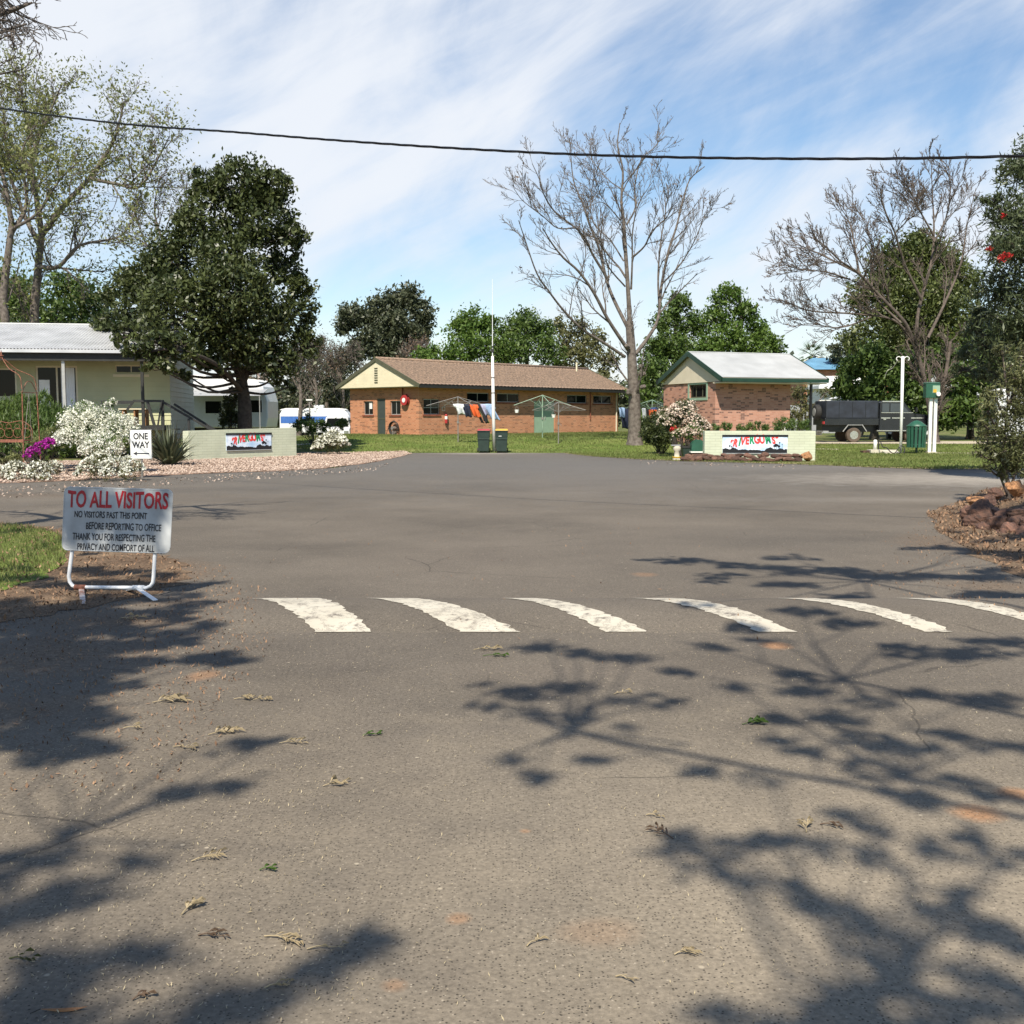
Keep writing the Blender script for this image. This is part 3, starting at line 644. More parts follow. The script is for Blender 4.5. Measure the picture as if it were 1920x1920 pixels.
# ------------------------------------------------------------------ brick amenities block
def frame2(mb, o, d, i, a0, a1, z0, z1, n0, n1, t=.04, mull=(), trans=()):
    mb.ob(o, d, i, a0, a1, n0, n1, z0, z0+t); mb.ob(o, d, i, a0, a1, n0, n1, z1-t, z1)
    mb.ob(o, d, i, a0, a0+t, n0, n1, z0+t, z1-t); mb.ob(o, d, i, a1-t, a1, n0, n1, z0+t, z1-t)
    for m_ in mull: mb.ob(o, d, i, m_-t*.45, m_+t*.45, n0, n1, z0+t, z1-t)
    for z in trans: mb.ob(o, d, i, a0+t, a1-t, n0+.003, n1-.003, z-t*.4, z+t*.4)
def window(root, o, d, i, a0, a1, z0, z1, fm='alu', mull=None, trans=(), rec=.08, sill='sill', t=.04, glass='glass'):
    mb = MB(); frame2(mb, o, d, i, a0+.003, a1-.003, z0+.003, z1-.003, rec, rec+.05, t, [(a0+a1)/2] if mull is None else mull, trans)
    f = mb.build('window', fm, root); g = MB(); g.ob(o, d, i, a0+t*.6, a1-t*.6, rec+.018, rec+.03, z0+t*.6, z1-t*.6); g.build('pane', glass, f)
    if sill: s = MB(); s.ob(o, d, i, a0-.08, a1+.08, -.05, rec, z0-.10, z0-.002); s.build('sill', sill, f)
    return f
X, Yv = (1, 0), (0, 1)
A = (-5.22, 60.0); LD = Vector((.69, .722)).normalized(); DD = Vector((-LD.y, LD.x)); g0 = .55
bl = thing('amenities_block', 'long low orange brick amenities building with a terracotta tiled gable roof and green double door', 'building', (A[0], A[1], g0), math.atan2(LD.y, LD.x))
LL, WW, HW = 18.0, 6.2, 2.86
def aL(px): return lt(A, LD, px)
def aG(px): return lt(A, DD, px)
lo = [(.36, 1.58, 1.20, 2.07), (3.75, 5.6, 1.95, 2.48), (6.25, 8.2, 1.95, 2.48), (9.55, 11.5, 0, 2.06), (12.68, 14.7, 1.95, 2.48), (15.35, 17.3, 1.95, 2.48)]
go = [(1.57, 2.47, 1.18, 1.98), (2.92, 3.68, 0, 2.12), (4.05, 4.93, 1.18, 1.98)]
w = MB(); w.wall((0, 0), X, Yv, 0, LL, -.5, HW, .22, lo); w.wall((0, .22), Yv, X, 0, WW-.22, -.5, HW, .22, [(a-.22, b-.22, c, e) for a, b, c, e in go])
w.wall((0, WW), X, (0, -1), .22, LL-.22, -.5, HW, .2, []); w.wall((LL, .22), Yv, (-1, 0), 0, WW-.22, -.5, HW, .22, [])
w.build('wall', 'brick', bl)
s = MB(); s.box(-.5, LL+.3, -1.0, -.003, -.45, -.04); s.box(-1.0, -.003, -1.0, WW+.2, -.45, -.045); s.build('slab', 'concrete', bl)
for k, (a, b_, c, e) in enumerate(lo):
    if c == 0: continue
    window(bl, (0, 0), X, Yv, a, b_, c, e, trans=((c+e)/2-.05,) if k == 0 else ())
for k, (a, b_, c, e) in enumerate(go):
    if c == 0: continue
    f = window(bl, (0, 0), Yv, X, a, b_, c, e)
    if k == 2: nb = MB(); nb.ob((0, 0), Yv, X, a+.18, a+.42, .085, .095, c+.35, e-.08); nb.build('paper_notice', 'white', f)
d = MB(); a, b_ = 9.55, 11.5; d.box(a+.03, (a+b_)/2-.006, .05, .09, .02, 2.03); d.box((a+b_)/2+.006, b_-.03, .05, .09, .02, 2.03); dr = d.build('double_door', 'greendoor', bl)
h = MB(); h.box((a+b_)/2+.06, (a+b_)/2+.12, .02, .05, .95, 1.12); h.build('handle', 'alu', dr)
d = MB(); frame2(d, (0, 0), Yv, X, 2.93, 3.67, .0, 2.10, .03, .08, .06, (), (.95,)); dr = d.build('screen_door', 'olive', bl); g = MB(); g.ob((0, 0), Yv, X, 2.98, 3.62, .05, .06, .05, 2.06); g.build('mesh_panel', 'screen', dr)
OV, OG, RZ = .6, .5, 4.36
yc = WW/2; sl_ = (RZ-(HW-.02))/(yc+OV)
def tiles(root, x0, x1, y0, z0, y1, z1, mname, tw=.30, tc_=.34, name='roof'):
    nxx = int((x1-x0)/tw*6); Ls = math.hypot(y1-y0, z1-z0); nr = int(Ls/tc_); xs = np.linspace(x0, x1, nxx+1)
    prof = .03*np.abs(np.sin((xs-x0)/tw*math.pi))
    n = np.array([0, -(z1-z0), abs(y1-y0)])/Ls*(1 if y1 > y0 else 1); n = n if n[2] > 0 else -n
    if y1 < y0: n = np.array([0, (z1-z0), abs(y1-y0)])/Ls
    V = []; rows = []
    for r in range(nr):
        for f, lift in ((r/nr, .035), ((r+1)/nr, .0)):
            V.append(np.column_stack([xs, np.full(len(xs), y0+(y1-y0)*f)+n[1]*(prof+lift), z0+(z1-z0)*f+n[2]*(prof+lift)]))
    V = np.concatenate(V); k = len(xs); Fc = []
    R_ = 2*nr
    ii, jj = np.meshgrid(np.arange(k-1), np.arange(R_-1)); q = (jj*k+ii).ravel()
    return link(name, npmesh(name, V, np.stack([q, q+1, q+1+k, q+k], 1), 4), mname, root)
ze = RZ-sl_*(yc+OV)
tiles(bl, -OG, LL+OG, -OV-.05, ze, yc, RZ, 'tile'); tiles(bl, -OG, LL+OG, WW+OV+.05, ze, yc, RZ, 'tile')
def roofslab(mb, x0, x1, y0, z0, y1, z1, t):                          # board under one roof slope
    mb.hexa([(x0, y0, z0-t), (x1, y0, z0-t), (x1, y1, z1-t), (x0, y1, z1-t), (x0, y0, z0), (x1, y0, z0), (x1, y1, z1), (x0, y1, z1)])
u = MB(); roofslab(u, -OG+.03, LL+OG-.03, -OV, ze-.01, yc, RZ-.01, .06); roofslab(u, -OG+.03, LL+OG-.03, WW+OV, ze-.01, yc, RZ-.01, .06); u.build('roof_underlay', 'barkdark', bl)
so_ = MB(); so_.box(-OG+.02, LL+OG-.02, -OV+.02, -.002, HW-.05, HW-.012); so_.build('soffit', 'beige', bl)
gu = MB(); gu.box(-OG, LL+OG, -OV-.11, -OV+.0, ze-.17, ze-.03); gu.build('gutter', 'darkwood', bl)
rc = MB(); rc.tube([(-OG, yc, RZ+.05), (LL+OG, yc, RZ+.05)], .10, 8); rc.build('ridge_cap', 'tile', bl, smooth=True)
ve = MB(); ve.tube([(LL-1.3, yc-.5, RZ-.25), (LL-1.3, yc-.5, RZ+.42)], .06, 8); ve.build('vent_pipe', 'cream', bl)
for gxp in (-OG, LL+OG):
    sgn = -1 if gxp < 0 else 1; gb = MB()
    nb = 8
    for q in range(nb):                                               # weatherboards clipped to the gable
        za = HW-.1+q*(RZ-.12-HW+.1)/nb; zb = HW-.1+(q+1)*(RZ-.12-HW+.1)/nb
        ya = (za-ze)/sl_-OV+.22; yb = (zb-ze)/sl_-OV+.22
        gb.prism([(max(ya, -OV+.03), za), (WW-max(ya, -OV+.03), za), (WW-yb if yb < yc else yc+.01, zb), (min(yb, yc-.01), zb)], lambda a_, b2, c_: (c_, a_, b2), gxp+sgn*(-.02), gxp+sgn*(.004-.0))
        gb.box(gxp-.006 if sgn < 0 else gxp, gxp if sgn < 0 else gxp+.006, max(ya, -OV)+.05, WW-max(ya, -OV)-.05, za, za+.012)
    gb.build('gable_panel', 'cream', bl)
    gs = MB(); gs.box(min(gxp, 0 if sgn < 0 else LL)+.03, max(gxp, 0 if sgn < 0 else LL)-.03, -OV+.03, WW+OV-.03, HW-.135, HW-.102); gs.build('soffit', 'beige', bl)
    bb = MB()
    for yy in (-OV-.08, WW+OV+.08): bb.beam((gxp+sgn*.035, yy, ze-.07), (gxp+sgn*.035, yc, RZ-.02+.0), .06, .20)
    bb.build('bargeboard', 'olive', bl)
    if sgn < 0:
        vt = MB()
        for q in range(7): vt.box(gxp-.03, gxp-.012, yc-.14, yc+.14, HW+.14+q*.135, HW+.20+q*.135)
        vt.build('gable_vent', 'olive', bl)
for (a, n0) in ((15.0, 0),): 
    dp = MB(); dp.tube([(a, -.06, HW-.1), (a, -.06, .9)], .035, 8); dp.build('downpipe', 'sill', bl)
dp = MB(); dp.tube([(LL-.25, -.07, HW-.1), (LL-.25, -.07, 0)], .045, 8); dp.build('downpipe', 'beige', bl)
dp = MB(); dp.tube([(-.06, 1.32, HW-.12), (-.06, 1.32, 1.9)], .035, 8); dp.build('downpipe', 'sill', bl)
# things fixed to that wall
def onwall(name, label, cat, a, z, side='G', off=.0):
    p = Vector(A)+(DD*a-LD*off if side == 'G' else LD*a-DD*off)
    return thing(name, label, cat, (p.x, p.y, g0+z), math.atan2(LD.y, LD.x))
t = onwall('fire_hose_reel', 'red fire hose reel with pale centre high on the brick gable wall', 'hose reel', 1.0, 2.0)
mb = MB(); mb.disc((-.22, 0, 0), (1, 0, 0), .29, .05, 24); mb.disc((-.08, 0, 0), (1, 0, 0), .29, .03, 24); mb.build('drum_flange', 'red', t)
mb = MB(); mb.disc((-.15, 0, 0), (1, 0, 0), .24, .12, 24); mb.build('hose', 'blackrub', t); mb = MB(); mb.disc((-.255, 0, 0), (1, 0, 0), .13, .02, 20); mb.build('centre_disc', 'white', t)
mb = MB(); mb.box(-.1, .0, -.03, .03, -.05, .35); mb.build('bracket', 'red', t)
t = onwall('coiled_hose', 'coil of black hose standing against the brick gable wall beside the screen door', 'hose', 1.95, .42)
mb = MB()
for k in range(5): mb.ring((-.12-.035*k, .01*(k % 2), 0), (1, 0, 0), .36+.02*(k % 3), .022, 26)
mb.build('coil', 'blackrub', t); mb = MB(); mb.box(-.3, -.0, -.025, .025, -.40, .05); mb.disc((-.2, 0, 0), (1, 0, 0), .10, .26, 14); mb.build('reel_stand', 'galv', t)
mb = MB(); mb.tube(spline([(-.15, .36, .1), (-.2, .52, -.05), (-.25, .62, -.42)]), .018, 6); mb.build('loose_end', 'blackrub', t)
t = onwall('fire_extinguisher', 'red and white fire extinguisher hanging on the long brick wall', 'fire extinguisher', 1.98, .98, 'L')
mb = MB(); mb.tube([(0, -.11, -.28), (0, -.11, .18), (0, -.11, .25)], [.08, .08, .03], 14); mb.build('cylinder', 'red', t); mb = MB(); mb.tube([(0, -.11, -.05), (0, -.11, .12)], .083, 14); mb.build('label_band', 'white', t)
mb = MB(); mb.box(-.04, .06, -.13, -.09, .25, .31); mb.tube(spline([(.05, -.11, .27), (.13, -.12, .1), (.10, -.12, -.1)]), .012, 6); mb.build('valve', 'black', t)
t = onwall('wall_sign', 'small square pale notice above the fire extinguisher', 'sign', 1.86, 1.52, 'L')
mb = MB(); mb.box(-.11, .11, -.02, -.004, -.11, .11); mb.build('panel', 'white', t); mb = MB(); mb.box(-.09, .09, -.023, -.0205, -.09, .09); mb.build('printed_area', 'rockorange', t)
# ------------------------------------------------------------------ small mottled brick building with pale steel roof
A2 = (9.48, 50.0); L2 = Vector((.937, .35)).normalized(); D2 = Vector((-L2.y, L2.x)); g2 = Hs(10, 50)
b2 = thing('brick_laundry', 'small mottled brick building with pale steel gable roof and dark green trim', 'building', (A2[0], A2[1], g2), math.atan2(L2.y, L2.x))
w2, l2, o2, h2, rz2 = 5.0, 4.13, .85, 3.15-g2+.1, 4.72-g2
ez = 3.42-g2; wt = ez-.03
w = MB(); wo = (.80, 2.40, 2.52-g2, 3.16-g2)
w.wall((0, .0), X, Yv, 0, l2, -.3, wt, .22, []); w.wall((0, .22), Yv, X, 0, w2-.22, -.3, wt, .22, [(wo[0]-.22, wo[1]-.22, wo[2], wo[3])])
w.wall((0, w2), X, (0, -1), .22, l2-.22, -.3, wt, .2, []); w.wall((l2, .22), Yv, (-1, 0), 0, w2-.22, -.3, wt, .22, []); w.build('wall', 'mottled', b2)
window(b2, (0, 0), Yv, X, *wo, fm='olive', mull=[wo[0]+.5, wo[0]+1.1], sill=None, t=.05)
mb = MB(); frame2(mb, (0, 0), Yv, X, wo[0]-.12, wo[1]+.12, wo[2]-.12, wo[3]+.12, -.03, -.002, .12); mb.build('window_surround', 'greendoor', b2)
yr = (w2+.3-o2)/2; x0, x1 = -.2, 5.6
def corr(root, x0, x1, y0, z0, y1, z1, m, pitch=.076, amp=.009, name='roof'):
    k = int((x1-x0)/pitch*6); xs = np.linspace(x0, x1, k+1); pr = amp*np.sin((xs-x0)/pitch*2*math.pi)+.012; V = []
    for f in (0, .5, 1): V.append(np.column_stack([xs, np.full(k+1, y0+(y1-y0)*f), z0+(z1-z0)*f+pr]))
    V = np.concatenate(V); ii, jj = np.meshgrid(np.arange(k), np.arange(2)); q = (jj*(k+1)+ii).ravel()
    return link(name, npmesh(name, V, np.stack([q, q+1, q+k+2, q+k+1], 1), 4, smooth=True), m, root)
corr(b2, x0, x1, -o2, ez, yr, rz2, 'zinc'); corr(b2, x0, x1, w2+.3, ez, yr, rz2, 'zinc')
mb = MB(); roofslab(mb, x0+.02, x1-.02, -o2+.02, ez-.01, yr, rz2-.01, .05); roofslab(mb, x0+.02, x1-.02, w2+.28, ez-.01, yr, rz2-.01, .05); mb.build('roof_underlay', 'beige', b2)
mb = MB(); mb.tube([(x0, yr, rz2+.01), (x1, yr, rz2+.01)], .045, 6); mb.build('ridge_cap', 'zinc', b2)
mb = MB(); mb.box(x0-.02, x1+.02, -o2-.1, -o2-.0, ez-.20, ez-.03); mb.build('gutter', 'darkgreen', b2)
mb = MB(); mb.box(x0+.05, x1-.03, -o2-.005, -.003, ez-.26, ez-.21); mb.build('soffit', 'beige', b2)
mb = MB(); sg = (rz2-ez)/(yr+o2)
mb.prism([(-o2+.3, ez-.18), (w2+.1, ez-.18), (yr, rz2-.12)], lambda a_, b3, c_: (c_, a_, b3), -.06, -.004); mb.build('gable_panel', 'beige', b2)
for xx in (x0-.03, x1+.03):
    mb = MB()
    for yy in (-o2-.05, w2+.33): mb.beam((xx, yy, ez-.11), (xx, yr, rz2-.07), .05, .22)
    mb.build('bargeboard', 'darkgreen', b2)
mb = MB(); mb.prism([(-o2+.2, ez-.1), (w2+.1, ez-.1), (yr, rz2-.12)], lambda a_, b3, c_: (c_, a_, b3), x1-.08, x1-.04); mb.build('gable_panel', 'beige', b2)
xp = lt((A2[0]-D2.x*.5, A2[1]-D2.y*.5), L2, 1517)
mb = MB(); mb.box(xp-.05, xp+.05, -.65, -.55, -.3, ez-.26); mb.build('verandah_post', 'black', b2)
mb = MB(); mb.box(xp-.05, xp+.05, w2-.1, w2, -.3, ez-.1); mb.build('verandah_post', 'black', b2)
t = thing('meter_box', 'white electrical box on the mottled brick wall near the verandah', 'electrical box', tuple(Vector((*(Vector(A2)+L2*3.95), g2+.95))), math.atan2(L2.y, L2.x))
mb = MB(); mb.box(-.25, .2, -.2, -.004, -.22, .28); mb.build('cabinet', 'white', t, bevel=.01); mb = MB(); mb.box(-.21, .16, -.215, -.203, -.18, .24); mb.build('cover', 'whitemetal', t); mb = MB(); mb.tube([(.12, -.08, -.22), (.12, -.08, -1.0)], .02, 8); mb.build('conduit', 'white', t)
# ------------------------------------------------------------------ weatherboard cabin on the left
A3 = (-13.54, 42.5); L3 = Vector((.99, .15)).normalized(); D3 = Vector((-L3.y, L3.x)); g3 = 0.0
cb = thing('cabin', 'pale green weatherboard cabin with corrugated roof and timber deck behind the white flowers', 'cabin', (A3[0], A3[1], g3), math.atan2(L3.y, L3.x))
WC, XL = 6.4, -13.5; FZ = 1.3
ec = 4.13; rzc = 5.42; top = 4.0
def zc(py, Y): return at(960, py, Y).z
def c3(px): return lt(A3, L3, px)
win = [(c3(70), c3(148), FZ+.05, zc(686, 42)), (c3(219), c3(278), zc(702, 42.4), zc(685, 42.4)), (c3(-60), c3(34), zc(748, 41.4), zc(690, 41.4))]
w = MB(); w.wall((0, 0), X, Yv, XL, 0, .7, top, .12, win); w.build('front_wall', 'cabin', cb)
w = MB(); w.wall((0, .12), Yv, (-1, 0), 0, WC-.12, .7, top, .12, []); w.build('end_wall', 'cabinend', cb)
mb = MB(); mb.prism([(0.02, top), (WC, top), (WC/2, rzc-.12)], lambda a_, b3, c_: (c_, a_, b3), -.11, -.003); mb.build('gable_panel', 'cabinend', cb)
w = MB(); w.box(XL, -.12, WC-.12, WC, .7, top); w.box(XL, XL+.1, .12, WC-.12, .7, top); w.build('rear_wall', 'cabin', cb)
mb = MB()
for k in range(18):                                                   # overlapping board edges
    z = .72+k*.19; segs = [(XL, 0)]
    for (a, b_, c, e) in win:
        if c-.02 < z < e+.02:
            ns = []
            for (p, q) in segs:
                if a > p: ns.append((p, min(a, q)))
                if b_ < q: ns.append((max(b_, p), q))
            segs = [s_ for s_ in ns if s_[1]-s_[0] > .02]
    for (p, q) in segs: mb.hexa([(p, -.022, z), (q, -.022, z), (q, 0.001, z), (p, 0.001, z), (p, -.004, z+.17), (q, -.004, z+.17), (q, .001, z+.17), (p, .001, z+.17)])
mb.build('front_boards', 'cabin', cb)
mb = MB()
for k in range(22):
    z = .72+k*.19
    if z < top-.1: y0, y1 = 0, WC
    else:
        f = (z+.17-top)/(rzc-top-.1); y0, y1 = f*WC/2+.1, WC-f*WC/2-.1
        if y1-y0 < .3: break
    mb.hexa([(.001, y0, z), (.001, y1, z), (.022, y1, z), (.022, y0, z), (.001, y0, z+.17), (.001, y1, z+.17), (.004, y1, z+.17), (.004, y0, z+.17)])
mb.build('end_boards', 'cabinend', cb)
window(cb, (0, 0), X, Yv, *win[0], fm='cream', mull=[(win[0][0]+win[0][1])/2], sill=None, t=.07, rec=.02)
f = window(cb, (0, 0), X, Yv, *win[1], fm='cream', sill='cream', t=.04, rec=.02)
window(cb, (0, 0), X, Yv, *win[2], fm='cream', mull=[], sill='cream', t=.06, rec=.02)
mb = MB(); a, b_ = win[0][0]+.1, (win[0][0]+win[0][1])/2-.28; mb.box(a, b_, .025, .035, FZ+.5, win[0][3]-.55); mb.build('white_blind', 'white', cb)
mb = MB(); xx = np.linspace((win[0][0]+win[0][1])/2+.15, win[0][1]-.12, 30); zz = (FZ+.1, win[0][3]-.08)
mb.add([(x, .030+.006*math.sin(i*1.6), z) for z in zz for i, x in enumerate(xx)], [(i, i+1, i+31, i+30) for i in range(29)]); mb.build('curtain', 'whitemetal', cb)
vy = -1.6; rs = (rzc-ec)/(WC/2-vy)
corr(cb, XL-.1, .02, vy-.05, ec, WC/2, rzc, 'tin', .12, .022); corr(cb, XL-.1, .02, WC+.4, ec+.2, WC/2, rzc, 'tin', .12, .022)
mb = MB(); mb.tube([(XL-.1, WC/2, rzc+.02), (.02, WC/2, rzc+.02)], .05, 6); mb.build('ridge_cap', 'zinc', cb)
mb = MB(); roofslab(mb, XL, .0, vy, ec-.02, WC/2, rzc-.02, .05); mb.build('roof_underlay', 'darkwood', cb)
mb = MB(); mb.box(XL-.1, .02, vy-.15, vy-.05, ec-.13, ec-.01); mb.build('gutter', 'tin', cb)
mb = MB(); mb.box(XL, .0, vy+.03, vy+.11, ec-.42, ec-.13); mb.build('verandah_beam', 'darkwood', cb)
c3v = lambda px: lt(tuple(Vector(A3)+D3*(vy+.07)), L3, px)
for px, m_ in ((268, 'darkwood'), (121, 'alu'), (-80, 'darkwood')):
    x = c3v(px); mb = MB(); mb.box(x-.055, x+.055, vy+.115, vy+.22, .3 if px != 121 else FZ, ec-.13); mb.build('verandah_post', m_, cb)
mb = MB(); mb.box(XL, 0, vy, -.025, FZ-.2, FZ-.03); mb.build('deck', 'darkwood', cb)
# railing, cross braces, stair
xr = [c3v(268), c3v(303), c3v(319)]; mb = MB(); rt = zc(752, 41)
mb.beam((c3v(190), vy+.1, rt-.05), (c3v(250), vy+.1, rt-.05), .06, .12); mb.beam((c3v(250), vy+.1, rt), (xr[1]+.1, vy+.1, rt), .06, .09); mb.build('deck_rail', 'darkwood', cb)
mb = MB(); mb.beam((c3v(277), vy+.1, rt-.02), (c3v(293)+.15, vy+.1, .35), .05, .11); mb.beam((c3v(304), vy+.06, rt-.03), (c3v(287), vy+.06, .35), .05, .11); mb.beam((c3v(305), vy+.14, rt), (c3v(305), vy+.14, .4), .09, .09); mb.beam((c3v(251), vy+.1, rt-.02), (c3v(238), vy+.1, rt-.35), .05, .08); mb.build('cross_brace', 'darkwood', cb)
mb = MB(); pS = (c3v(303), vy+.1, rt); pE = (c3v(303)+2.1, vy+.1, .95); mb.beam(pS, pE, .05, .09); mb.beam((c3v(318), vy+1.2, rt-.1), (c3v(318)+1.75, vy+1.2, .95), .05, .09); mb.beam((pE[0]-.1, vy+.1, .95), (pE[0]-.1, vy+.1, 0), .08, .08); mb.beam((pS[0]+1.0, vy+.1, 1.55), (pS[0]+1.0, vy+.1, .2), .08, .08); mb.build('stair_rail', 'darkwood', cb)
mb = MB()
for k in range(5): mb.box(pS[0]+.15+k*.32, pS[0]+.5+k*.32, vy+.1, vy+1.2, FZ-.2-k*.2, FZ-.15-k*.2)
mb.build('stair_tread', 'darkwood', cb)
t = thing('deck_table', 'small orange topped timber table on the cabin deck', 'table', tuple(Vector((*(Vector(A3)+L3*c3(263)+D3*-.8), FZ-.03))), 0)
mb = MB(); mb.box(-.6, .5, -.25, .25, .62, .66); mb.build('table_top', 'cream', t)
for sx in (-.45, .0, .4):
    mb = MB(); mb.box(sx-.03, sx+.03, -.2, .2, 0, .62); mb.build('leg', 'rockorange', t)
# ------------------------------------------------------------------ the two painted brick sign walls
M['b_sky'] = mat('sign_sky', lin((165, 195, 225)), .5, .25, 3, col2=lin((235, 240, 245))); M['b_black'] = mat('sign_black', (.01, .01, .012), .5, .1)
M['b_red'] = mat('sign_red', (.70, .06, .05), .5, .05); M['b_green'] = mat('sign_green', (.01, .26, .10), .5, .05)
def signwall(label, P0, P1, z1a, z1b, ban, zb, th=.38):
    P0 = Vector(P0); P1 = Vector(P1); d = (P1-P0); Lw = d.length; an = math.atan2(d.y, d.x)
    t = thing('sign_wall', label, 'wall', (P0.x, P0.y, 0), an, 'low pale green brick walls with name panels')
    mb = MB(); mb.hexa([(0, 0, -.1), (Lw, 0, -.1), (Lw, th, -.1), (0, th, -.1), (0, 0, z1a), (Lw, 0, z1b), (Lw, th, z1b), (0, th, z1a)]); mb.build('brickwork', 'wallgreen', t)
    a0, a1 = ban; z0, z1 = zb; w = a1-a0; h = z1-z0
    mb = MB(); mb.box(a0, a1, -.03, -.003, z0, z1); bn = mb.build('name_panel', 'b_sky', t)
    mb = MB(); mb.box(a0-.02, a1+.02, -.05, -.031, z1-.055, z1+.02); mb.build('panel_rail', 'b_black', bn)
    mb = MB(); mb.box(a0-.01, a1+.01, -.045, -.031, z0-.03, z0); mb.build('panel_rail', 'alu', bn)
    rg = np.random.default_rng(3); n = 60; top = []
    hill = [(0, .24), (.05, .27), (.12, .20), (.16, .30), (.2, .27), (.25, .17), (.32, .20), (.4, .16), (.5, .18), (.6, .14), (.64, .12), (.68, .24), (.74, .33), (.78, .22), (.84, .20), (.9, .26), (.95, .2), (1, .22)]
    for k in range(n+1): u = k/n; v = np.interp(u, [a for a, b in hill], [b for a, b in hill])+.02*abs(math.sin(k*1.7))+.012*rg.normal(); top.append((a0+u*w, z0+h*v))
    mb = MB(); mb.prism([(a0+.005, z0+.005), (a1-.005, z0+.005)]+[(min(max(x, a0+.006), a1-.006), z) for x, z in top[::-1]], lambda a_, b3, c_: (a_, c_, b3), -.034, -.0305)
    for (u, v, r) in ((.83, .44, .07), (.80, .40, .045), (.87, .38, .05), (.11, .40, .035), (.14, .36, .025), (.88, .58, .03), (.92, .50, .02)):
        cx, cz = a0+u*w, z0+v*h; mb.prism([(cx+r*h*1.6*math.cos(q)*(1+.2*math.sin(q*5)), cz+r*h*1.3*math.sin(q)*(1+.25*math.cos(q*3))) for q in np.linspace(0, 6.28, 13)[:-1]], lambda a_, b3, c_: (a_, c_, b3), -.034, -.0305)
        mb.box(cx-.006, cx+.006, -.0335, -.031, z0+h*.2, cz)
    mb.build('silhouette_art', 'b_black', bn)
    word = '\u201cRIVERGUMS\u201d'; cols = 'rrgrrgrrgrr'; ww = np.array([.6, 1.05, .5, 1.0, .9, 1.0, 1.15, 1.05, 1.35, .95, .6]); cw = np.cumsum(ww)-ww/2; us = .10+.78*cw/ww.sum()
    for k, ch in enumerate(word):
        u = us[k]+(.01 if ch == 'I' else 0); f = k/10; ck = a0+u*w; cz = z0+h*(.34+.22*math.sin(f*2.2)); hh = h*(.43-.05*abs(f-.5)*2)*(1.1 if ch in 'GUM' else 1)
        if ch in '\u201c\u201d': cz += h*.02
        rot = R(-16)*math.cos(f*3.3)*(-1 if f < .0 else 1)*.9; c_, s_ = math.cos(rot), math.sin(rot)
        fn = lambda x, y, z_, ck=ck, cz=cz, c_=c_, s_=s_: (ck+x*c_-y*s_, -.0345-z_, cz+x*s_+y*c_)
        text('lettering', ch, hh, 'b_red' if cols[k] == 'r' else 'b_green', bn, fn, bold=.022, xs=.60 if ch == 'M' else .66, align='CENTER')
    return t
g = gp(355, 863); gL = (g[0], g[1]); gR = gp(556, 850.5)
wl = signwall('left pale green brick wall on the pink gravel, its painted name panel seen at an angle', (-11.98, 39.6), (-8.76, 43.4), 1.085, 1.17, (1.62, 3.72), (.33, .97))
a = lt((-12.05, 39.6), (Vector((2.8, 6.1)).normalized()), 408); b_ = lt((-12.05, 39.6), (Vector((2.8, 6.1)).normalized()), 512)
wr = signwall('right pale green brick wall facing the road above the low rock border', (gp(1320, 863)[0], 39.6), (gp(1527, 863)[0], 39.6), 1.09, 1.09, (.66, 3.06), (.27, .93))
# ------------------------------------------------------------------ trees
# glossy dark evergreen by the left wall
tree('large dense dark evergreen tree behind the left green wall, overhanging the cabin', [(458, 815, 45.5), (459, 770, 45.5), (456, 735, 45.5), (450, 690, 45.4), (445, 600, 45.3), (450, 480, 45.2), (455, 380, 45)], .34,
     [(450, 350, 45, 62), (385, 350, 45, 40), (505, 345, 45, 42), (375, 420, 44.5, 62), (490, 410, 45.4, 72), (545, 440, 45, 34), (430, 480, 43.6, 66), (320, 490, 45, 66), (440, 550, 43, 84), (535, 500, 46, 44), (255, 560, 44.6, 66),
      (340, 590, 42.8, 88), (470, 620, 44, 86), (552, 590, 45, 46), (215, 610, 44.5, 46), (575, 650, 45, 34), (520, 680, 44, 42), (400, 655, 43.4, 40), (560, 545, 45.5, 36), (280, 520, 46, 50), (545, 725, 44.6, 16), (522, 705, 44.3, 18),
      (290, 640, 39.8, 36), (250, 655, 39.8, 24), (335, 650, 40.4, 36), (292, 688, 39.7, 22), (318, 700, 39.9, 18), (240, 625, 41, 30), (345, 700, 41.6, 18), (400, 692, 43, 20), (375, 668, 42.6, 28)],
     1750, .19, 'ldark', 'barkdark', aspect=.46, shell=.58, seed=3, subr=.27,
     forks=[([(458, 740, 45.5), (430, 660, 45), (370, 590, 44.5), (310, 560, 44)], .16), ([(455, 720, 45.5), (485, 650, 45.2), (525, 600, 45)], .14), ([(456, 735, 45.5), (400, 680, 42.5), (320, 655, 40), (262, 665, 39.8)], .11)])
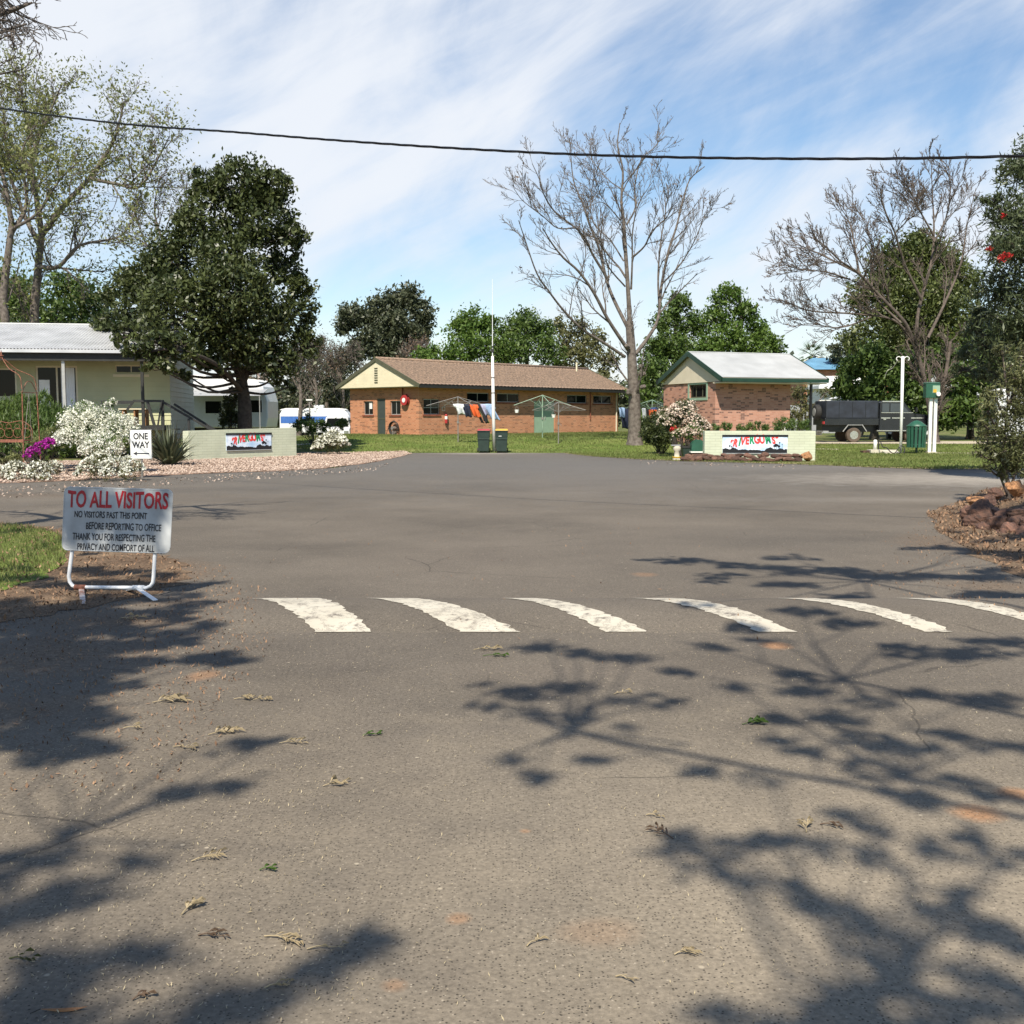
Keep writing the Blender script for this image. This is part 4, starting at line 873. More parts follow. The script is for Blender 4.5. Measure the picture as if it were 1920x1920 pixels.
# tall sparse spring-leafed trees behind the cabin
def sparse(label, base, limbs, r0, seed, nsub=13, lmax=2.6, nleaf=9000, leaf=.13, lm='lsparse', bk='twig', lvl=2, spread=.25, group=None, ang=.75, rmin=.011, cat='tree', up=.25, lf=None):
    rng = np.random.default_rng(seed); b = at(*base); b.z = Hs(b.x, b.y)-.05
    root = thing('tree', label, cat, b, 0, group); mb = MB(); tips = []
    for k, (pts, ra, rb) in enumerate(limbs):
        Pn = [at(*p)-b for p in pts]
        if k == 0: Pn[0] = Vector((0, 0, 0))
        Q = spline(Pn, 4); rr = np.linspace(ra, rb, len(Q))
        if k == 0: rr[0] *= 1.35; rr[1] *= 1.1
        mb.tube(Q, rr, 9 if ra > .1 else 6, cap=False)
        branchlets(mb, Q, ra, rb, nsub if k else int(nsub*.8), lmax, lvl, rng, up, ang, tips, rmin, .3 if k == 0 else .2)
    mb.build('trunk', bk, root, smooth=True)
    if nleaf:
        T = np.array(tips); idx = rng.integers(0, len(T), nleaf)
        if lf: keep = np.array(lf(T[idx]+np.array(b))); idx = idx[keep]
        P = T[idx]+rng.normal(size=(len(idx), 3))*spread+np.array(b); leafobj('crown', P, leaf, lm, root, .42, .4, rng=rng)
    return root
Y = 54
sparse('tall thin-leafed spring tree rising behind the cabin roof, left of the dark evergreen', (66, 800, Y),
       [([(66, 800, Y), (64, 610, Y), (70, 520, Y), (78, 440, Y)], .26, .16), ([(78, 440, Y), (68, 370, Y), (60, 300, Y), (90, 220, Y), (115, 160, Y)], .16, .03), ([(78, 440, Y), (120, 385, Y), (170, 330, Y), (215, 260, Y), (232, 190, Y)], .17, .03),
        ([(170, 335, Y), (220, 345, Y-1), (262, 350, Y-2), (300, 290, Y-2), (318, 255, Y-2)], .10, .02), ([(72, 500, Y), (110, 500, Y-2), (150, 460, Y-3), (230, 440, Y-3), (262, 370, Y-3)], .12, .02), ([(74, 460, Y), (40, 390, Y+1), (15, 310, Y+1), (5, 200, Y+1)], .14, .03), ([(60, 300, Y), (50, 220, Y+1), (30, 140, Y+1)], .08, .02)],
       .3, 11, 15, 3.2, 12000, .17, spread=.42, bk='bark')
Y = 50
sparse('tall thin-leafed spring tree at the left edge behind the cabin, its trunk leaning', (8, 800, Y),
       [([(8, 800, Y), (10, 620, Y), (6, 560, Y), (16, 470, Y), (22, 420, Y)], .23, .13), ([(22, 420, Y), (5, 330, Y), (-30, 250, Y)], .13, .03), ([(20, 440, Y), (50, 380, Y+1), (40, 290, Y+1), (70, 230, Y+1)], .12, .02), ([(8, 560, Y), (-60, 480, Y), (-120, 360, Y)], .15, .03), ([(22, 430, Y), (70, 400, Y-1), (110, 340, Y-1), (150, 300, Y-1)], .09, .02)],
       .3, 12, 12, 2.8, 9500, .17, spread=.42, bk='bark')
sparse('grey leafless shrubby tree squeezed between the spring tree and the dark evergreen', (330, 800, 56), [([(330, 800, 56), (325, 600, 56), (315, 480, 56)], .16, .08), ([(315, 480, 56), (290, 400, 56), (300, 330, 56)], .08, .02), ([(318, 500, 56), (345, 420, 56), (350, 340, 56)], .08, .02), ([(320, 520, 56), (270, 450, 56), (250, 380, 56)], .07, .02)], .2, 13, 13, 2.2, 1500, .12, 'lolive')
# middle bare tree with seed balls
Y = 52
def seedballs(root, rng): pass
z3 = lambda L, Y0=52.0, dY=0.0: [(860+x/3.556, 180+y/3.556, Y0+dY*i/len(L)) for i, (x, y) in enumerate(L)]
bare = [([(1190, 836, Y), (1190, 790, Y), (1189, 740, Y), (1186, 700, Y), (1184, 660, Y), (1180, 602, Y)], .40, .24),
        (z3([(1140, 1500), (1130, 1300), (1110, 1000), (1100, 830), (1085, 700), (1095, 500), (1060, 330), (1075, 180)]), .20, .025),
        (z3([(1150, 1720), (1080, 1620), (990, 1480), (900, 1310), (800, 1170), (700, 1080), (620, 980), (560, 880)], 52, -4), .17, .03),
        (z3([(1125, 1540), (1040, 1370), (990, 1240), (930, 1000), (870, 850), (830, 720), (765, 560), (740, 280)], 52, 3), .16, .025),
        (z3([(1000, 1230), (890, 1050), (850, 960), (780, 880), (640, 770), (570, 660), (540, 560), (490, 450)], 52.4, -3), .12, .02),
        (z3([(780, 880), (660, 880), (560, 800), (430, 700), (370, 620)], 51, -2), .06, .015),
        (z3([(1110, 1740), (960, 1640), (830, 1560), (700, 1430), (600, 1300), (520, 1180), (440, 950), (400, 830)], 52, -5), .13, .02),
        (z3([(1180, 1720), (1270, 1600), (1330, 1480), (1350, 1280), (1400, 1030), (1450, 880), (1490, 720), (1540, 560), (1640, 470)], 52, 3), .17, .025),
        (z3([(1120, 860), (1180, 740), (1175, 600), (1220, 420), (1320, 330), (1340, 240)], 52, 2), .09, .015),
        (z3([(1155, 1080), (1240, 1000), (1290, 900), (1400, 790), (1440, 640)], 52, -3), .09, .015),
        (z3([(1150, 1290), (1158, 1080), (1160, 900), (1200, 720), (1300, 560)], 52.3, -2), .09, .015),
        (z3([(1110, 1270), (1000, 1140), (960, 1000), (880, 870)], 52, -3), .07, .015),
        (z3([(1100, 1100), (1010, 960), (900, 850), (880, 700), (910, 500)], 52, 3), .07, .015),
        (z3([(1340, 1470), (1330, 1200), (1350, 950), (1380, 740), (1340, 480)], 53, 2), .10, .015),
        (z3([(1350, 1260), (1480, 1120), (1580, 950), (1640, 800), (1700, 750)], 53, -2), .07, .012),
        (z3([(1080, 830), (990, 730), (930, 710), (830, 760)], 52, -2), .05, .012), (z3([(1085, 620), (1000, 560), (880, 420), (800, 330)], 52, 2), .05, .012)]
tb = sparse('tall leafless tree with pruning scars standing on the lawn between the two brick buildings', (1190, 836, 52), [(p, (ra*.85 if i == 0 else ra*.58), rb*.8) for i, (p, ra, rb) in enumerate(bare)], .4, 21, 12, 2.6, 500, .12, 'lbrown', 'bark', 2, .12, ang=.52, rmin=.010, up=.25)
for (px, py, dx) in ((1200, 688, .9), (1203, 702, 1), (1181, 738, -1), (1203, 726, 1), (1180, 735, -.6), (1178, 650, -1)):
    mb = MB(); p = at(px, py, 51.7)-tb.location; mb.tube([p, p+Vector((.12*dx, -.16, .04)), p+Vector((.14*dx, -.2, .05))], [.12, .10, .06], 8); mb.build('branch_stub', 'bark', tb)
# background, left to right
def canopy(label, base, top, lobes, dens, leaf, lm, seed, bk='bark', r0=.25, **k):
    k.setdefault('subr', .42); k.setdefault('shell', .4)
    dens *= 2.2; leaf *= 1.12; lobes = [(l[0], l[1], l[2], l[3]*1.12) for l in lobes]
    return tree(label, [(base[0], 800, base[1]), (base[0], (800+top)/2+40, base[1]), (base[0]+5, top+60, base[1]), (base[0], top+25, base[1])], r0, lobes, dens, leaf, lm, bk, seed=seed, **k)
GT = 'trees growing behind the buildings'
canopy('mid green bush showing above the cabin roof at the far left', (40, 62), 520, [(20, 590, 62, 50), (60, 560, 62, 42), (0, 540, 63, 45), (100, 590, 61, 40), (40, 640, 61, 50)], 330, .22, 'lmid', 31, group=GT)
canopy('mid green bush behind the cabin roof, next to the dark evergreen', (150, 64), 520, [(130, 540, 64, 42), (175, 570, 63, 45), (110, 620, 62, 45), (200, 620, 62, 50), (170, 650, 61, 50)], 330, .22, 'lmid', 32, group=GT)
canopy('big grey-green gum tree far behind, left of the amenities roof', (735, 108), 545, [(765, 563, 108, 30), (725, 575, 108, 32), (795, 590, 108, 26), (690, 600, 108, 34), (660, 590, 107, 26), (640, 612, 107, 18), (745, 610, 106, 34), (710, 640, 106, 34), (775, 630, 107, 30), (800, 625, 108, 18), (680, 650, 107, 28), (735, 665, 106, 34)], 260, .34, 'lgum', 33, r0=.6, group=GT)
for i, (px, Yb, tp, lb) in enumerate([(590, 92, 640, 'grey scrubby leafless tree between the dark evergreen and the amenities block'), (640, 96, 655, 'grey leafless tree just left of the amenities gable'), (500, 84, 640, 'brownish leafless tree behind the silver caravan'), (560, 78, 655, 'leafless sapling behind the blue striped caravan'), (780, 100, 640, 'grey leafless tree rising over the left end of the tiled roof')]):
    sparse(lb, (px, 800, Yb), [([(px, 800, Yb), (px+4, 740, Yb), (px-4, 690, Yb)], .16, .09)]+[([(px, 730-9*j, Yb), (px+dx*.5, 700-9*j, Yb), (px+dx, tp+12*abs(dx)/10, Yb)], .08, .02) for j, dx in enumerate((-34, -18, -6, 9, 22, 36))], .2, 40+i, 12, 2.2, 1600, .16, 'lgum' if i % 2 else 'lbrown', 'bark', 2, .3, rmin=.02, group='leafless trees in the background')
canopy('dark olive tree filling the gap left of the amenities block', (612, 100), 650, [(600, 700, 100, 34), (640, 690, 101, 32), (660, 665, 101, 24), (570, 720, 99, 26), (630, 735, 98, 30), (560, 750, 97, 24)], 210, .26, 'lgum', 45, group=GT)
canopy('fresh green round tree behind the amenities roof, left of the antenna mast', (880, 86), 568, [(885, 600, 86, 32), (860, 620, 86, 26), (915, 610, 86, 26), (880, 650, 85, 38), (850, 665, 84, 28), (925, 650, 85, 32), (812, 668, 84, 22), (785, 672, 84, 18)], 300, .24, 'lbright', 51, group=GT)
canopy('mid green tree behind the amenities roof, right of the antenna mast', (985, 88), 580, [(985, 610, 88, 34), (955, 620, 87, 26), (1015, 625, 88, 28), (975, 655, 86, 38), (1030, 660, 86, 32), (940, 670, 85, 26)], 300, .24, 'lmid', 52, group=GT)
canopy('light green tree behind the right end of the tiled roof', (1090, 90), 585, [(1085, 620, 90, 28), (1060, 640, 90, 28), (1120, 640, 89, 26), (1095, 670, 88, 34), (1135, 680, 87, 28), (1060, 680, 88, 26), (1140, 715, 86, 26), (1045, 612, 91, 20)], 200, .24, 'lolive', 53, group=GT)
canopy('leafy green tree between the bare tree and the steel roofed building', (1262, 74), 545, [(1275, 570, 74, 26), (1250, 600, 74, 30), (1298, 610, 74, 32), (1262, 650, 73, 38), (1228, 660, 73, 30), (1300, 665, 72, 34), (1215, 700, 72, 30), (1205, 740, 71, 30), (1240, 700, 71, 30), (1215, 780, 71, 28)], 420, .22, 'lmid', 54, group=GT)
canopy('bright green tree with two rounded tops rising behind the steel roof', (1385, 72), 530, [(1362, 558, 72, 28), (1395, 590, 72, 28), (1345, 600, 72, 30), (1420, 620, 72, 28), (1375, 640, 71, 36), (1440, 640, 71, 24), (1335, 650, 71, 30), (1420, 660, 71, 32), (1460, 655, 71, 18)], 420, .22, 'lbright', 55, group=GT)
canopy('low scrubby tree seen between the steel roofed building and the parked utility truck', (1500, 80), 700, [(1500, 745, 80, 24), (1525, 760, 80, 18), (1495, 780, 79, 22), (1550, 735, 84, 16)], 300, .18, 'lolive', 56, group=GT)
canopy('huge rounded olive conifer behind the right leafless tree', (1710, 70), 440, [(1720, 470, 70, 44), (1680, 500, 70, 52), (1640, 560, 70, 50), (1760, 500, 70, 50), (1720, 570, 68.5, 74), (1650, 640, 69, 60), (1800, 540, 71, 50), (1790, 620, 69, 66), (1720, 660, 68.5, 64)], 520, .21, 'lconifer', 57, r0=.5, shell=.5, subr=.32, group=GT)
canopy('glossy bright green leafy tree behind the parked utility truck', (1640, 63.5), 650, [(1600, 690, 63.5, 26), (1640, 670, 63, 32), (1590, 725, 63, 28), (1660, 715, 62.5, 36), (1620, 750, 62.5, 30), (1700, 690, 63, 36), (1715, 750, 62.5, 38), (1670, 765, 62.5, 30)], 620, .24, 'lmid', 58, group=GT)
canopy('dark tree behind the palm at the right of the steel roof', (1585, 105), 620, [(1590, 640, 105, 22), (1570, 655, 105, 18), (1610, 660, 105, 26), (1575, 680, 106, 20)], 200, .3, 'lgum', 59, group=GT)
canopy('dark leafy shrub mass under the right hand trees', (1820, 66), 690, [(1800, 720, 64, 40), (1850, 700, 64, 44), (1900, 720, 64, 44), (1790, 775, 63, 34), (1840, 775, 63, 36), (1890, 780, 63, 36), (1940, 780, 63, 36), (1750, 790, 65, 24), (1960, 700, 64, 50), (1780, 680, 66, 40), (1860, 640, 66, 50), (1930, 640, 66, 56)], 420, .24, 'lmid', 60, group=GT)
# distant tree line so no bare horizon shows
def woods():
    rng = np.random.default_rng(77); pts = []
    for k in range(190):
        x = -150+k*1.6+rng.normal()*1.2; y = 128+12*rng.random()+abs(x)*.05; h = 4.5+3.5*rng.random(); r = 2.8+1.6*rng.random()
        p, _ = blob((x, y, h*.55), (r, r, h*.6), 900, rng=rng, shell=.2); pts.append(p)
    P = np.concatenate(pts); V, Fc = leaves(P, .6, .6, .5, rng=rng)
    tag(link('far_woodland', npmesh('far_woodland', V, Fc, 4, rng.random(len(Fc))), 'lgum'), label='dense belt of trees along the horizon behind everything', cat='woodland', kind='stuff')
woods()
# right leafless tree
z4 = lambda L, Y0=57.0, dY=0.0: [(1380+x/3.556, 240+y/3.556, Y0+dY*i/len(L)) for i, (x, y) in enumerate(L)]
rb = [([(1752, 836, 57), (1750, 790, 57), (1746, 752, 57)], .34, .28), ([(1748, 800, 57), (1735, 720, 57), (1722, 670, 57), (1712, 640, 56.8)], .20, .15), ([(1752, 800, 57), (1765, 740, 57), (1775, 690, 57), (1782, 640, 57)], .20, .12),
      (z4([(1180, 1420), (1120, 1290), (950, 1110), (820, 970), (700, 890), (560, 760), (430, 700)], 57, -3), .16, .02), (z4([(820, 970), (800, 850), (760, 640), (690, 520)], 56, 2), .10, .02), (z4([(820, 970), (640, 880), (470, 800), (330, 750)], 56, 3), .09, .015),
      (z4([(1180, 1420), (1050, 1280), (800, 1240), (500, 1220), (340, 1160), (230, 1140)], 57, -3), .11, .015), (z4([(900, 1260), (700, 1330), (520, 1300), (400, 1215)], 56, -2), .07, .015), (z4([(1200, 1400), (1220, 1200), (1300, 900), (1320, 700), (1310, 450), (1300, 220)], 57, 2), .15, .02),
      (z4([(1320, 720), (1230, 560), (1150, 400), (1060, 320)], 57, -2), .08, .015), (z4([(1320, 760), (1400, 600), (1430, 400), (1420, 280)], 57, 2), .08, .015), (z4([(1240, 1150), (1120, 900), (1060, 700), (980, 520), (960, 380)], 57, -3), .11, .018),
      (z4([(1280, 1400), (1400, 1150), (1500, 900), (1540, 650), (1600, 400)], 57, 3), .13, .02), (z4([(1100, 1300), (950, 1150), (900, 1000), (920, 800), (850, 600)], 56, 3), .09, .015), (z4([(760, 1010), (600, 960), (420, 940), (300, 900)], 56, -3), .07, .015), (z4([(1060, 700), (1150, 600), (1200, 420)], 57, 2), .06, .015)]
sparse('spreading leafless tree with reddish bark on the right lawn behind the white posts', (1752, 836, 57), [(p, ra*.68, rb*.7) for p, ra, rb in rb], .34, 22, 16, 2.7, 600, .10, 'lbrown', 'barkred', 2, .15, ang=.55, rmin=.014, up=.22)
# palm beyond the blue roof
def palm():
    b = at(1523, 800, 112); b.z = 0; root = thing('palm', 'fan palm with yellowing lower fronds standing above the blue roof', 'palm tree', b)
    top = at(1523, 668, 112)-b; mb = MB(); mb.tube([(0, 0, -.1), top*.5, top], [.5, .4, .38], 9); mb.build('trunk', 'bark', root, smooth=True)
    rng = np.random.default_rng(5)
    for nm, m_, lo_, hi_, n in (('green_fronds', 'lmid', -.1, 1.3, 22), ('dry_fronds', 'lstraw', -1.2, -.1, 16)):
        V = []; Fc = []; c = 0
        for k in range(n):
            a = k*2.4; e = lo_+(hi_-lo_)*rng.random(); d = Vector((math.cos(a)*math.cos(e), math.sin(a)*math.cos(e), math.sin(e))); s = d.cross(Vector((0, 0, 1))).normalized(); p0 = top; p1 = top+d*1.0
            for j in range(11):
                t_ = (j-5)/5*1.1; dd = (d*math.cos(t_)+s*math.sin(t_)); q = p1+dd*1.2+Vector((0, 0, -.2-.1*abs(j-5))); w = s*.07
                V += [tuple(p1-w), tuple(p1+w), tuple(q)]; Fc.append((c, c+1, c+2)); c += 3
            V += [tuple(p0-s*.03), tuple(p0+s*.03), tuple(p1)]; Fc.append((c, c+1, c+2)); c += 3
        link(nm, npmesh(nm, V, Fc, 3, rng.random(len(Fc))), m_, root)
palm()
# near right: dark bottlebrush tree, young shrub on the mulch mound
tree('tall dark bottlebrush tree with a few red flowers at the right edge', [(2010, 905, 27), (2005, 800, 27), (1990, 650, 27), (1985, 500, 27), (1990, 380, 27)], .22,
     [(1905, 325, 27, 42), (1960, 300, 27.5, 70), (1885, 400, 27, 44), (1950, 420, 26.5, 80), (1900, 480, 26, 60), (1870, 540, 27, 48), (1955, 560, 26, 90), (1890, 610, 26.5, 60), (1850, 650, 27, 40), (1940, 680, 26, 70), (1880, 700, 27, 36), (2040, 420, 27, 90), (2050, 620, 27, 100), (1840, 590, 28, 26), (1830, 620, 28.5, 32), (1815, 660, 29, 26), (1860, 380, 27, 24), (1800, 690, 29, 18), (1840, 700, 28.5, 30), (1875, 460, 26.5, 36)],
     3200, .15, 'lbottle', 'barkdark', aspect=.22, shell=.35, seed=61, subr=.4)
rf = [o for o in bpy.data.objects if o.get('label', '').startswith('tall dark bottlebrush')][0]
for i, (px, py, k) in enumerate([(1884, 481, 1.0), (1876, 484, .7), (1893, 480, .7), (1856, 466, .5), (1881, 405, .5)]): leafobj('flower', np.array(at(px, py, 25.2))+np.random.default_rng(i).normal(size=(60, 3))*.05*k, .06, 'lred', rf, .3)
tree('young olive-green shrub growing on the rock edged mulch mound', [(1893, 940, 19.6), (1890, 905, 19.6), (1880, 860, 19.6), (1885, 800, 19.6), (1890, 740, 19.5)], .045,
     [(1890, 850, 19.6, 48), (1925, 820, 19.6, 60), (1868, 800, 19.4, 44), (1900, 770, 19.5, 50), (1850, 770, 19.2, 26), (1935, 740, 19.7, 54), (1895, 705, 19.6, 36), (1920, 660, 19.6, 30), (1860, 850, 19.3, 34), (1875, 885, 19.3, 22), (1845, 815, 19.2, 20), (1850, 875, 19.2, 14), (1955, 870, 19.8, 60), (1900, 880, 19.5, 30), (1920, 720, 19.5, 40), (1865, 740, 19.4, 28), (1880, 660, 19.6, 24), (1838, 790, 19.1, 16), (1835, 850, 19.1, 12)],
     5200, .08, 'lshrub', 'barkred', aspect=.26, shell=.2, seed=62, cat='shrub', name='shrub', subr=.42,
     forks=[([(1893, 935, 19.6), (1905, 880, 19.5), (1930, 800, 19.5), (1940, 700, 19.5)], .03), ([(1890, 930, 19.6), (1870, 880, 19.5), (1850, 830, 19.3)], .025)])
# ------------------------------------------------------------------ trees whose shade falls on the road (they stand behind and beside the viewer)
def shadetree(label, base, blobs, h0, h1, seed, rs=.95, leaf=.12, m_='lbottle', dens=110, extra3=()):
    rng = np.random.default_rng(seed); b = Vector((base[0], base[1], 0)); root = thing('tree', label, 'tree', b)
    mb = MB(); hubh = h0*.72; hub = np.array([0, 0, hubh])
    mb.tube(spline([(0, 0, -.1), (.1, .05, hubh*.4), (-.1, .1, hubh*.75), tuple(hub)]), np.linspace(.36, .24, 13), 10); pts = []
    # group targets and run limbs to them
    tg = []
    for (px, py, rp, k) in blobs:
        g = gnd(px, py); h = h0+(h1-h0)*rng.random(); s = h/TOSUN.z; p = np.array(g+TOSUN*s)-np.array(b); Yd = g.y; r = max(.09, rp*Yd/F*rs); tg.append((p, r, k, rp, Yd))
    for (x3, y3, z3_, r3, k3) in extra3:
        p = np.array(Vector((x3, y3, z3_))+TOSUN*((h0+1.0*rng.random())/TOSUN.z))-np.array(b); tg.append((p, r3, k3, 40, 9))
    C = np.array([t[0] for t in tg]); nh = 7; hubs = C[rng.choice(len(C), nh, replace=False)]
    for _ in range(6):
        a = np.argmin(((C[:, None]-hubs[None])**2).sum(-1), 1)
        hubs = np.array([C[a == i].mean(0) if (a == i).any() else hubs[i] for i in range(nh)])
    for i in range(nh):
        if not (a == i).any(): continue
        e = hubs[i]+np.array([0, 0, -.7]); m2 = (hub+e)/2+np.array([0, 0, .6]); mb.tube(spline([hub, m2, e]), np.linspace(.045, .02, 9), 6, cap=False)
        for j in np.where(a == i)[0]:
            c, r, k, rp, Yd = tg[j]; mb.tube([e, (e+c)/2+rng.normal(size=3)*.15, c], [.018, .012, .007], 3, cap=False)
    for (c, r, k, rp, Yd) in tg:
        n = int(max(5, dens*20*k*r*r)); ns = max(2, int(2+9*r)); pp = []
        for q in range(ns):                                           # feathery sprays
            an = rng.normal()*.55+(math.pi if rng.random() < .5 else 0); d = np.array([math.cos(an), math.sin(an)*.8, rng.normal()*.25-.15]); s0 = c+rng.normal(size=3)*r*np.array([.38, .38, .2])
            ln = r*(.9+.9*rng.random()); m = n//ns+1; f = rng.random(m); w = (.16*r+.03)*(1-.5*f)
            pp.append(s0+d*(ln*(f-.4))[:, None]+rng.normal(size=(m, 3))*w[:, None]); mb.tube([s0-d*ln*.4, s0+d*ln*.6], [.008, .004], 3, cap=False)
        pts.append(np.concatenate(pp)+np.array(b))
    mb.build('trunk', 'barkdark', root, smooth=True); leafobj('crown', np.concatenate(pts), leaf, m_, root, .34, .6, rng=rng)
Rb = [(1300, 1055, 55, 1), (1390, 1062, 50, 1), (1470, 1072, 60, 1.2), (1480, 1048, 40, 1), (1560, 1070, 60, 1), (1640, 1085, 70, 1), (1740, 1080, 60, 1), (1840, 1080, 80, 1.2), (1920, 1050, 60, 1), (1350, 1085, 50, .8), (1480, 1100, 60, .9), (1600, 1120, 60, .8), (1880, 1120, 80, 1), (1740, 1030, 40, .6), (1830, 1035, 50, .7),
      (1300, 1150, 40, .5), (1380, 1180, 45, .8), (1500, 1160, 50, .9), (1600, 1180, 50, .9), (1700, 1220, 60, 1), (1800, 1230, 70, 1.1), (1900, 1210, 70, 1), (1030, 1213, 50, .9), (1085, 1225, 40, .8), (1130, 1240, 40, .7), (1190, 1230, 40, .6), (1270, 1260, 35, .9), (1330, 1215, 35, .8), (1420, 1205, 35, .8),
      (950, 1290, 40, .8), (1010, 1300, 50, .9), (1080, 1290, 50, .8), (920, 1325, 30, .8), (1000, 1345, 40, .7), (1100, 1350, 50, .6), (1190, 1310, 35, .9), (1250, 1320, 35, .8), (1180, 1360, 30, .5), (1380, 1290, 40, .7), (1480, 1270, 50, .9), (1540, 1300, 50, 1), (1560, 1345, 55, 1), (1470, 1350, 45, .8), (1640, 1320, 50, .9), (1740, 1300, 50, .9), (1850, 1310, 70, 1.1), (1440, 1390, 35, .8), (1520, 1410, 45, .9), (1620, 1390, 55, 1.1), (1700, 1400, 60, 1.1), (1800, 1380, 50, .9), (1900, 1400, 60, 1.1), (1590, 1440, 30, .6),
      (1010, 1453, 32, .9), (960, 1425, 22, .6), (1305, 1447, 40, 1.2), (1135, 1430, 20, .6), (1450, 1460, 35, .6), (1690, 1490, 45, 1.3), (1740, 1510, 40, 1.2), (1800, 1460, 50, 1), (1890, 1500, 40, .8), (1580, 1530, 40, .7), (1640, 1550, 30, .5), (1260, 1567, 36, .9), (1290, 1590, 30, .7), (1370, 1585, 50, .7), (1450, 1585, 45, .8), (1530, 1590, 45, .7), (1620, 1600, 45, .7), (1730, 1600, 45, .8), (1830, 1580, 50, 1), (1900, 1610, 50, 1),
      (1830, 965, 40, 1.2), (1880, 985, 60, 1.8), (1920, 1010, 60, 1.8), (1880, 1040, 60, 1.6), (1920, 965, 50, 1.5), (1800, 1030, 40, 1), (1860, 945, 30, 1.2), (1850, 1015, 36, 1), (1800, 1000, 24, .6), (1790, 955, 16, .5), (1900, 950, 30, .8), (1340, 1625, 35, .6), (1400, 1655, 35, .6), (1470, 1665, 45, .8), (1540, 1690, 50, 1), (1600, 1710, 40, .7), (1770, 1690, 45, 1.2), (1830, 1740, 45, 1.1), (1900, 1760, 40, .9), (1660, 1740, 40, .6), (1700, 1830, 50, .7), (1610, 1880, 50, .9), (1660, 1910, 60, 1.1), (1540, 1900, 40, .6), (1760, 1880, 50, .9), (1850, 1850, 50, 1), (1900, 1900, 60, 1.2), (1370, 1895, 36, .7), (1440, 1930, 40, .7), (1560, 1960, 80, 1), (1800, 1990, 90, 1.2)]
shadetree('tall feathery tree behind the viewer whose shade falls across the right of the road', (6.0, -4.5), [b_ for b_ in Rb], 7.0, 9.2, 71, dens=200)
Lb = [(20, 1150, 70, 1.6), (110, 1165, 70, 1.6), (200, 1155, 60, 1.5), (290, 1150, 50, 1.3), (10, 1210, 80, 1.7), (100, 1225, 80, 1.7), (200, 1215, 70, 1.6), (280, 1205, 55, 1.2), (10, 1275, 80, 1.7), (100, 1280, 80, 1.7), (190, 1265, 60, 1.5), (20, 1345, 80, 1.6), (120, 1345, 70, 1.6), (60, 1405, 60, 1.4), (150, 1395, 45, 1.2), (340, 1135, 40, 1.0), (380, 1175, 40, .9), (400, 1235, 45, 1.0), (30, 1130, 60, 1.2), (120, 1140, 60, 1.2), (200, 1130, 50, 1.1), (280, 1125, 40, 1), (350, 1115, 30, .7), (40, 1180, 70, 1.3), (140, 1190, 70, 1.3), (240, 1180, 55, 1.1), (330, 1165, 35, .7), (30, 1240, 70, 1.4), (120, 1250, 70, 1.4), (220, 1240, 60, 1.2), (300, 1240, 35, .8), (410, 1240, 45, .8), (360, 1200, 35, .5), (40, 1310, 70, 1.3), (130, 1300, 65, 1.2), (200, 1290, 50, 1.2), (190, 1350, 40, 1), (100, 1370, 60, 1.2), (20, 1380, 60, 1.2), (170, 1400, 45, 1), (90, 1420, 50, 1), (450, 1392, 38, 1.1), (500, 1395, 25, .5), (440, 1478, 35, 1), (370, 1480, 35, .7), (310, 1490, 25, .5),
      (40, 1615, 45, 1.1), (90, 1605, 35, .9), (0, 1640, 40, .9), (130, 1675, 45, 1), (90, 1690, 40, .8), (30, 1710, 50, .9), (240, 1620, 40, .5), (210, 1680, 30, .4), (180, 1795, 60, 1), (260, 1790, 60, .9), (100, 1800, 50, .8), (330, 1780, 35, .6), (650, 1785, 50, 1.3), (690, 1760, 30, .6), (610, 1810, 30, .7), (60, 1860, 60, 1), (20, 1920, 70, 1.2), (140, 1910, 50, .8), (430, 1860, 45, 1.1), (470, 1890, 40, 1), (410, 1900, 40, .9), (510, 1870, 30, .6), (420, 1960, 60, 1),
      (160, 1068, 40, .8), (230, 1075, 50, .9), (210, 1095, 50, .9), (120, 1098, 50, 1), (70, 1085, 40, 1), (30, 1070, 30, .8), (310, 1080, 40, .7), (20, 1000, 24, .8), (60, 1150, 70, 1.4), (160, 1160, 60, 1.3), (90, 1215, 70, 1.4), (180, 1215, 60, 1.2), (60, 1275, 70, 1.4), (150, 1330, 60, 1.2), (60, 1345, 60, 1.2), (190, 1000, 24, .7), (150, 985, 20, .7), (260, 1010, 18, .6), (165, 1040, 20, .8)]
shadetree('tall feathery tree behind the viewer whose shade darkens the road left of the visitors sign', (-6.0, -4.5), Lb, 7.0, 9.0, 72, rs=1.12, dens=300, extra3=[(-3.86, 9.4, .95, .13, 1), (-3.85, 9.4, .65, .14, 1.1), (-3.62, 9.4, .72, .11, 1), (-3.42, 9.4, .65, .12, .9), (-3.2, 9.4, .62, .10, .9), (-3.05, 9.4, 1.0, .10, .9), (-3.3, 9.4, .98, .08, .8), (-3.66, 9.4, 1.02, .06, .7), (-3.1, 9.4, .8, .08, .7), (-3.5, 9.4, .86, .08, .9), (-3.9, 9.4, .8, .1, 1.6), (-3.75, 9.4, .58, .1, 1.6), (-3.3, 9.4, .78, .1, 1.4), (-3.5, 9.4, .7, .1, 1.5), (-3.15, 9.4, .7, .09, 1.2), (-3.95, 9.4, 1.02, .07, 1.4)])
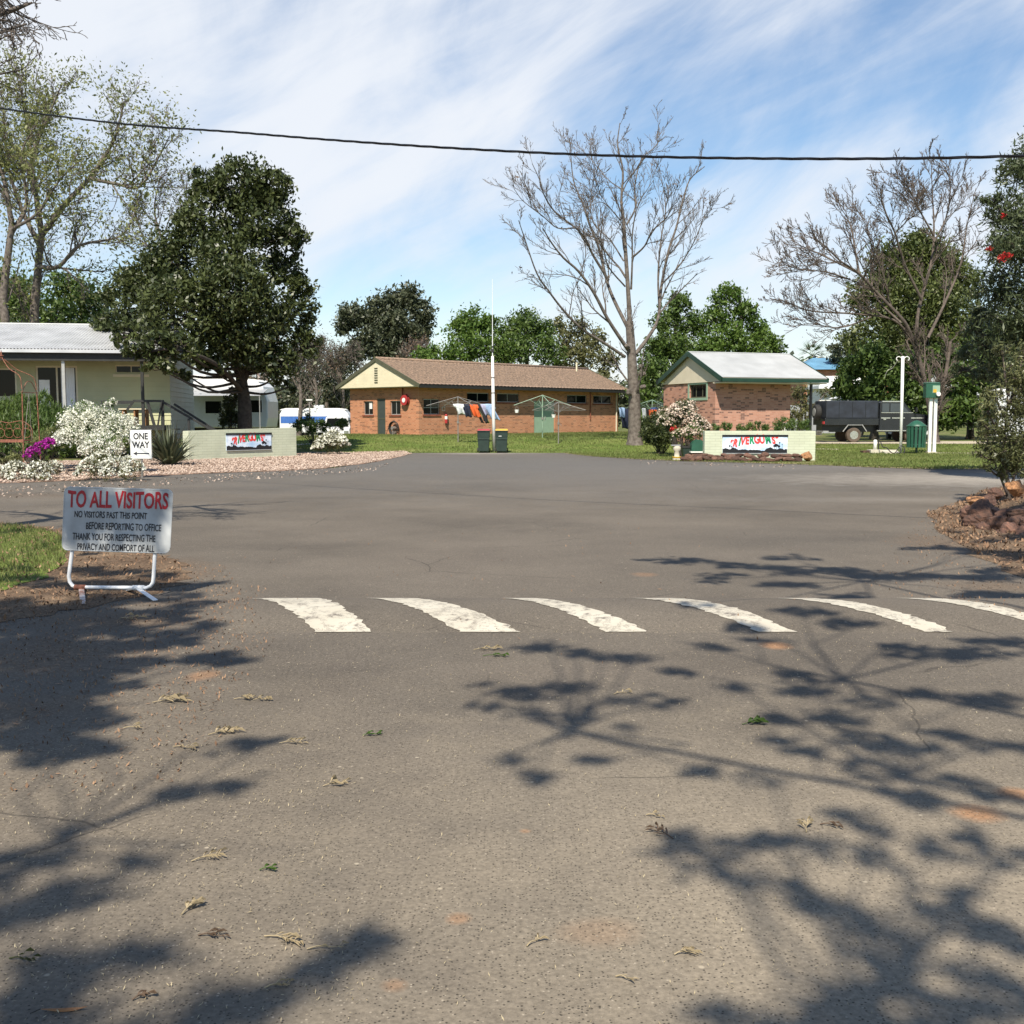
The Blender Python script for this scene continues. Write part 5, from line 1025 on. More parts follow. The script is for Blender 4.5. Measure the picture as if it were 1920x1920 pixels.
# bare tree left of the road: its twigs hang into the top left corner
z5 = lambda L: L
sparse('leafless tree beside the road whose twigs hang into the top left corner', (-620, 1400, 12.5), [([(-300, 1140, 13), (-300, 700, 13), (-280, 350, 13), (-250, 150, 13)], .22, .12), ([(-280, 350, 13), (-180, 180, 13), (-80, 60, 12.8), (20, 20, 12.6), (60, 5, 12.5)], .08, .012), ([(-200, 200, 13), (-90, 130, 12.6), (-20, 70, 12.4), (50, 45, 12.2)], .05, .01), ([(-250, 150, 13), (-200, -60, 13), (-100, -200, 13), (20, -260, 13)], .10, .02), ([(-250, 200, 13), (-330, 0, 13.5), (-380, -200, 14)], .10, .02), ([(-130, -150, 13), (-40, -60, 12.6), (30, -20, 12.4)], .05, .01), ([(-280, 300, 13), (-420, 150, 13), (-560, 60, 13)], .09, .02)], .2, 73, 13, 1.15, 0, .1, bk='twig', lvl=2, ang=.7, rmin=.005, up=-.05)
# ------------------------------------------------------------------ overhead cable and its poles
def cable():
    pts = [(-900, 60, 30), (0, 203, 22), (480, 251, 18.5), (960, 284, 16), (1400, 297, 14.5), (1900, 293, 13), (2500, 262, 11.8)]
    Q = spline([at(*p) for p in pts], 14)
    e0, e1 = Q[0], Q[-1]; o = thing('power_cable', 'black twisted overhead cable sagging across the sky', 'cable', (0, 0, 0))
    mb = MB(); L = np.concatenate([[0], np.cumsum(np.linalg.norm(np.diff(Q, axis=0), axis=1))]); s = np.arange(0, L[-1], .12); C = np.stack([np.interp(s, L, Q[:, i]) for i in range(3)], 1)
    for k in range(3):
        a = s*5.5+k*2.094; D = C+np.column_stack([np.zeros_like(s), np.cos(a)*.0105, np.sin(a)*.0105]); mb.tube(D, .0105, 5)
    mb.build('twisted_cores', 'black', o)
    for i, e in enumerate((e0, e1)):
        p = thing('utility_pole', ('timber pole at the far left end of the overhead cable', 'timber pole at the right end of the overhead cable')[i], 'utility pole', (e[0], e[1]+.2, 0), 0, 'timber poles carrying the cable')
        mb = MB(); mb.tube([(0, 0, -.2), (0, 0, e[2]+.5)], [.17, .12], 12); mb.build('pole', 'bark', p, smooth=True); mb = MB(); mb.disc((0, -.13, e[2]), (0, 1, 0), .03, .2, 8); mb.build('clamp', 'galv', p)
cable()
# ------------------------------------------------------------------ visitors sign on its folding frame
M['signface'] = mat('weathered_shade_greyed_enamel', (.44, .455, .455), .4, .22, 4, det=8)  # base greyed to carry some of the dappled shade; the mottling is weathering
M['letterred'] = mat('red_lettering', (.42, .012, .02), .5, .2, 20); M['letterblack'] = mat('black_lettering', (.015, .015, .02), .5, .1)
def visitors():
    Y = 9.42; pl = at(127, 1060, Y); c = at(210, 1060, Y)
    t = thing('visitors_sign', 'white metal sign with red heading TO ALL VISITORS on a bent tube stand', 'sign', (c.x, Y, 0), R(-3)); ox, oz = c.x, 0
    def q(px, py, dy=0): p = at(px, py, Y); return (p.x-ox, dy, p.z)
    # panel, slightly rotated in its own plane
    tl, tr, bl_, br_ = q(122, 913), q(329, 922), q(117, 1031), q(322, 1036)
    org = Vector((bl_[0], -.02, bl_[2])); ux = (Vector((br_[0], -.02, br_[2]))-org); uz = (Vector((tl[0], -.02, tl[2]))-org); Wd, Ht = ux.length, uz.length; ux.normalize(); uz.normalize()
    fn = lambda u, v, w: tuple(org+ux*u+uz*v+Vector((0, -1, 0))*w)
    r = .05; pts = []
    for (cx, cy, a0) in ((Wd-r, r, -90), (Wd-r, Ht-r, 0), (r, Ht-r, 90), (r, r, 180)):
        for k in range(6): a = R(a0+18*k); pts.append((cx+r*math.cos(a), cy+r*math.sin(a)))
    mb = MB(); mb.prism(pts, fn, 0, .006); pn = mb.build('panel', 'signface', t)
    mb = MB(); e = [fn(u, v, .004) for u, v in pts]; mb.tube(e+[e[0]], .006, 5); mb.build('rolled_edge', 'signface', pn)
    sx = Wd/205; sy = Ht/117
    def line(s, px0, px1, pyb, h, m_, bold, shear=.0, drop=.0):
        u0 = (px0-120)*sx; wd = (px1-px0)*sx; o = text('lettering', s, h*sy, m_, pn, lambda x, y, z: (x, y, z), bold=bold)
        xs = [v.co.x for v in o.data.vertices]; x0, x1 = min(xs), max(xs); k = wd/(x1-x0)
        for v in o.data.vertices:
            x = u0+(v.co.x-x0)*k; y = (1031-pyb)*sy+v.co.y*(1+.05*math.sin(x*37+pyb))-drop*(x-u0)+.0012*math.sin(x*61+pyb); v.co = fn(x+shear*v.co.y, y, .0065+max(v.co.z, 0)+.0015)
    line('TO ALL VISITORS', 127, 318, 950, 29, 'letterred', .005, drop=-.008)
    line('NO VISITORS PAST THIS POINT', 141, 279, 969, 11.5, 'letterblack', .0012)
    line('BEFORE REPORTING TO OFFICE', 164, 307, 990.5, 12.5, 'letterblack', .0012)
    line('THANK YOU FOR RESPECTING THE', 139, 297, 1010.5, 12.3, 'letterblack', .0012)
    line('PRIVACY AND COMFORT OF ALL', 149, 296, 1029.3, 12.3, 'letterblack', .0012)
    # bent tube frame
    P = [q(141, 920), q(134, 1033), q(131, 1080), q(128, 1106)]; L_ = [(p[0], 0, p[2]) for p in P]; rr = .017
    bz = .085
    xl, xr_ = L_[-1][0], q(290, 1100)[0]
    path = [(q(141, 920)[0], 0, tl[2]-.03), (q(134, 1033)[0], 0, bl_[2]), (xl, 0, bz+.10), (xl+.006, 0, bz+.05), (xl+.03, 0, bz+.015), (xl+.07, 0, bz), ((xl+xr_)/2, 0, bz), (xr_-.07, 0, bz), (xr_-.03, 0, bz+.015), (xr_-.006, 0, bz+.05), (xr_, 0, bz+.10), (q(292, 1036)[0], 0, br_[2]), (q(296, 925)[0], 0, tr[2]-.04)]
    mb = MB(); mb.tube(path, rr, 10); mb.build('tube_frame', 'whitemetal', t, smooth=True)
    M['rustwhite'] = mat('rust_stained_white', (.70, .68, .64), .5, .3, 14, col2=(.26, .09, .04))
    def foot(x, dy0, x1, y1, name='foot', m_='whitemetal'):
        mb = MB(); a = Vector((x, dy0, bz-.01)); b = Vector((x1, y1, .012)); mb.beam(a, b, .045, .008); mb.build(name, m_, t, bevel=.002)
    foot(xl+.11, 0, xl+.32, -.42, m_='rustwhite'); foot(xl+.09, 0, xl-.02, .34); foot(xr_-.14, 0, xr_+.10, -.22); foot(xr_-.16, 0, xr_-.36, .30)
    for x in (xl+.10, xr_-.14):
        mb = MB(); mb.tube([(x-.05, 0, bz), (x+.05, 0, bz)], .024, 10); mb.build('hinge_sleeve', 'rust' if x < xl+.2 else 'whitemetal', t, smooth=True)
visitors()
def oneway():
    Y = 28.2; a = at(245, 861, Y); b = at(286.5, 861, Y); top = at(245, 805, Y).z; zb = a.z; w = b.x-a.x; h = top-zb; cx = (a.x+b.x)/2
    t = thing('one_way_sign', 'white ONE WAY sign with a black arrow pointing left, among the white flowers', 'sign', (cx, Y, 0)); x0 = -w/2
    r = .03; pts = []
    for (qx, qy, a0) in ((w/2-r, zb+r, -90), (w/2-r, top-r, 0), (-w/2+r, top-r, 90), (-w/2+r, zb+r, 180)):
        for k in range(5): an = R(a0+22.5*k); pts.append((qx+r*math.cos(an), qy+r*math.sin(an)))
    fn = lambda u, v, ww: (u, -.03-ww, v)
    mb = MB(); mb.prism(pts, fn, 0, .004); pn = mb.build('panel', 'white', t)
    mb = MB(); e = [(u*.97, -.0345, (v-(zb+top)/2)*.975+(zb+top)/2) for u, v in pts]; mb.tube(e+[e[0]], .008, 4); mb.build('border_line', 'letterblack', pn)
    for s, yb, ww in (('ONE', .67, .66), ('WAY', .385, .80)):
        o = text('lettering', s, h*.205, 'letterblack', pn, lambda x, y, z: (x, y, z), bold=.008); xs = [v.co.x for v in o.data.vertices]; m0, m1 = min(xs), max(xs)
        for v in o.data.vertices: v.co = fn((v.co.x-m0)/(m1-m0)*w*ww-w*ww/2, zb+h*yb+v.co.y, .0045+max(v.co.z, 0))
    ar = [(-.36, .19), (-.16, .27), (-.20, .21), (.36, .21), (.36, .17), (-.20, .17), (-.16, .11)]
    mb = MB(); mb.prism([(u*w, zb+v*h) for u, v in ar], fn, .0045, .006); mb.build('arrow', 'letterblack', pn)
    mb = MB(); mb.tube([(0, 0, -.1), (0, 0, top-.05)], .03, 10); mb.build('post', 'galv', t)
oneway()
# ------------------------------------------------------------------ flowers and shrubs
def bush(label, lobes, leafspec, flowerspec=None, cat='shrub', name='shrub', seed=1, base=None, stems=True, group=None, dx=0):
    rng = np.random.default_rng(seed); c0 = np.mean([np.array(at(*l[:3])) for l in lobes], 0); b = Vector((c0[0], c0[1], Hs(c0[0], c0[1])-.02)); root = thing(name, label, cat, b, 0, group)
    pl = []; pf = []
    for (px, py, Y, rp) in lobes:
        c = np.array(at(px, py, Y)); r = rp*Y/F; n = int(leafspec[0]*r*r*12.5)
        p, sc = blob(c, (r, r, r), n, rng=rng, shell=.4, subr=.35); pl.append(p[p[:, 2] > b.z+.0])
        if flowerspec:
            n = int(flowerspec[0]*r*r*12.5); d = rng.normal(size=(n, 3)); d /= np.linalg.norm(d, axis=1)[:, None]; d[:, 2] = np.where(d[:, 2] < -.4, -d[:, 2], d[:, 2])
            nsb = max(8, n//(flowerspec[3] if len(flowerspec) > 3 else 9)); cc = rng.normal(size=(nsb, 3)); cc /= np.linalg.norm(cc, axis=1)[:, None]; cc[:, 2] = np.abs(cc[:, 2])*1.0-.25; cc *= (.86+.22*rng.random((nsb, 1)))
            p = c+(cc[rng.integers(0, nsb, n)]+rng.normal(size=(n, 3))*(flowerspec[4] if len(flowerspec) > 4 else .05))*r; pf.append(p[p[:, 2] > b.z+.02])
    leafobj('foliage', np.concatenate(pl), leafspec[1], leafspec[2], root, leafspec[3] if len(leafspec) > 3 else .4, .3, leafspec[4] if len(leafspec) > 4 else None, rng=rng)
    if pf: leafobj('flowers', np.concatenate(pf), flowerspec[1], flowerspec[2], root, .8, 1.0, rng=rng)
    if stems:
        mb = MB()
        for (px, py, Y, rp) in lobes:
            e = at(px, py, Y)-b
            for k in range(4): mb.tube([(rng.normal()*.08, rng.normal()*.08, -.02), e*.5+Vector((rng.normal()*.1, rng.normal()*.1, 0)), e+Vector(rng.normal(size=3)*rp*Y/F*.4)], [.02, .015, .006], 4, cap=False)
        mb.build('stems', 'barkdark', root)
    return root
bush('large bush of arching creamy white blossom behind the one way sign', [(185, 800, 31, 42), (150, 790, 31, 34), (225, 805, 30.6, 34), (135, 825, 30.5, 30), (190, 840, 30, 36), (245, 825, 30.4, 26), (160, 765, 31.5, 16), (208, 755, 32, 10)], (760, .06, 'lbright', .35), (760, .048, 'lwhite', 10, .11), seed=81)
bush('low mound of white daisies at the front left beside the road edge', [(30, 882, 27.2, 24), (75, 882, 27.0, 24), (5, 887, 27.0, 20), (55, 893, 26.5, 16), (100, 878, 27.4, 18), (20, 895, 26.4, 12), (85, 895, 26.5, 12)], (900, .05, 'lolive', .25), (400, .048, 'lwhite', 3, .03), cat='flowers', name='daisy_clump', seed=82, stems=False)
bush('low mound of white daisies in front of the one way sign', [(170, 876, 27.0, 24), (215, 876, 26.9, 26), (250, 878, 26.9, 22), (190, 860, 28, 20), (240, 865, 27.6, 14), (150, 888, 26.6, 12), (200, 888, 26.4, 14), (235, 888, 26.4, 12)], (900, .05, 'lolive', .25), (400, .048, 'lwhite', 3, .03), cat='flowers', name='daisy_clump', seed=83, stems=False)
bush('low yellowish herb tuft on the gravel in front of the swing seat', [(15, 868, 28.2, 13), (40, 862, 28.6, 12), (-8, 862, 28.6, 14)], (600, .08, 'lolive', .3), cat='plant', name='plant', seed=96)
bush('dark green ground cover behind the magenta flowers', [(20, 842, 31, 16), (50, 836, 31, 14), (120, 845, 30.4, 14), (-10, 840, 31, 16), (85, 850, 30, 12)], (600, .09, 'lmid', .3), cat='plant', name='plant', seed=97)
bush('sloping patch of magenta flowers left of the white blossom', [(62, 848, 28.5, 12), (78, 838, 28.8, 13), (92, 829, 29, 11), (50, 856, 28.2, 7)], (700, .05, 'lolive', .3), (1500, .05, 'lpurple', 6, .08), cat='flowers', name='daisy_clump', seed=84, stems=False)
bush('small mound of white daisies at the far end of the gravel, by the left wall', [(610, 830, 45.5, 20), (635, 830, 45.5, 20), (595, 838, 45, 11), (625, 815, 45.8, 12)], (520, .08, 'lolive', .3), (230, .085, 'lwhite', 3, .03), cat='flowers', name='daisy_clump', seed=85, stems=False)
bush('feathery green rosemary hedge below the cabin deck', [(25, 775, 33, 34), (60, 770, 33, 30), (95, 775, 33, 28), (10, 800, 32.5, 30), (60, 800, 32, 34), (105, 800, 32, 26), (120, 780, 33, 18), (85, 745, 33.5, 14), (35, 750, 33.5, 14), (-15, 770, 33, 26), (80, 825, 31.5, 22), (110, 835, 31, 16)], (700, .13, 'lmid', .16, (.1, 0, 1, .62)), seed=86)
bush('yellow flecked low shrub between the rosemary and the white blossom', [(95, 815, 30.8, 20), (75, 828, 30.4, 16), (115, 805, 31, 14), (25, 860, 28.6, 14), (8, 865, 28.6, 12)], (650, .07, 'lsparse', .3), seed=87)
bush('green bushes behind the left wall near the blue striped caravan', [(560, 800, 50, 14), (585, 800, 50, 16), (608, 798, 50, 14), (640, 795, 50, 14), (575, 785, 51, 12)], (420, .12, 'lmid', .35), seed=88)
bush('dark glossy bush standing behind the left wall against the silver caravan', [(432, 760, 46.5, 18), (440, 738, 46.5, 14), (425, 782, 46.5, 20), (450, 785, 46.5, 16)], (420, .13, 'ldark', .4), seed=89)
bush('rounded bush of pinkish white blossom left of the right green wall', [(1275, 775, 42.5, 27), (1255, 790, 42.5, 22), (1300, 795, 42.2, 24), (1290, 765, 43, 18), (1318, 800, 42, 16), (1245, 775, 43, 14)], (480, .09, 'ldark', .4), (210, .07, 'lwhite2', 4, .05), seed=90)
bush('yellow-green flowering bush above the planter beside the right green wall', [(1290, 812, 40.6, 15), (1270, 815, 40.8, 12), (1308, 812, 40.6, 12), (1300, 800, 40.8, 12)], (500, .07, 'lbright', .4), (300, .06, 'lwhite2', 5, .05), seed=91)
bush('dark shaded shrub at the foot of the bare tree', [(1228, 806, 46, 26), (1252, 805, 45.6, 24), (1236, 786, 46.2, 22), (1215, 818, 46.4, 18), (1260, 822, 45, 18), (1238, 825, 45.5, 18)], (520, .11, 'ldark', .4), seed=92)
t = bush('clump of upright green shrubs along the mottled brick wall, right of the flowering bush', [(1362, 800, 44.5, 12), (1340, 802, 44.5, 10)], (600, .12, 'lmid', .2, (0, 0, 1, .5)), seed=93)
bush('row of feathery green shrubs behind the right green wall', [(1390, 803, 44, 11), (1410, 802, 44, 12), (1432, 802, 44, 10), (1460, 800, 44, 14), (1485, 798, 44, 15), (1510, 798, 44, 15), (1470, 790, 44.5, 10), (1420, 797, 44.5, 8)], (600, .12, 'lmid', .18, (0, 0, 1, .5)), seed=94)
bush('red flower spike above the pinkish blossom bush', [(1264, 806, 41.5, 6)], (300, .07, 'lmid', .3), (1500, .07, 'lred', 6, .2), cat='flowers', name='flowering_plant', seed=95)
# flax with sword leaves
def flax():
    p = at(318, 862, 35.5); t = thing('flax_plant', 'spiky flax with long sword shaped leaves between the one way sign and the left wall', 'plant', (p.x, p.y, 0)); rng = np.random.default_rng(8); V = []; Fc = []; c = 0
    for k in range(230):
        a = rng.random()*6.283; e = R(18)+R(68)*rng.random(); L = 1.0+.75*rng.random(); w = .032; d = np.array([math.cos(a)*math.cos(e), math.sin(a)*math.cos(e), math.sin(e)]); s = np.cross(d, [0, 0, 1]); s /= np.linalg.norm(s)
        b = np.array([math.cos(a)*.15*rng.random(), math.sin(a)*.15*rng.random(), 0]); m_ = b+d*L*.55; e_ = b+d*L+np.array([0, 0, -.22*math.cos(e)*L])
        V += [b-s*w*.6, b+s*w*.6, m_+s*w, m_-s*w, e_]; Fc += [(c, c+1, c+2, c+3), (c+3, c+2, c+4, c+4)]; c += 5
    me = bpy.data.meshes.new('leaves'); me.from_pydata([tuple(v) for v in V], [], [f if f[2] != f[3] else f[:3] for f in Fc]); at_ = me.attributes.new('rnd', 'FLOAT', 'FACE'); at_.data.foreach_set('value', np.repeat(rng.random(230), 2).astype(np.float32)); link('leaves', me, 'lflax', t)
    mb = MB(); mb.tube([(0, 0, -.05), (0, 0, .18)], [.2, .12], 10); mb.build('crown_base', 'lbrown', t)
flax()
# ------------------------------------------------------------------ garden swing seat at the left edge
def swing():
    Y = 29.5; o = at(8, 862, Y); t = thing('garden_swing', 'rusty orange iron garden swing seat with a pagoda top at the left edge', 'garden swing', (o.x, Y, 0)); q = lambda px, py, dy=0: Vector((at(px, py, Y).x-o.x, dy, at(px, py, Y).z))
    hw = q(58, 800).x-q(8, 800).x; cx = q(8, 800).x
    for s in (-1, 1):
        for dy in (-.45, .45):
            mb = MB(); x = cx+s*hw; mb.tube([(x, dy*1.2, 0), (x, dy, q(58, 735).z)], .015, 8); mb.build('upright', 'rust', t)
        mb = MB(); x = cx+s*hw
        for z in (.35, .9, q(58, 736).z): mb.tube([(x, -.5, z), (x, .5, z)], .010, 6)
        mb.tube(spline([(x, -.45, q(58, 736).z), (x, -.2, q(58, 736).z+.25), (x, 0, q(58, 715).z), (x, .2, q(58, 736).z+.25), (x, .45, q(58, 736).z)]), .010, 6); mb.build('side_frame', 'rust', t)
    ztop = q(10, 668).z; zsh = q(50, 706).z
    mb = MB()
    for s in (-1, 1):
        for dy in (-.45, .45): mb.tube(spline([(cx+s*hw, dy, zsh-.35), (cx+s*hw*.9, dy*.9, zsh), (cx+s*hw*.42, dy*.5, q(30, 692).z), (cx+s*.06, dy*.1, ztop-.08), (cx, 0, ztop)]), .011, 6)
    mb.tube([(cx, 0, ztop-.02), (cx, 0, ztop+.16)], [.03, .01], 8); mb.ring((cx, 0, ztop+.02), (0, 0, 1), .05, .015, 14); mb.build('pagoda_top', 'rust', t)
    zs = q(20, 827).z
    mb = MB()
    for k in range(7): mb.box(cx-hw+.12, cx+hw-.1, -.24+k*.07, -.18+k*.07, zs, zs+.03)
    mb.box(cx-hw+.1, cx+hw-.08, -.29, -.25, zs-.03, zs+.05); mb.build('seat', 'rust', t)
    mb = MB(); zb = q(20, 790).z
    for k in range(5):
        x = cx-hw+.25+k*(2*hw-.5)/4; mb.ring((x, .26, zs+.22), (0, 1, 0), .13, .007, 18, 5); mb.ring((x, .26, zs+.40), (0, 1, 0), .07, .006, 14, 5)
    mb.tube(spline([(cx-hw+.1, .26, zs), (cx-hw+.1, .26, zs+.35), (cx-hw*.5, .26, zs+.55), (cx, .26, zs+.5), (cx+hw*.5, .26, zs+.55), (cx+hw-.1, .26, zs+.35), (cx+hw-.1, .26, zs)]), .010, 6); mb.build('scroll_back', 'rust', t)
    for s in (-1, 1):
        mb = MB()
        for dy in (-.22, .24): mb.tube([(cx+s*(hw-.1), dy, zs), (cx+s*(hw-.02), 0, q(58, 736).z)], .006, 5)
        mb.build('hanger_chain', 'galv', t)
swing()
# ------------------------------------------------------------------ bins and mast
def wheelie(label, px, lid, Y=47.75):
    p = at(px, 845, Y); t = thing('wheelie_bin', label, 'bin', (p.x, Y, Hs(p.x, Y)+.01), 0, 'wheelie bins beside the mast'); mb = MB()
    def fr(z, w, d): return [(-w/2, -d/2, z), (w/2, -d/2, z), (w/2, d/2, z), (-w/2, d/2, z)]
    a = fr(.06, .46, .48); b = fr(.95, .56, .66); mb.hexa(a+b); mb.build('body', 'bin', t, bevel=.025)
    mb = MB(); mb.box(-.30, .30, -.36, .34, .95, .985); mb.box(-.27, .27, -.33, -.335+.01, .60, .63); mb.build('rim', 'bin', t, bevel=.01)
    mb = MB(); mb.hexa([(-.305, -.37, .988), (.305, -.37, .988), (.30, .33, .988), (-.30, .33, .988), (-.26, -.33, 1.03), (.26, -.33, 1.03), (.26, .30, 1.06), (-.26, .30, 1.06)]); mb.build('lid', lid, t, bevel=.012)
    mb = MB(); mb.tube([(-.25, .40, .96), (.25, .40, .96)], .016, 8); mb.box(-.26, -.23, .33, .41, .93, .97); mb.box(.23, .26, .33, .41, .93, .97); mb.build('handle', 'bin', t)
    for s in (-1, 1): mb = MB(); mb.disc((s*.27, .24, .10), (1, 0, 0), .10, .05, 16); mb.build('wheel', 'blackrub', t)
    return t
t1 = wheelie('dark green wheelie bin with a red lid left of the white mast', 907, 'red')
t2 = wheelie('dark green wheelie bin with a yellow lid right of the white mast', 940.5, 'yellow')
mb = MB(); mb.box(-.13, .0, -.31, -.298, .73, .78); mb.build('sticker', 'white', t2)
p = at(925, 846, 48.4); t = thing('antenna_mast', 'white painted pole with a thin whip antenna between the two wheelie bins', 'mast', (p.x, p.y, Hs(p.x, p.y)))
zt = at(925, 668, 48.4).z-t.location.z; zm = at(925, 655, 48.4).z-t.location.z; zz = at(925, 523, 48.4).z-t.location.z
mb = MB(); mb.tube([(.05, 0, -.1), (0, 0, zt*.5), (-.03, 0, zt)], [.085, .075, .06], 12); mb.build('pole', 'white', t, smooth=True)
mb = MB(); mb.tube([(-.03, 0, zt), (-.03, 0, zz)], [.022, .010], 6); mb.build('antenna', 'whitemetal', t)
mb = MB(); mb.box(-.10, .04, -.05, .05, zm-.12, zm+.02); mb.disc((-.03, 0, zm+.12), (0, 0, 1), .05, .06, 10); mb.build('mount', 'darkwood', t)
for z in (zt*.62, zt*.78): mb = MB(); mb.disc((-.012, 0, z), (0, 0, 1), .085, .05, 12); mb.build('strap', 'galv', t)
# ------------------------------------------------------------------ rotary clotheslines and washing
def hoist(label, px, Y, apy, hubdy, rad, ang, m_, tilt=0):
    p = at(px, 840, Y); z0 = Hs(p.x, Y); t = thing('rotary_clothesline', label, 'clothesline', (p.x, Y, z0), 0, 'rotary clotheslines on the lawn'); za = at(px, apy, Y).z-z0; ze = at(px, hubdy, Y).z-z0
    mb = MB(); mb.tube([(0, 0, -.1), (0, 0, za)], .028, 8); mb.build('post', m_, t); mb = MB(); mb.disc((0, -.03, 1.0), (0, 0, 1), .06, .12, 10); mb.tube([(0, -.05, 1.0), (.12, -.08, .95), (.12, -.08, .85)], .012, 5); mb.build('winder', 'galv', t)
    ends = []
    for k in range(4):
        a = R(ang+90*k); e = Vector((math.cos(a)*rad, math.sin(a)*rad, ze)); ends.append(e); mb = MB(); mb.tube([(0, 0, za), e], .018, 6); mb.tube([(0, 0, ze-.12), e*.45+Vector((0, 0, .55*(za+(ze-za)*.45)-ze*.0+.0))*0+Vector((0, 0, (za+(ze-za)*.45)-ze*.45))], .010, 5); mb.build('arm', m_, t)
    mb = MB(); top = Vector((0, 0, za))
    for f in (1.0, .82, .64, .46):
        q = [top+(e-top)*f for e in ends]
        for i in range(4): mb.tube([q[i], (q[i]+q[(i+1) % 4])/2-Vector((0, 0, .03)), q[(i+1) % 4]], .005, 3, cap=False)
    mb.build('wires', 'galv', t); return t, ends, top
h1 = hoist('galvanised rotary clothesline with washing near the bins', 859, 53.2, 744, 761, 1.7, 28, 'galv')
h2 = hoist('green rotary clothesline in front of the green double door', 1017, 56, 741, 760, 1.55, 15, 'greendoor')
h3 = hoist('empty galvanised rotary clothesline nearest the tree, right of the green one', 1047, 52.5, 754, 769, 1.45, 62, 'galv')
h4 = hoist('rotary clothesline half hidden behind the bare tree trunk', 1222, 60, 750, 766, 1.7, 20, 'greendoor')
CC = {'white': (.72, .74, .76), 'navy': (.015, .02, .045), 'orange': (.75, .13, .03), 'lilac': (.42, .42, .58), 'lightblue': (.30, .42, .62), 'black': (.02, .02, .022), 'red': (.45, .05, .04), 'khaki': (.35, .36, .12), 'blue': (.05, .09, .25)}
for k, v in CC.items(): M['c_'+k] = mat('cloth_'+k, v, .9, .15, 6, bump=.3, bscale=12)
def cloth(name, label, cat, px, py, Y, w, h, m_, lean=.0, seed=0, shape='shirt', group='washing on the clotheslines', yaw=0):
    rng = np.random.default_rng(seed); p = at(px, py, Y); t = bpy.data.objects
    n, m2 = 10, 12; V = []; Fc = []
    for j in range(m2+1):
        v = j/m2
        for i in range(n+1):
            u = i/n-.5; wd = w
            if shape == 'shirt': wd = w*(1.5 if v < .3 else 1.0)*(1-.25*(v > .3)*0)
            x = u*wd+lean*v*h; y = .06*math.sin(u*9+seed+v*2)*v+.12*v*v; z = -v*h+.03*math.cos(u*7+seed)*v-.04*abs(u)*(1-v)
            V.append((x, y, z))
    for j in range(m2):
        for i in range(n): Fc.append((j*(n+1)+i, j*(n+1)+i+1, (j+1)*(n+1)+i+1, (j+1)*(n+1)+i))
    if shape == 'trousers': Fc = [f for f in Fc if not ((f[0] % (n+1)) in (4, 5) and f[0]//(n+1) > 3)]
    mb = MB(); mb.add(V, Fc); o = mb.build(name, 'c_'+m_, None, smooth=True); o.location = p; o.rotation_euler = (0, 0, yaw)
    md = o.modifiers.new('thick', 'SOLIDIFY'); md.thickness = .008; tag(o, label, cat, group)
for i, (nm, px, w, h, c, ln, sh, lb) in enumerate([('shirt', 859, .34, .50, 'white', .35, 'shirt', 'crumpled white shirt, leftmost on the clothesline near the bins'), ('shirt', 872, .30, .62, 'navy', .3, 'shirt', 'navy shirt hanging second from the left near the bins'), ('shirt', 885, .36, .62, 'orange', .45, 'shirt', 'bright orange shirt blowing on the clothesline'), ('trousers', 893, .38, .95, 'black', .45, 'trousers', 'black trousers hanging below the orange shirt'),
        ('shirt', 899, .36, .55, 'lilac', .55, 'shirt', 'pale lilac shirt hanging behind the orange one'), ('towel', 905, .22, .80, 'navy', .2, 'towel', 'narrow dark towel between the lilac shirt and the blue one'), ('shirt', 914, .40, .80, 'lightblue', .55, 'shirt', 'light blue shirt leaning in the wind beside the mast'), ('cap', 919, .26, .24, 'red', .1, 'towel', 'small reddish cloth pegged next to the mast'), ('towel', 897, .2, .9, 'khaki', .5, 'towel', 'thin olive cloth peeping out under the lilac shirt')]):
    cloth(nm, lb, {'shirt': 'shirt', 'trousers': 'trousers', 'towel': 'towel', 'cap': 'cloth'}[nm], px, 757+(i % 3)*.7, 52.0+.12*i, w, h, c, ln, i, sh)
for i, (nm, px, py, w, h, c, lb) in enumerate([('towel', 1166, 764, .30, .55, 'lightblue', 'light blue towel showing left of the bare tree trunk'), ('towel', 1172, 766, .5, 1.1, 'navy', 'dark navy towel left of the bare tree trunk'), ('towel', 1207, 765, .22, .6, 'white', 'white towel showing right of the bare tree trunk'), ('towel', 1224, 768, .45, .45, 'orange', 'orange cloth hanging right of the bare tree trunk'), ('towel', 1228, 764, .5, .4, 'blue', 'dark blue cloth above the orange one, right of the trunk'), ('towel', 1214, 767, .35, .8, 'black', 'black cloth hanging beside the white towel, right of the trunk')]):
    cloth(nm, lb, 'towel' if nm == 'towel' else 'cloth', px, py, 59.0+.15*i, w, h, c, .1, 20+i, 'towel')
for i, (px, py, lb) in enumerate([(969, 768, 'small peg basket hanging from the green clothesline'), (1038, 777, 'white peg basket hanging on the nearest empty clothesline')]):
    p = at(px, py, 53.5); t = thing('peg_basket', lb, 'basket', p, 0, 'peg baskets on the clotheslines'); mb = MB(); mb.tube([(0, 0, 0), (0, 0, -.16)], [.11, .08], 10); mb.build('basket', 'white', t); mb = MB(); mb.tube(spline([(-.1, 0, 0), (0, 0, .16), (.1, 0, 0)]), .008, 4); mb.build('hook', 'galv', t)
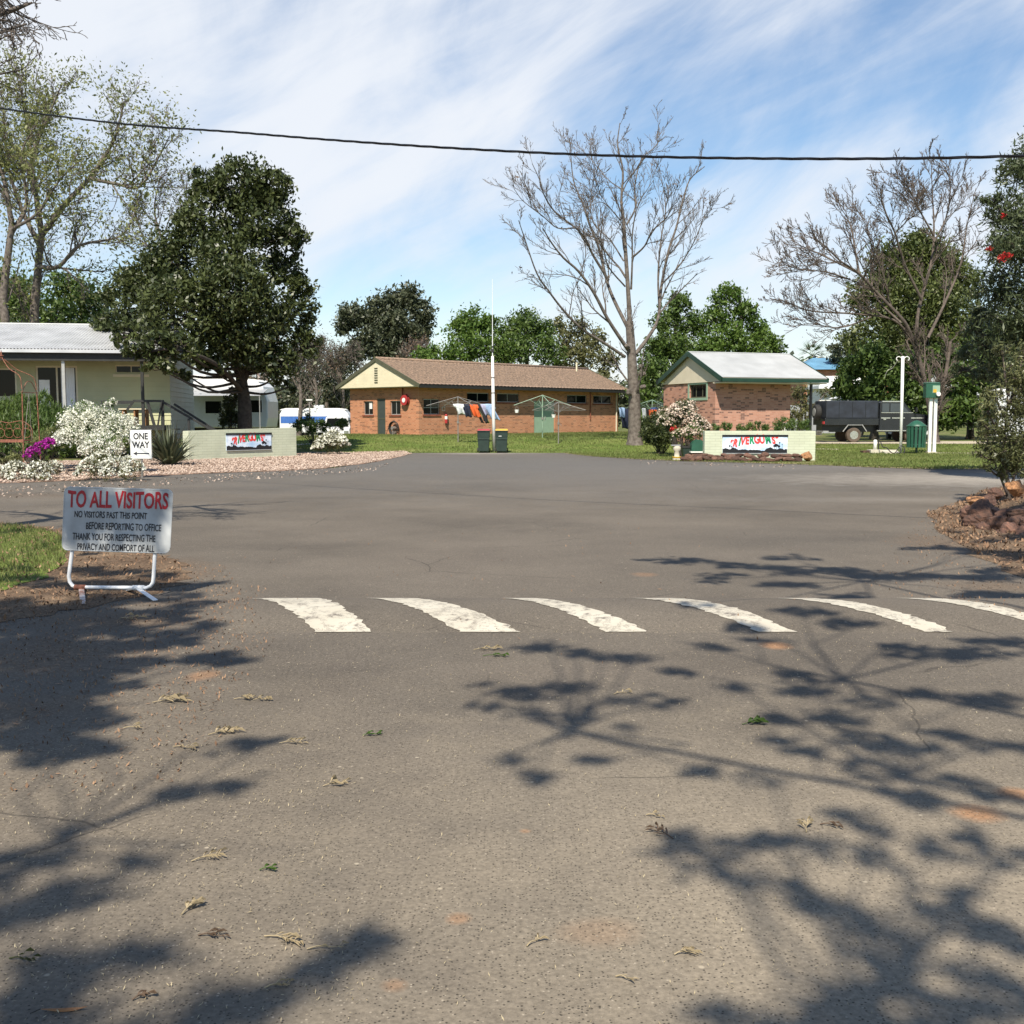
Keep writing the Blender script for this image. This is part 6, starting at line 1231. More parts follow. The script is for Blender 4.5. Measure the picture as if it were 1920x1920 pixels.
# ------------------------------------------------------------------ vehicles
def wheel(t, x, y, r, w, s=-1, tyre='blackrub', rim='chrome', z=None):
    z = r if z is None else z
    mb = MB(); mb.tube([(x, y-w/2, z), (x, y-w*.42, z), (x, y+w*.42, z), (x, y+w/2, z)], [r*.93, r, r, r*.93], 26); wo_ = mb.build('wheel', tyre, t, smooth=False)
    mb = MB(); mb.disc((x, y+s*w*.5, z), (0, 1, 0), r*.58, .02, 20); 
    for k in range(5):
        a = k*1.2566; mb.beam((x+r*.12*math.cos(a), y+s*(w*.5+.012), z+r*.12*math.sin(a)), (x+r*.52*math.cos(a), y+s*(w*.5+.012), z+r*.52*math.sin(a)), r*.16, .02, up=(0, 1, 0))
    mb.disc((x, y+s*(w*.5+.01), z), (0, 1, 0), r*.2, .03, 14); mb.build('rim', rim, wo_)
def ute():
    Y = 58.0; p = at(1589, 829, Y); z0 = Hs(p.x, Y); t = thing('utility_truck', 'black dual cab utility truck with blue-grey canvas canopy parked on the right lawn', 'truck', (p.x, Y, z0), R(4)); hw = .9
    M['carblack'] = mat('black_car_paint', (.016, .018, .022), .22, .15, 2, spec=.6); k = F/Y
    mb = MB(); mb.box(-1.62, 1.34, -hw, hw, .92, 1.28); mb.build('tray', 'carblack', t, bevel=.02)
    mb = MB(); mb.box(-1.55, 1.30, -hw+.02, hw-.02, 1.28, 2.22); mb.build('canopy', 'canvas', t, bevel=.05)
    mb = MB()
    for x in (-1.56, -.85, -.12, .6, 1.28): mb.box(x-.012, x+.012, -hw-.004, -hw+.03, 1.29, 2.18)
    mb.box(-1.55, 1.3, -hw-.006, -hw+.03, 1.29, 1.32); mb.build('canopy_bow', 'carblack', t)
    pf = [(1.38, .62), (1.38, 2.12), (1.50, 2.22), (2.55, 2.20), (2.72, 2.14), (3.22, 1.56), (4.25, 1.42), (4.42, 1.30), (4.45, .70), (4.30, .62)]
    mb = MB(); mb.prism(pf, lambda a, b, c: (a, c, b), -hw+.02, hw-.02); mb.build('cab_body', 'carblack', t, bevel=.04)
    mb = MB(); mb.prism([(1.95, 1.62), (1.95, 2.08), (2.5, 2.07), (2.62, 2.0), (2.98, 1.62)], lambda a, b, c: (a, c, b), -hw-.0, -hw+.016); mb.prism([(1.50, 1.62), (1.50, 2.08), (1.88, 2.08), (1.88, 1.62)], lambda a, b, c: (a, c, b), -hw-.0, -hw+.016); M['uteglass'] = mat('reflection_toned_glass', (.035, .05, .065), .1, .1, 1, spec=.8); mb.build('side_window', 'uteglass', t)  # lighter blue-grey base colour stands in for reflections in the side windows
    mb = MB(); mb.box(1.45, 1.95, -hw-.012, -hw+.018, 1.27, 1.33); mb.box(2.05, 2.75, -hw-.012, -hw+.018, 1.27, 1.33); mb.box(3.1, 3.8, -hw-.012, -hw+.018, 1.27, 1.33); mb.box(1.45, 3.2, -hw-.012, -hw+.018, 1.565, 1.60); mb.box(1.5, 2.6, -hw+.0, -hw+.05, 2.15, 2.21); mb.build('moulding_and_roof_highlight', 'chrome', t)  # chrome mouldings; the bar along the roof edge stands in for a highlight
    mb = MB(); mb.box(1.58, 1.72, -hw-.02, -hw+.018, 1.20, 1.26); mb.box(2.5, 2.64, -hw-.02, -hw+.018, 1.38, 1.42); mb.build('door_handle', 'chrome', t)
    mb = MB(); mb.box(1.2, 3.0, -hw-.10, -hw+.05, .60, .65); mb.build('side_step', 'chrome', t); mb = MB(); mb.box(-1.6, 3.9, -.45, .45, .55, .92); mb.build('chassis', 'black', t)
    mb = MB(); mb.beam((-.62, -hw, .58), (-.33, -hw, .95), .05, .04); mb.beam((.68, -hw, .58), (.42, -hw, .95), .05, .04); mb.beam((-.33, -hw, .93), (.42, -hw, .93), .05, .03); mb.build('wheel_guard', 'alu', t)
    mb = MB(); mb.box(-1.7, -1.4, -hw, hw, .55, .62); mb.box(-1.65, -1.55, -.3, .3, .38, .55); mb.build('rear_bar', 'alu', t)
    mb = MB(); mb.box(-1.68, -1.625, -hw, -hw+.25, .98, 1.12); mb.build('tail_light', 'red', t)
    mb = MB(); mb.tube([(-1.98, .1-.35, 1.62), (-1.94, .1-.35, 1.62), (-1.72, .1-.35, 1.62), (-1.68, .1-.35, 1.62)], [.36, .40, .40, .36], 22); sp = mb.build('spare_wheel', 'blackrub', t); mb = MB(); mb.disc((-1.99, -.25, 1.62), (1, 0, 0), .22, .02, 16); mb.build('rim', 'alu', sp)
    mb = MB(); mb.beam((3.28, -hw-.02, 1.62), (3.28, -hw-.22, 1.72), .05, .05); mb.box(3.22, 3.32, -hw-.30, -hw-.12, 1.62, 1.86); mb.build('door_mirror', 'black', t)
    M['dusty'] = mat('dusty_tyre', (.10, .075, .055), .9, .2)
    for x in (0, 3.2):
        for s in (-1, 1): wheel(t, x, s*.76, .39, .25, s, 'dusty')
    return t
ute()
def caravan(label, px, Y, L, Hh, Wd, rz, zb=.55, front='round', m_='van', stripe=None, wins=(), hatch=(), z0=None, door=None, extra=None, wheels=True, name='caravan', cat='caravan'):
    p = at(px, 800, Y); z0 = Hs(p.x, Y) if z0 is None else z0; t = thing(name, label, cat, (p.x, Y, z0), rz)
    r = .28; pf = [(0, zb), (L-.1, zb), (L, zb+.5), (L+.0, zb+Hh*.55), (L-.22, Hh+zb-.35), (L-.55, Hh+zb-.03), (L-.9, Hh+zb), (.5, Hh+zb), (.2, Hh+zb-.08), (.02, Hh+zb-.4)]
    mb = MB(); mb.prism(pf, lambda a, b, c: (a, c, b), 0, Wd); mb.build('body', m_, t, bevel=.06)
    mb = MB(); mb.prism([(.0, Hh+zb-.10), (L-.42, Hh+zb-.10), (L-.6, Hh+zb+.02), (L-.95, Hh+zb+.05), (.5, Hh+zb+.05), (.15, Hh+zb-.02)], lambda a, b, c: (a, c, b), .03, Wd-.03); mb.build('roof', 'white', t)
    if stripe: mb = MB(); mb.box(.1, L-.12, -.006, .005, zb+stripe[0], zb+stripe[1]); mb.build('stripe', 'blue', t)
    for (a, b, c, e) in wins:
        mb = MB(); frame2(mb, (0, 0), X, Yv, a, b, zb+c, zb+e, -.02, .01, .04); f = mb.build('window', 'whitemetal', t); mb = MB(); mb.box(a+.03, b-.03, -.008, .012, zb+c+.03, zb+e-.03); mb.build('pane', 'glass', f)
    mb = MB(); mb.box(-.018, .0, .5, Wd-.5, zb+1.0, zb+1.6); mb.build('end_window', 'glass', t)
    for a in hatch: mb = MB(); mb.box(a, a+.7, Wd*.3, Wd*.3+.6, Hh+zb+.05, Hh+zb+.28); mb.build('roof_hatch', 'white', t, bevel=.04)
    if door: mb = MB(); frame2(mb, (0, 0), X, Yv, door, door+.65, zb+.1, zb+1.9, -.015, .006, .03); mb.build('door', 'whitemetal', t)
    mb = MB(); mb.box(.3, L-.5, .2, Wd-.2, zb-.15, zb); mb.build('chassis', 'black', t)
    if wheels:
        for s, yy in ((-1, .18), (1, Wd-.18)): wheel(t, L*.5, yy, .33, .2, s)
    if extra: extra(t)
    return t
def awn(t):
    mb = MB(); mb.hexa([(.2, -1.5, 2.15), (4.4, -1.5, 2.15), (4.4, -.02, 2.5), (.2, -.02, 2.5), (.2, -1.5, 2.17), (4.4, -1.5, 2.17), (4.4, -.02, 2.52), (.2, -.02, 2.52)]); mb.build('awning', 'vangrey', t)
    for x in (.25, 4.35): mb = MB(); mb.tube([(x, -1.48, 0), (x, -1.48, 2.15)], .025, 6); mb.build('awning_pole', 'alu', t)
caravan('silver-white caravan with rounded roof behind the cabin and the dark evergreen', 345, 55, 4.35, 2.45, 2.2, R(-2), .55, wins=((1.1, 2.0, .7, 1.4), (3.45, 4.1, .75, 1.45)), hatch=(.3,), m_='van', stripe=None, z0=.5, extra=awn)
caravan('white caravan with a broad blue side stripe beyond the left lawn', 524, 78, 5.2, 1.75, 2.2, R(2), .35, stripe=(.70, 1.20), hatch=(2.4,), z0=0.1)
caravan('white caravan roof showing behind the canopy of the utility truck', 1570, 72, 3.0, 2.2, 2.2, R(0), .5, hatch=(1.2,), wins=((.8, 1.5, .9, 1.5),), z0=.25)
caravan('pale camper mostly hidden behind the right shrub', 1868, 54, 3.4, 2.45, 2.2, R(-14), .5, wins=((.9, 1.8, 1.0, 1.6),), m_='van', z0=.1, hatch=())
def vanlet(label, px, Y, rz, L=4.3, W_=1.75, Hh=1.75, m_='van', z0=0.1, frontx=1):
    p = at(px, 800, Y); t = thing('parked_van', label, 'van', (p.x, Y, z0), rz)
    pf = [(-W_/2, .35), (W_/2, .35), (W_/2, 1.05), (W_/2-.16, Hh-.08), (W_/2-.3, Hh), (-W_/2+.3, Hh), (-W_/2+.16, Hh-.08), (-W_/2, 1.05)]
    mb = MB(); mb.prism(pf, lambda a, b, c: (a, c, b), .5, L); mb.hexa([(-W_/2, 0, .35), (W_/2, 0, .35), (W_/2, .5, .35), (-W_/2, .5, .35), (-W_/2+.05, .05, .95), (W_/2-.05, .05, .95), (W_/2, .5, 1.05), (-W_/2, .5, 1.05)]); mb.build('body', m_, t, bevel=.05)
    mb = MB(); mb.prism([(-W_/2+.14, 1.08), (W_/2-.14, 1.08), (W_/2-.26, Hh-.14), (-W_/2+.26, Hh-.14)], lambda a, b, c: (a, c, b), .47, .498); mb.build('windscreen', 'glass', t)
    for s in (-1, 1):
        mb = MB(); mb.box(s*.62-.14, s*.62+.14, -.02, .01, .62, .80); mb.build('headlight', 'chrome', t); mb = MB(); mb.box(*(sorted((s*W_/2, s*(W_/2+.012)))), .8, 1.9, 1.1, Hh-.25); mb.build('side_window', 'glass', t)
        for y in (.85, L-.8): mb = MB(); mb.disc((s*(W_/2-.1), y, .33), (1, 0, 0), .33, .22, 20); mb.build('wheel', 'blackrub', t)
    mb = MB(); mb.box(-.4, .4, -.025, .0, .5, .62); mb.build('grille', 'black', t); return t
vanlet('white van facing the viewer beside the blue striped caravan', 631, 70, R(6), z0=-.1)
vanlet('white vehicle with dark glass behind the green slatted bin', 1712, 63, R(-10), Hh=2.2, z0=.2)
# ------------------------------------------------------------------ right lawn furniture
def tallpole():
    Y = 47.2; p = at(1687, 851, Y); t = thing('lamp_pole', 'single tall white pole with curled brackets on top, left of the green slatted bin', 'pole', (p.x, Y, Hs(p.x, Y))); h = at(1687, 668, Y).z-t.location.z
    mb = MB(); mb.tube([(0.04, 0, -.1), (0, 0, h)], .065, 12); mb.build('pole', 'white', t, smooth=True)
    for s in (-1, 1): mb = MB(); mb.tube(spline([(0, 0, h-.14), (s*.15, 0, h-.02), (s*.27, 0, h-.06), (s*.27, 0, h-.16), (s*.22, 0, h-.17)]), .018, 6); mb.build('bracket', 'white', t)
    mb = MB(); mb.tube(spline([(-.22, 0, h-.17), (-.4, .1, h-.5), (-.62, .1, h-.62), (-.75, .1, h-.95)]), .010, 4); mb.build('loose_wire', 'galv', t)
tallpole()
def slatbin():
    Y = 46.8; p = at(1717, 852, Y); t = thing('slatted_bin', 'dark green slatted litter bin with a domed lid on the right lawn', 'bin', (p.x, Y, Hs(p.x, Y))); k = F/Y; z = lambda py: at(1717, py, Y).z-t.location.z
    mb = MB(); mb.tube([(.02, 0, -.1), (.02, 0, z(836))], .05, 10); mb.build('post', 'darkgreen', t); r = 17.5/k; zb, zt = z(839), z(800)
    mb = MB()
    for i in range(16):
        a = i*math.pi/8; c, s = math.cos(a), math.sin(a); mb.beam((c*r*.93, s*r*.93, zb), (c*r, s*r, zt), .105, .025, up=(c, s, 0))
    mb.ring((0, 0, zb+.12), (0, 0, 1), r*.90, .015, 24, 5); mb.ring((0, 0, zt-.1), (0, 0, 1), r*.94, .015, 24, 5); mb.build('slats', 'slatgreen', t)
    mb = MB(); mb.tube([(0, 0, zb+.02), (0, 0, zt-.03)], r*.84, 18); mb.build('liner', 'black', t)
    mb = MB(); zl = z(799); mb.tube([(0, 0, zl-.02), (0, 0, zl+.02), (0, 0, z(794)), (0, 0, z(790)), (0, 0, z(788))], [r*1.02, r*1.02, r*.72, r*.42, .02], 22); mb.build('lid', 'slatgreen', t, smooth=True); mb = MB(); mb.ring((0, 0, zl), (0, 0, 1), r*1.02, .02, 26, 6); mb.build('lid_rim', 'slatgreen', t)
slatbin()
def twinposts():
    Y = 47.0; p = at(1740, 850, Y); t = thing('power_pedestal', 'pair of white posts carrying a dark green power box', 'power box', (p.x, Y, Hs(p.x, Y))); z = lambda py: at(1740, py, Y).z-t.location.z; x = lambda px: at(px, 800, Y).x-p.x
    for a, tp in ((1743.5, 740), (1752.5, 742)): mb = MB(); mb.box(x(a)-.065, x(a)+.065, -.06, .06, -.1, z(tp)); mb.build('post', 'white', t)
    mb = MB(); mb.box(x(1731), x(1757), -.2, .16, z(746), z(719)); mb.hexa([(x(1730), -.22, z(719)), (x(1757.5), -.22, z(719)), (x(1757.5), .18, z(719)), (x(1730), .18, z(719)), (x(1732), -.2, z(717)), (x(1755), -.2, z(717)), (x(1755), .16, z(717)), (x(1732), .16, z(717))]); bx = mb.build('cabinet', 'slatgreen', t, bevel=.01)
    mb = MB(); mb.box(x(1743), x(1756.5), -.212, -.202, z(737), z(723)); mb.build('hatch', 'greendoor', bx); mb = MB(); mb.box(x(1744), x(1750), -.225, -.213, z(736), z(730)); mb.build('label_plate', 'yellow', bx)
    mb = MB(); mb.disc((x(1752.5), -.28, z(739)), (0, 1, 0), .09, .10, 14); mb.build('outlet', 'white', t); mb = MB(); mb.box(x(1739), x(1756), -.15, .15, -.05, .08); mb.build('footing', 'concrete', t)
twinposts()
def dump():
    Y = 47.3; p = at(1635, 850, Y); t = thing('dump_point', 'short white pipe standing on pale concrete blocks in the right lawn', 'waste point', (p.x, Y, Hs(p.x, Y))); z = lambda py: at(1635, py, Y).z-t.location.z; x = lambda px: at(px, 800, Y).x-p.x
    mb = MB(); mb.tube([(x(1642), 0, z(843)), (x(1642), 0, z(826)), (x(1642), 0, z(824.5))], [.08, .08, .05], 14); mb.build('standpipe', 'white', t, smooth=True)
    mb = MB(); mb.box(x(1630), x(1653), -.3, .25, -.05, z(843)); mb.build('block', 'concrete', t, bevel=.01); mb = MB(); mb.box(x(1618), x(1629.8), -.15, .3, -.05, z(845)); mb.build('block', 'rock', t, bevel=.01)
    mb = MB(); mb.tube([(x(1649), .05, z(843)), (x(1649), .05, z(823))], .03, 8); mb.tube([(x(1649), .05, z(824)), (x(1654), 0, z(823))], .03, 8); mb.build('tap', 'darkwood', t)
dump()
p = at(1666, 851, 46.9); t = thing('concrete_slab', 'pale concrete slab lying in the grass beside the tall white pole', 'slab', (p.x, p.y, Hs(p.x, p.y))); mb = MB(); mb.hexa([(-.28, -.4, -.05), (.35, -.4, -.05), (.5, .4, -.05), (-.25, .4, -.05), (-.28, -.4, .05), (.35, -.4, .05), (.5, .4, .16), (-.25, .4, .16)]); mb.build('slab', 'concrete', t)
p = at(1673, 850, 46.6); t = thing('black_hose', 'black hose tangled over the concrete slab by the tall white pole', 'hose', (p.x, p.y, Hs(p.x, p.y))); mb = MB(); q = [(-.5, .1, .55), (-.42, .0, .3), (-.3, -.1, .28), (-.15, -.25, .08), (.0, -.3, .05), (.2, -.1, .2), (.35, .1, .28), (.3, -.2, .08), (.1, -.35, .05), (.4, -.3, .05), (.5, 0, .3), (.38, .1, .35)]; mb.tube(spline(q), .022, 7); mb.build('hose', 'blackrub', t)
# ------------------------------------------------------------------ rocks
def rockmesh(seed, m_):
    rng = np.random.default_rng(seed); import bmesh
    bm = bmesh.new(); bmesh.ops.create_icosphere(bm, subdivisions=3, radius=1); ph = rng.random(9)*6.28; cuts = [(Vector(rng.normal(size=3)).normalized(), .55+.3*rng.random()) for _ in range(9)]
    for v in bm.verts:
        for n_, d in cuts:
            q = v.co.dot(n_)
            if q > d: v.co -= n_*(q-d)*.92
        f = 1+.07*math.sin(v.co.x*5+ph[0])*math.sin(v.co.y*6+ph[1])+.04*math.sin(v.co.z*13+ph[2])+.03*math.sin(v.co.x*17+ph[3]); v.co *= f
    me = bpy.data.meshes.new('rock'); bm.to_mesh(me); bm.free(); me.materials.append(M[m_]); return me
RM = [rockmesh(100+i, 'rock') for i in range(6)]; RO = rockmesh(120, 'rockorange')
def rock(px, py, Y, w, h, d, label, group=None, me=None, seed=0, rz=None):
    rng = np.random.default_rng(seed); p = at(px, py, Y); o = bpy.data.objects.new('rock', me or RM[seed % 6]); COL.objects.link(o); o.location = p; o.scale = (w/2, d/2, h/2); o.rotation_euler = (rng.normal()*.12, rng.normal()*.12, rng.random()*.6-.3 if rz is None else rz); tag(o, label, 'rock', group)
rr = np.random.default_rng(9)
for k in range(34):
    row = k % 2; px = 1286+k*6.6+rr.normal()*1.5; Yk = 38.7+.35*row+rr.normal()*.08; rock(px, 861.5-row*6.5+rr.normal()*1, Yk, .30+.14*rr.random(), .15+.07*rr.random(), .32, 'flat reddish brown rock in the low stacked border before the right green wall', 'rocks bordering the right green wall', seed=k)
rock(1513, 855, 38.9, .42, .42, .4, 'rounded orange rock at the right end of the low stone border', me=RO, seed=3)
for i, (px, py, Y, w, h, d, lb, me) in enumerate([(1842, 968, 15.7, .46, .44, .5, 'large dark red rock at the front left corner of the mulch mound', 0), (1832, 942, 16.4, .30, .24, .4, 'orange topped rock at the left tip of the mulch mound', 1), (1904, 914, 18.6, .36, .30, .3, 'pale orange rock at the foot of the young shrub', 1), (1868, 926, 18.3, .26, .2, .3, 'low rock left of the young shrub stem', 0), (1814, 962, 16.1, .2, .22, .3, 'narrow dark rock left of the large corner rock', 0), (1908, 962, 15.2, .3, .18, .3, 'flat brown rock capping the low wall of the mulch mound', 0)]):
    rock(px, py, Y, w*1.1, h*1.15, d, lb, seed=40+i, me=RO if me else None)
for i, (px, py, Y, w, h) in enumerate([(1872, 984, 15.2, .34, .30), (1898, 1000, 14.8, .30, .30), (1926, 1006, 14.5, .34, .32), (1860, 962, 15.7, .28, .22), (1884, 972, 15.4, .30, .24), (1908, 984, 15.0, .28, .22), (1934, 982, 14.8, .30, .24), (1822, 980, 15.6, .24, .20), (1848, 992, 15.2, .26, .16), (1960, 1010, 14.4, .4, .34), (1852, 940, 16.8, .24, .18), (1880, 1004, 14.7, .2, .14)]):
    rock(px, py, Y, w*1.12, h*1.2, .36, 'brown rock stacked in the low wall edging the mulch mound', 'rocks edging the mulch mound', seed=60+i)
# planter, dome and stump ornament by the right wall
p = at(1292, 855, 40.6); t = thing('planter_tub', 'dark square planter tub under the yellow-green flowering bush', 'planter', (p.x, p.y, 0)); mb = MB(); mb.hexa([(-.22, -.2, 0), (.22, -.2, 0), (.22, .2, 0), (-.22, .2, 0), (-.3, -.26, .48), (.3, -.26, .48), (.3, .26, .48), (-.3, .26, .48)]); mb.build('tub', 'bin', t, bevel=.02); mb = MB(); mb.box(-.32, .32, -.28, .28, .44, .50); mb.build('rim', 'darkwood', t)
p = at(1308, 846, 40.2); t = thing('letter_box', 'small green dome topped box on red stones left of the right green wall', 'box', (p.x, p.y, 0)); mb = MB(); mb.prism([(-.26, .32), (.26, .32)]+[(.26*math.cos(a), .50+.26*math.sin(a)) for a in np.linspace(0, math.pi, 12)], lambda a, b, c: (a, c, b), -.2, .25); mb.build('dome', 'slatgreen', t); mb = MB(); mb.box(-.29, .29, -.22, .27, .27, .32); mb.build('base_plate', 'white', t); mb = MB(); mb.box(-.25, .25, -.18, .22, 0, .27); mb.build('plinth', 'rock', t)
p = at(1269, 862, 39.4); t = thing('garden_ornament', 'weathered pale and grey garden ornament on a little post beside the rock border', 'ornament', (p.x, p.y, 0)); mb = MB(); mb.tube([(0, 0, 0), (0, 0, .08), (0, 0, .10), (0, 0, .34), (0, 0, .42), (0, 0, .52), (0, 0, .58)], [.16, .16, .10, .09, .15, .13, .04], 14); mb.build('figure', 'concrete', t, smooth=True); mb = MB(); mb.box(-.22, .12, -.1, .1, .55, .585); mb.build('top_plate', 'vangrey', t); mb = MB(); mb.disc((0, 0, .13), (0, 0, 1), .17, .03, 16); mb.build('collar', 'yellow', t)
# ------------------------------------------------------------------ blue roofed house and pale shed beyond
p = at(1500, 800, 104); t = thing('blue_roofed_house', 'distant house with a blue hipped roof and red brick below, under the palm', 'house', (p.x, 104, 0)); zr = at(1520, 671, 108).z; ze_ = at(1520, 693, 104).z; w = 5.2
M['blueroof'] = mat('blue_steel_roof', (.12, .27, .40), .5, .15, 1)
mb = MB(); mb.box(.3, 8.7, 0, 8, 0, ze_); mb.build('wall', 'brick', t)
mb = MB(); mb.add([(-.2, -.5, ze_), (9.2, -.5, ze_), (9.2, 8.5, ze_), (-.2, 8.5, ze_), (2.2, 4, zr), (3.4, 4, zr)], [(0, 1, 5, 4), (1, 2, 5), (2, 3, 4, 5), (3, 0, 4), (3, 2, 1, 0)]); mb.build('roof', 'blueroof', t)
for x in (3.0, 5.6): mb = MB(); mb.box(x, x+1.2, -.03, -.003, ze_-1.6, ze_-.6); f = mb.build('window', 'cream', t); mb = MB(); mb.box(x+.08, x+1.12, -.04, -.031, ze_-1.52, ze_-.68); mb.build('pane', 'glass', f)
p = at(1535, 800, 95); t = thing('white_shed', 'white walled shed with a flat roof between the steel roofed building and the green tree', 'shed', (p.x, 95, 0)); za = at(1540, 705, 95).z; zb2 = at(1540, 727, 95).z
mb = MB(); mb.box(0, 3.6, 0, 4, 0, za); mb.build('wall', 'white', t); mb = MB(); mb.box(-.3, 3.9, -.8, 4.2, zb2-.1, zb2+.15); mb.build('awning', 'whitemetal', t)
p = at(1500, 800, 90); t = thing('grey_fence', 'long grey metal fence beyond the utility truck', 'fence', (p.x-6, 90, 0)); mb = MB(); 
for k in range(18): mb.box(k*.5, k*.5+.46, 0, .04, 0, 2.6)
mb.build('panel_sheeting', 'vangrey', t)
for k in range(0, 10, 3): mb = MB(); mb.box(k, k+.06, -.06, -.003, 0, 2.7); mb.build('post', 'galv', t)
# thin light poles far left of the amenities block, park light
p = at(581, 800, 76); t = thing('park_light', 'small post top light above the blue striped caravan', 'lamp', (p.x, 76, 0)); h = at(581, 751, 76).z; mb = MB(); mb.tube([(0, 0, 0), (0, 0, h)], .05, 8); mb.build('post', 'galv', t); mb = MB(); mb.box(-.22, .22, -.12, .12, h, h+.09); mb.build('lamp_head', 'white', t)
p = at(490, 800, 60); t = thing('timber_pole', 'slender pale timber pole right of the dark evergreen trunk', 'pole', (p.x, 60, .2)); h = at(490, 690, 60).z-.2; mb = MB(); mb.tube([(.2, 0, -.1), (0, 0, h*.6), (-.12, 0, h)], [.09, .08, .06], 8); mb.build('pole', 'rustwhite', t); mb = MB(); mb.disc((0, -.02, h*.72), (0, 0, 1), .11, .18, 8); mb.build('band', 'barkdark', t)
# ------------------------------------------------------------------ fallen sprigs and leaves on the road
def sprig(label, px, py, L, ang, n, lw, ll, m_='lstraw', seed=0, name='leaf_sprig', curl=.2, group=None):
    rng = np.random.default_rng(seed); g = gnd(px, py, .008); t = thing(name, label, 'leaf sprig' if name == 'leaf_sprig' else 'leaf', (g.x, g.y, .006), ang, group)
    S = spline([(-L/2, 0, .003), (-L/6, .02*L, .010), (L/6, -.03*L, .008), (L/2, .04*L, .004)], 5); mb = MB(); mb.tube(S, np.linspace(.0028, .0012, len(S)), 5); mb.build('stem', m_, t)
    V = []; Fc = []; c = 0
    for k in range(n):
        f = .25+.75*rng.random(); i = min(int(f*(len(S)-1)), len(S)-2); b = S[i]; a = (1 if k % 2 else -1)*(.35+.6*rng.random()); d = np.array([math.cos(a), math.sin(a), .05+.45*rng.random()]); d /= np.linalg.norm(d); s = np.cross(d, [0, 0, 1]); s /= np.linalg.norm(s); l = ll*(.6+.6*rng.random()); up = np.array([0, 0, curl*l*rng.random()])
        V += [b, b+d*l*.35+s*lw/2+up, b+d*l*.7+s*lw*.4+up, b+d*l+np.array([0, 0, -d[2]*l*.7]), b+d*l*.7-s*lw*.4+up, b+d*l*.35-s*lw/2+up]; Fc.append(tuple(range(c, c+6))); c += 6
    V = np.array(V); V[:, 2] = np.maximum(V[:, 2], .002); mb = MB(); mb.add(V, Fc); mb.build('leaves', m_, t)
SP = [(355, 1705, .075, 1.2, 9, .011, .05, 'lstraw', 'curled bunch of pale dry leaves on the road, lower left'), (530, 1762, .13, -.35, 22, .007, .042, 'lstraw', 'feathery dry twig with white leaflets, largest on the lower road'), (395, 1755, .08, -.1, 14, .004, .04, 'lbrown', 'small brown feathery sprig left of the large white twig'), (610, 1778, .11, .1, 4, .004, .03, 'lstraw', 'thin yellowish stalk lying right of the large white twig'),
      (520, 1850, .07, .2, 12, .005, .03, 'lstraw', 'dry forked sprig near the bottom of the road'), (310, 1316, .14, .2, 16, .014, .09, 'lstraw', 'fan of dry leaves on the road below the visitors sign'), (415, 1375, .13, .4, 16, .012, .06, 'lstraw', 'pale dry sprig at the edge of a shade patch on the left'), (455, 1311, .10, .0, 8, .012, .06, 'lstraw', 'small dry leaves right of the leaf fan'), (488, 1312, .08, .1, 10, .010, .05, 'lstraw', 'tiny pale leaf bundle right of the small dry leaves'),
      (345, 1402, .12, -.3, 10, .008, .05, 'lstraw', 'sparse dry sprig left of the round shade patch'), (545, 1393, .11, .1, 8, .008, .05, 'lstraw', 'dry sprig right of the round shade patch'), (625, 1472, .09, .3, 9, .009, .05, 'lstraw', 'short dry sprig in the middle left of the road'), (500, 1631, .05, .1, 8, .010, .035, 'lbright', 'fresh green leaf scrap on the road'), (385, 1610, .10, .5, 12, .004, .05, 'lstraw', 'faint straw coloured fern like sprig on the left'),
      (1245, 1565, .10, 2.2, 9, .007, .06, 'lbrown', 'dark forked twig in the middle right of the road'), (1512, 1552, .09, 1.3, 12, .006, .05, 'lstraw', 'upright straw coloured sprig right of centre'), (1555, 1548, .07, -.4, 7, .008, .04, 'lbrown', 'small brown twig beside the straw coloured sprig'), (1000, 1768, .06, .8, 9, .005, .03, 'lstraw', 'star shaped dry scrap on the lower centre of the road'), (1282, 1788, .06, .2, 16, .004, .035, 'lstraw', 'tangle of pale stalks on the lower right of centre'), (1170, 1835, .05, -.5, 4, .005, .03, 'lstraw', 'thin dry stalk near the bottom centre'),
      (910, 1218, .16, .0, 10, .012, .07, 'lstraw', 'dry leaves lying just in front of the speed hump'), (925, 1230, .14, -.1, 9, .012, .06, 'lbright', 'yellowish leaves nearer than those in front of the speed hump'), (1412, 1357, .12, .2, 14, .016, .07, 'lmid', 'dark green leafy scrap inside the right shade'), (695, 1378, .08, .2, 8, .012, .04, 'lbright', 'greenish leaf scrap left of centre'), (240, 1160, .16, -.3, 7, .02, .10, 'lstraw', 'dry leaf scrap beside the foot of the visitors sign'), (40, 1800, .08, -.2, 9, .005, .04, 'lolive', 'olive sprig in the shade at the lower left edge'), (265, 1870, .05, .6, 7, .008, .03, 'lbrown', 'tiny brown leaf bundle in the lower left shade'), (250, 1365, .10, 0, 4, .010, .06, 'lstraw', 'single straw coloured leaf strip on the left shade edge'), (1225, 1530, .06, -.4, 5, .008, .03, 'lstraw', 'pale fleck of leaf above the dark forked twig'), (1165, 1300, .1, .4, 5, .01, .05, 'lstraw', 'dry scrap in the middle of the right shade')]
for i, (px, py, L, a, n, lw, ll, m_, lb) in enumerate(SP): sprig(lb, px, py, L, a, n, lw, ll, m_, seed=200+i)
g = gnd(120, 1898, .006); t = thing('fallen_leaf', 'single long curved orange-brown gum leaf at the bottom left', 'leaf', (g.x, g.y, .006), .1)
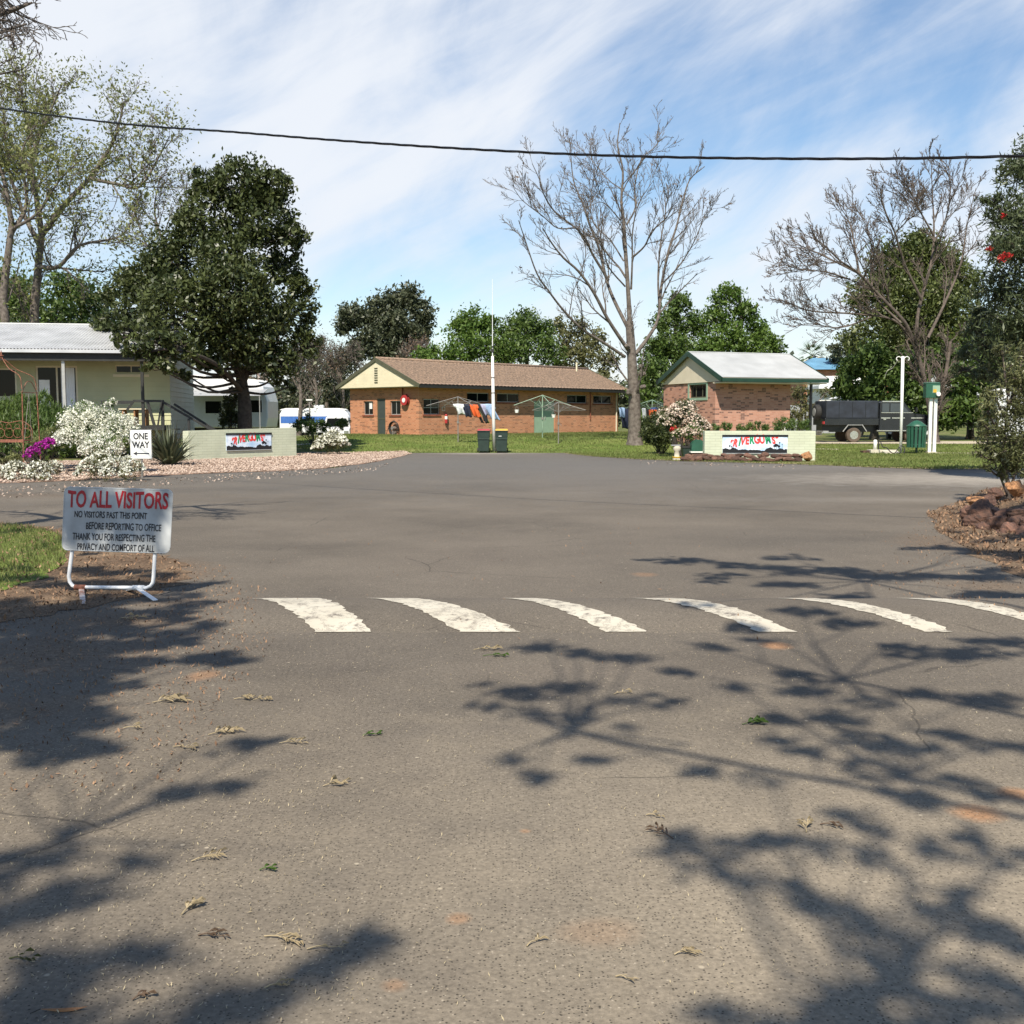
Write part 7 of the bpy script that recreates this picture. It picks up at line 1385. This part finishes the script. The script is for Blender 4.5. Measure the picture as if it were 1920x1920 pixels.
mb = MB(); n = 14; top = [(-.06+.12*k/n, .010*math.sin(math.pi*(k/n)**.8)+.010*math.sin(k/n*3)) for k in range(n+1)]; bot = [(x, y-.017*math.sin(math.pi*((x+.06)/.12))) for x, y in top[::-1][1:-1]]; mb.prism(top+bot, lambda a, b, c: (a, b, c+.012*abs(a/.06)**2), 0, .0012); mb.build('blade', 'rockorange', t); mb = MB(); mb.tube([(-.06, top[0][1], .013), (-.085, -.008, .006)], .0016, 5); mb.build('stalk', 'barkdark', t)
def litter(n, sz, polys, m_, name, label, asp, seed):
    rng = np.random.default_rng(seed); P = []
    for poly, k in polys: P.append(scatter([gp(*q) for q in poly], k, rng))
    P = np.concatenate(P); k = len(P); z = .010+hz(P[:, 0], P[:, 1]); V, Fc = leaves(np.column_stack([P, z+.004*rng.random(k)]), sz, asp, up=6.0, rng=rng); tag(link(name, npmesh(name, V, Fc, 4, rng.random(k)), m_), label=label, cat='litter', kind='stuff')
FG = [(0, 1930), (0, 1180), (1920, 1180), (1920, 1930)]
litter(0, .011, [(FG, 5200), ([(0, 1930), (0, 1400), (600, 1400), (700, 1930)], 1500)], 'lstraw', 'road_crumbs', 'tiny straw coloured crumbs and stalks strewn over the near road', .22, 301)
litter(0, .030, [([(0, 1400), (0, 1100), (500, 1100), (420, 1400)], 1500), ([(1620, 1100), (1740, 960), (1920, 1060), (1920, 1180)], 800), ([(700, 1250), (300, 1000), (1700, 960), (1900, 1100), (1500, 1250)], 260)], 'lbark', 'road_litter', 'dry bark flakes and leaves along the edges of the road', .25, 302)
litter(0, .022, [([(0, 1500), (0, 1060), (420, 1060), (520, 1200), (300, 1500)], 2600)], 'lbark', 'verge_crumbs', 'pale crumbs and bark bits scattered over the shaded left of the road', .4, 304)
litter(0, .06, [([(-50, 915), (300, 898), (700, 874), (760, 862), (700, 884), (300, 912), (-50, 940)], 700), ([(1200, 864), (1500, 874), (1500, 880), (1200, 870)], 150)], 'lchip', 'stray_chips', 'stray pink gravel chips spilled on the road edge', .6, 303)
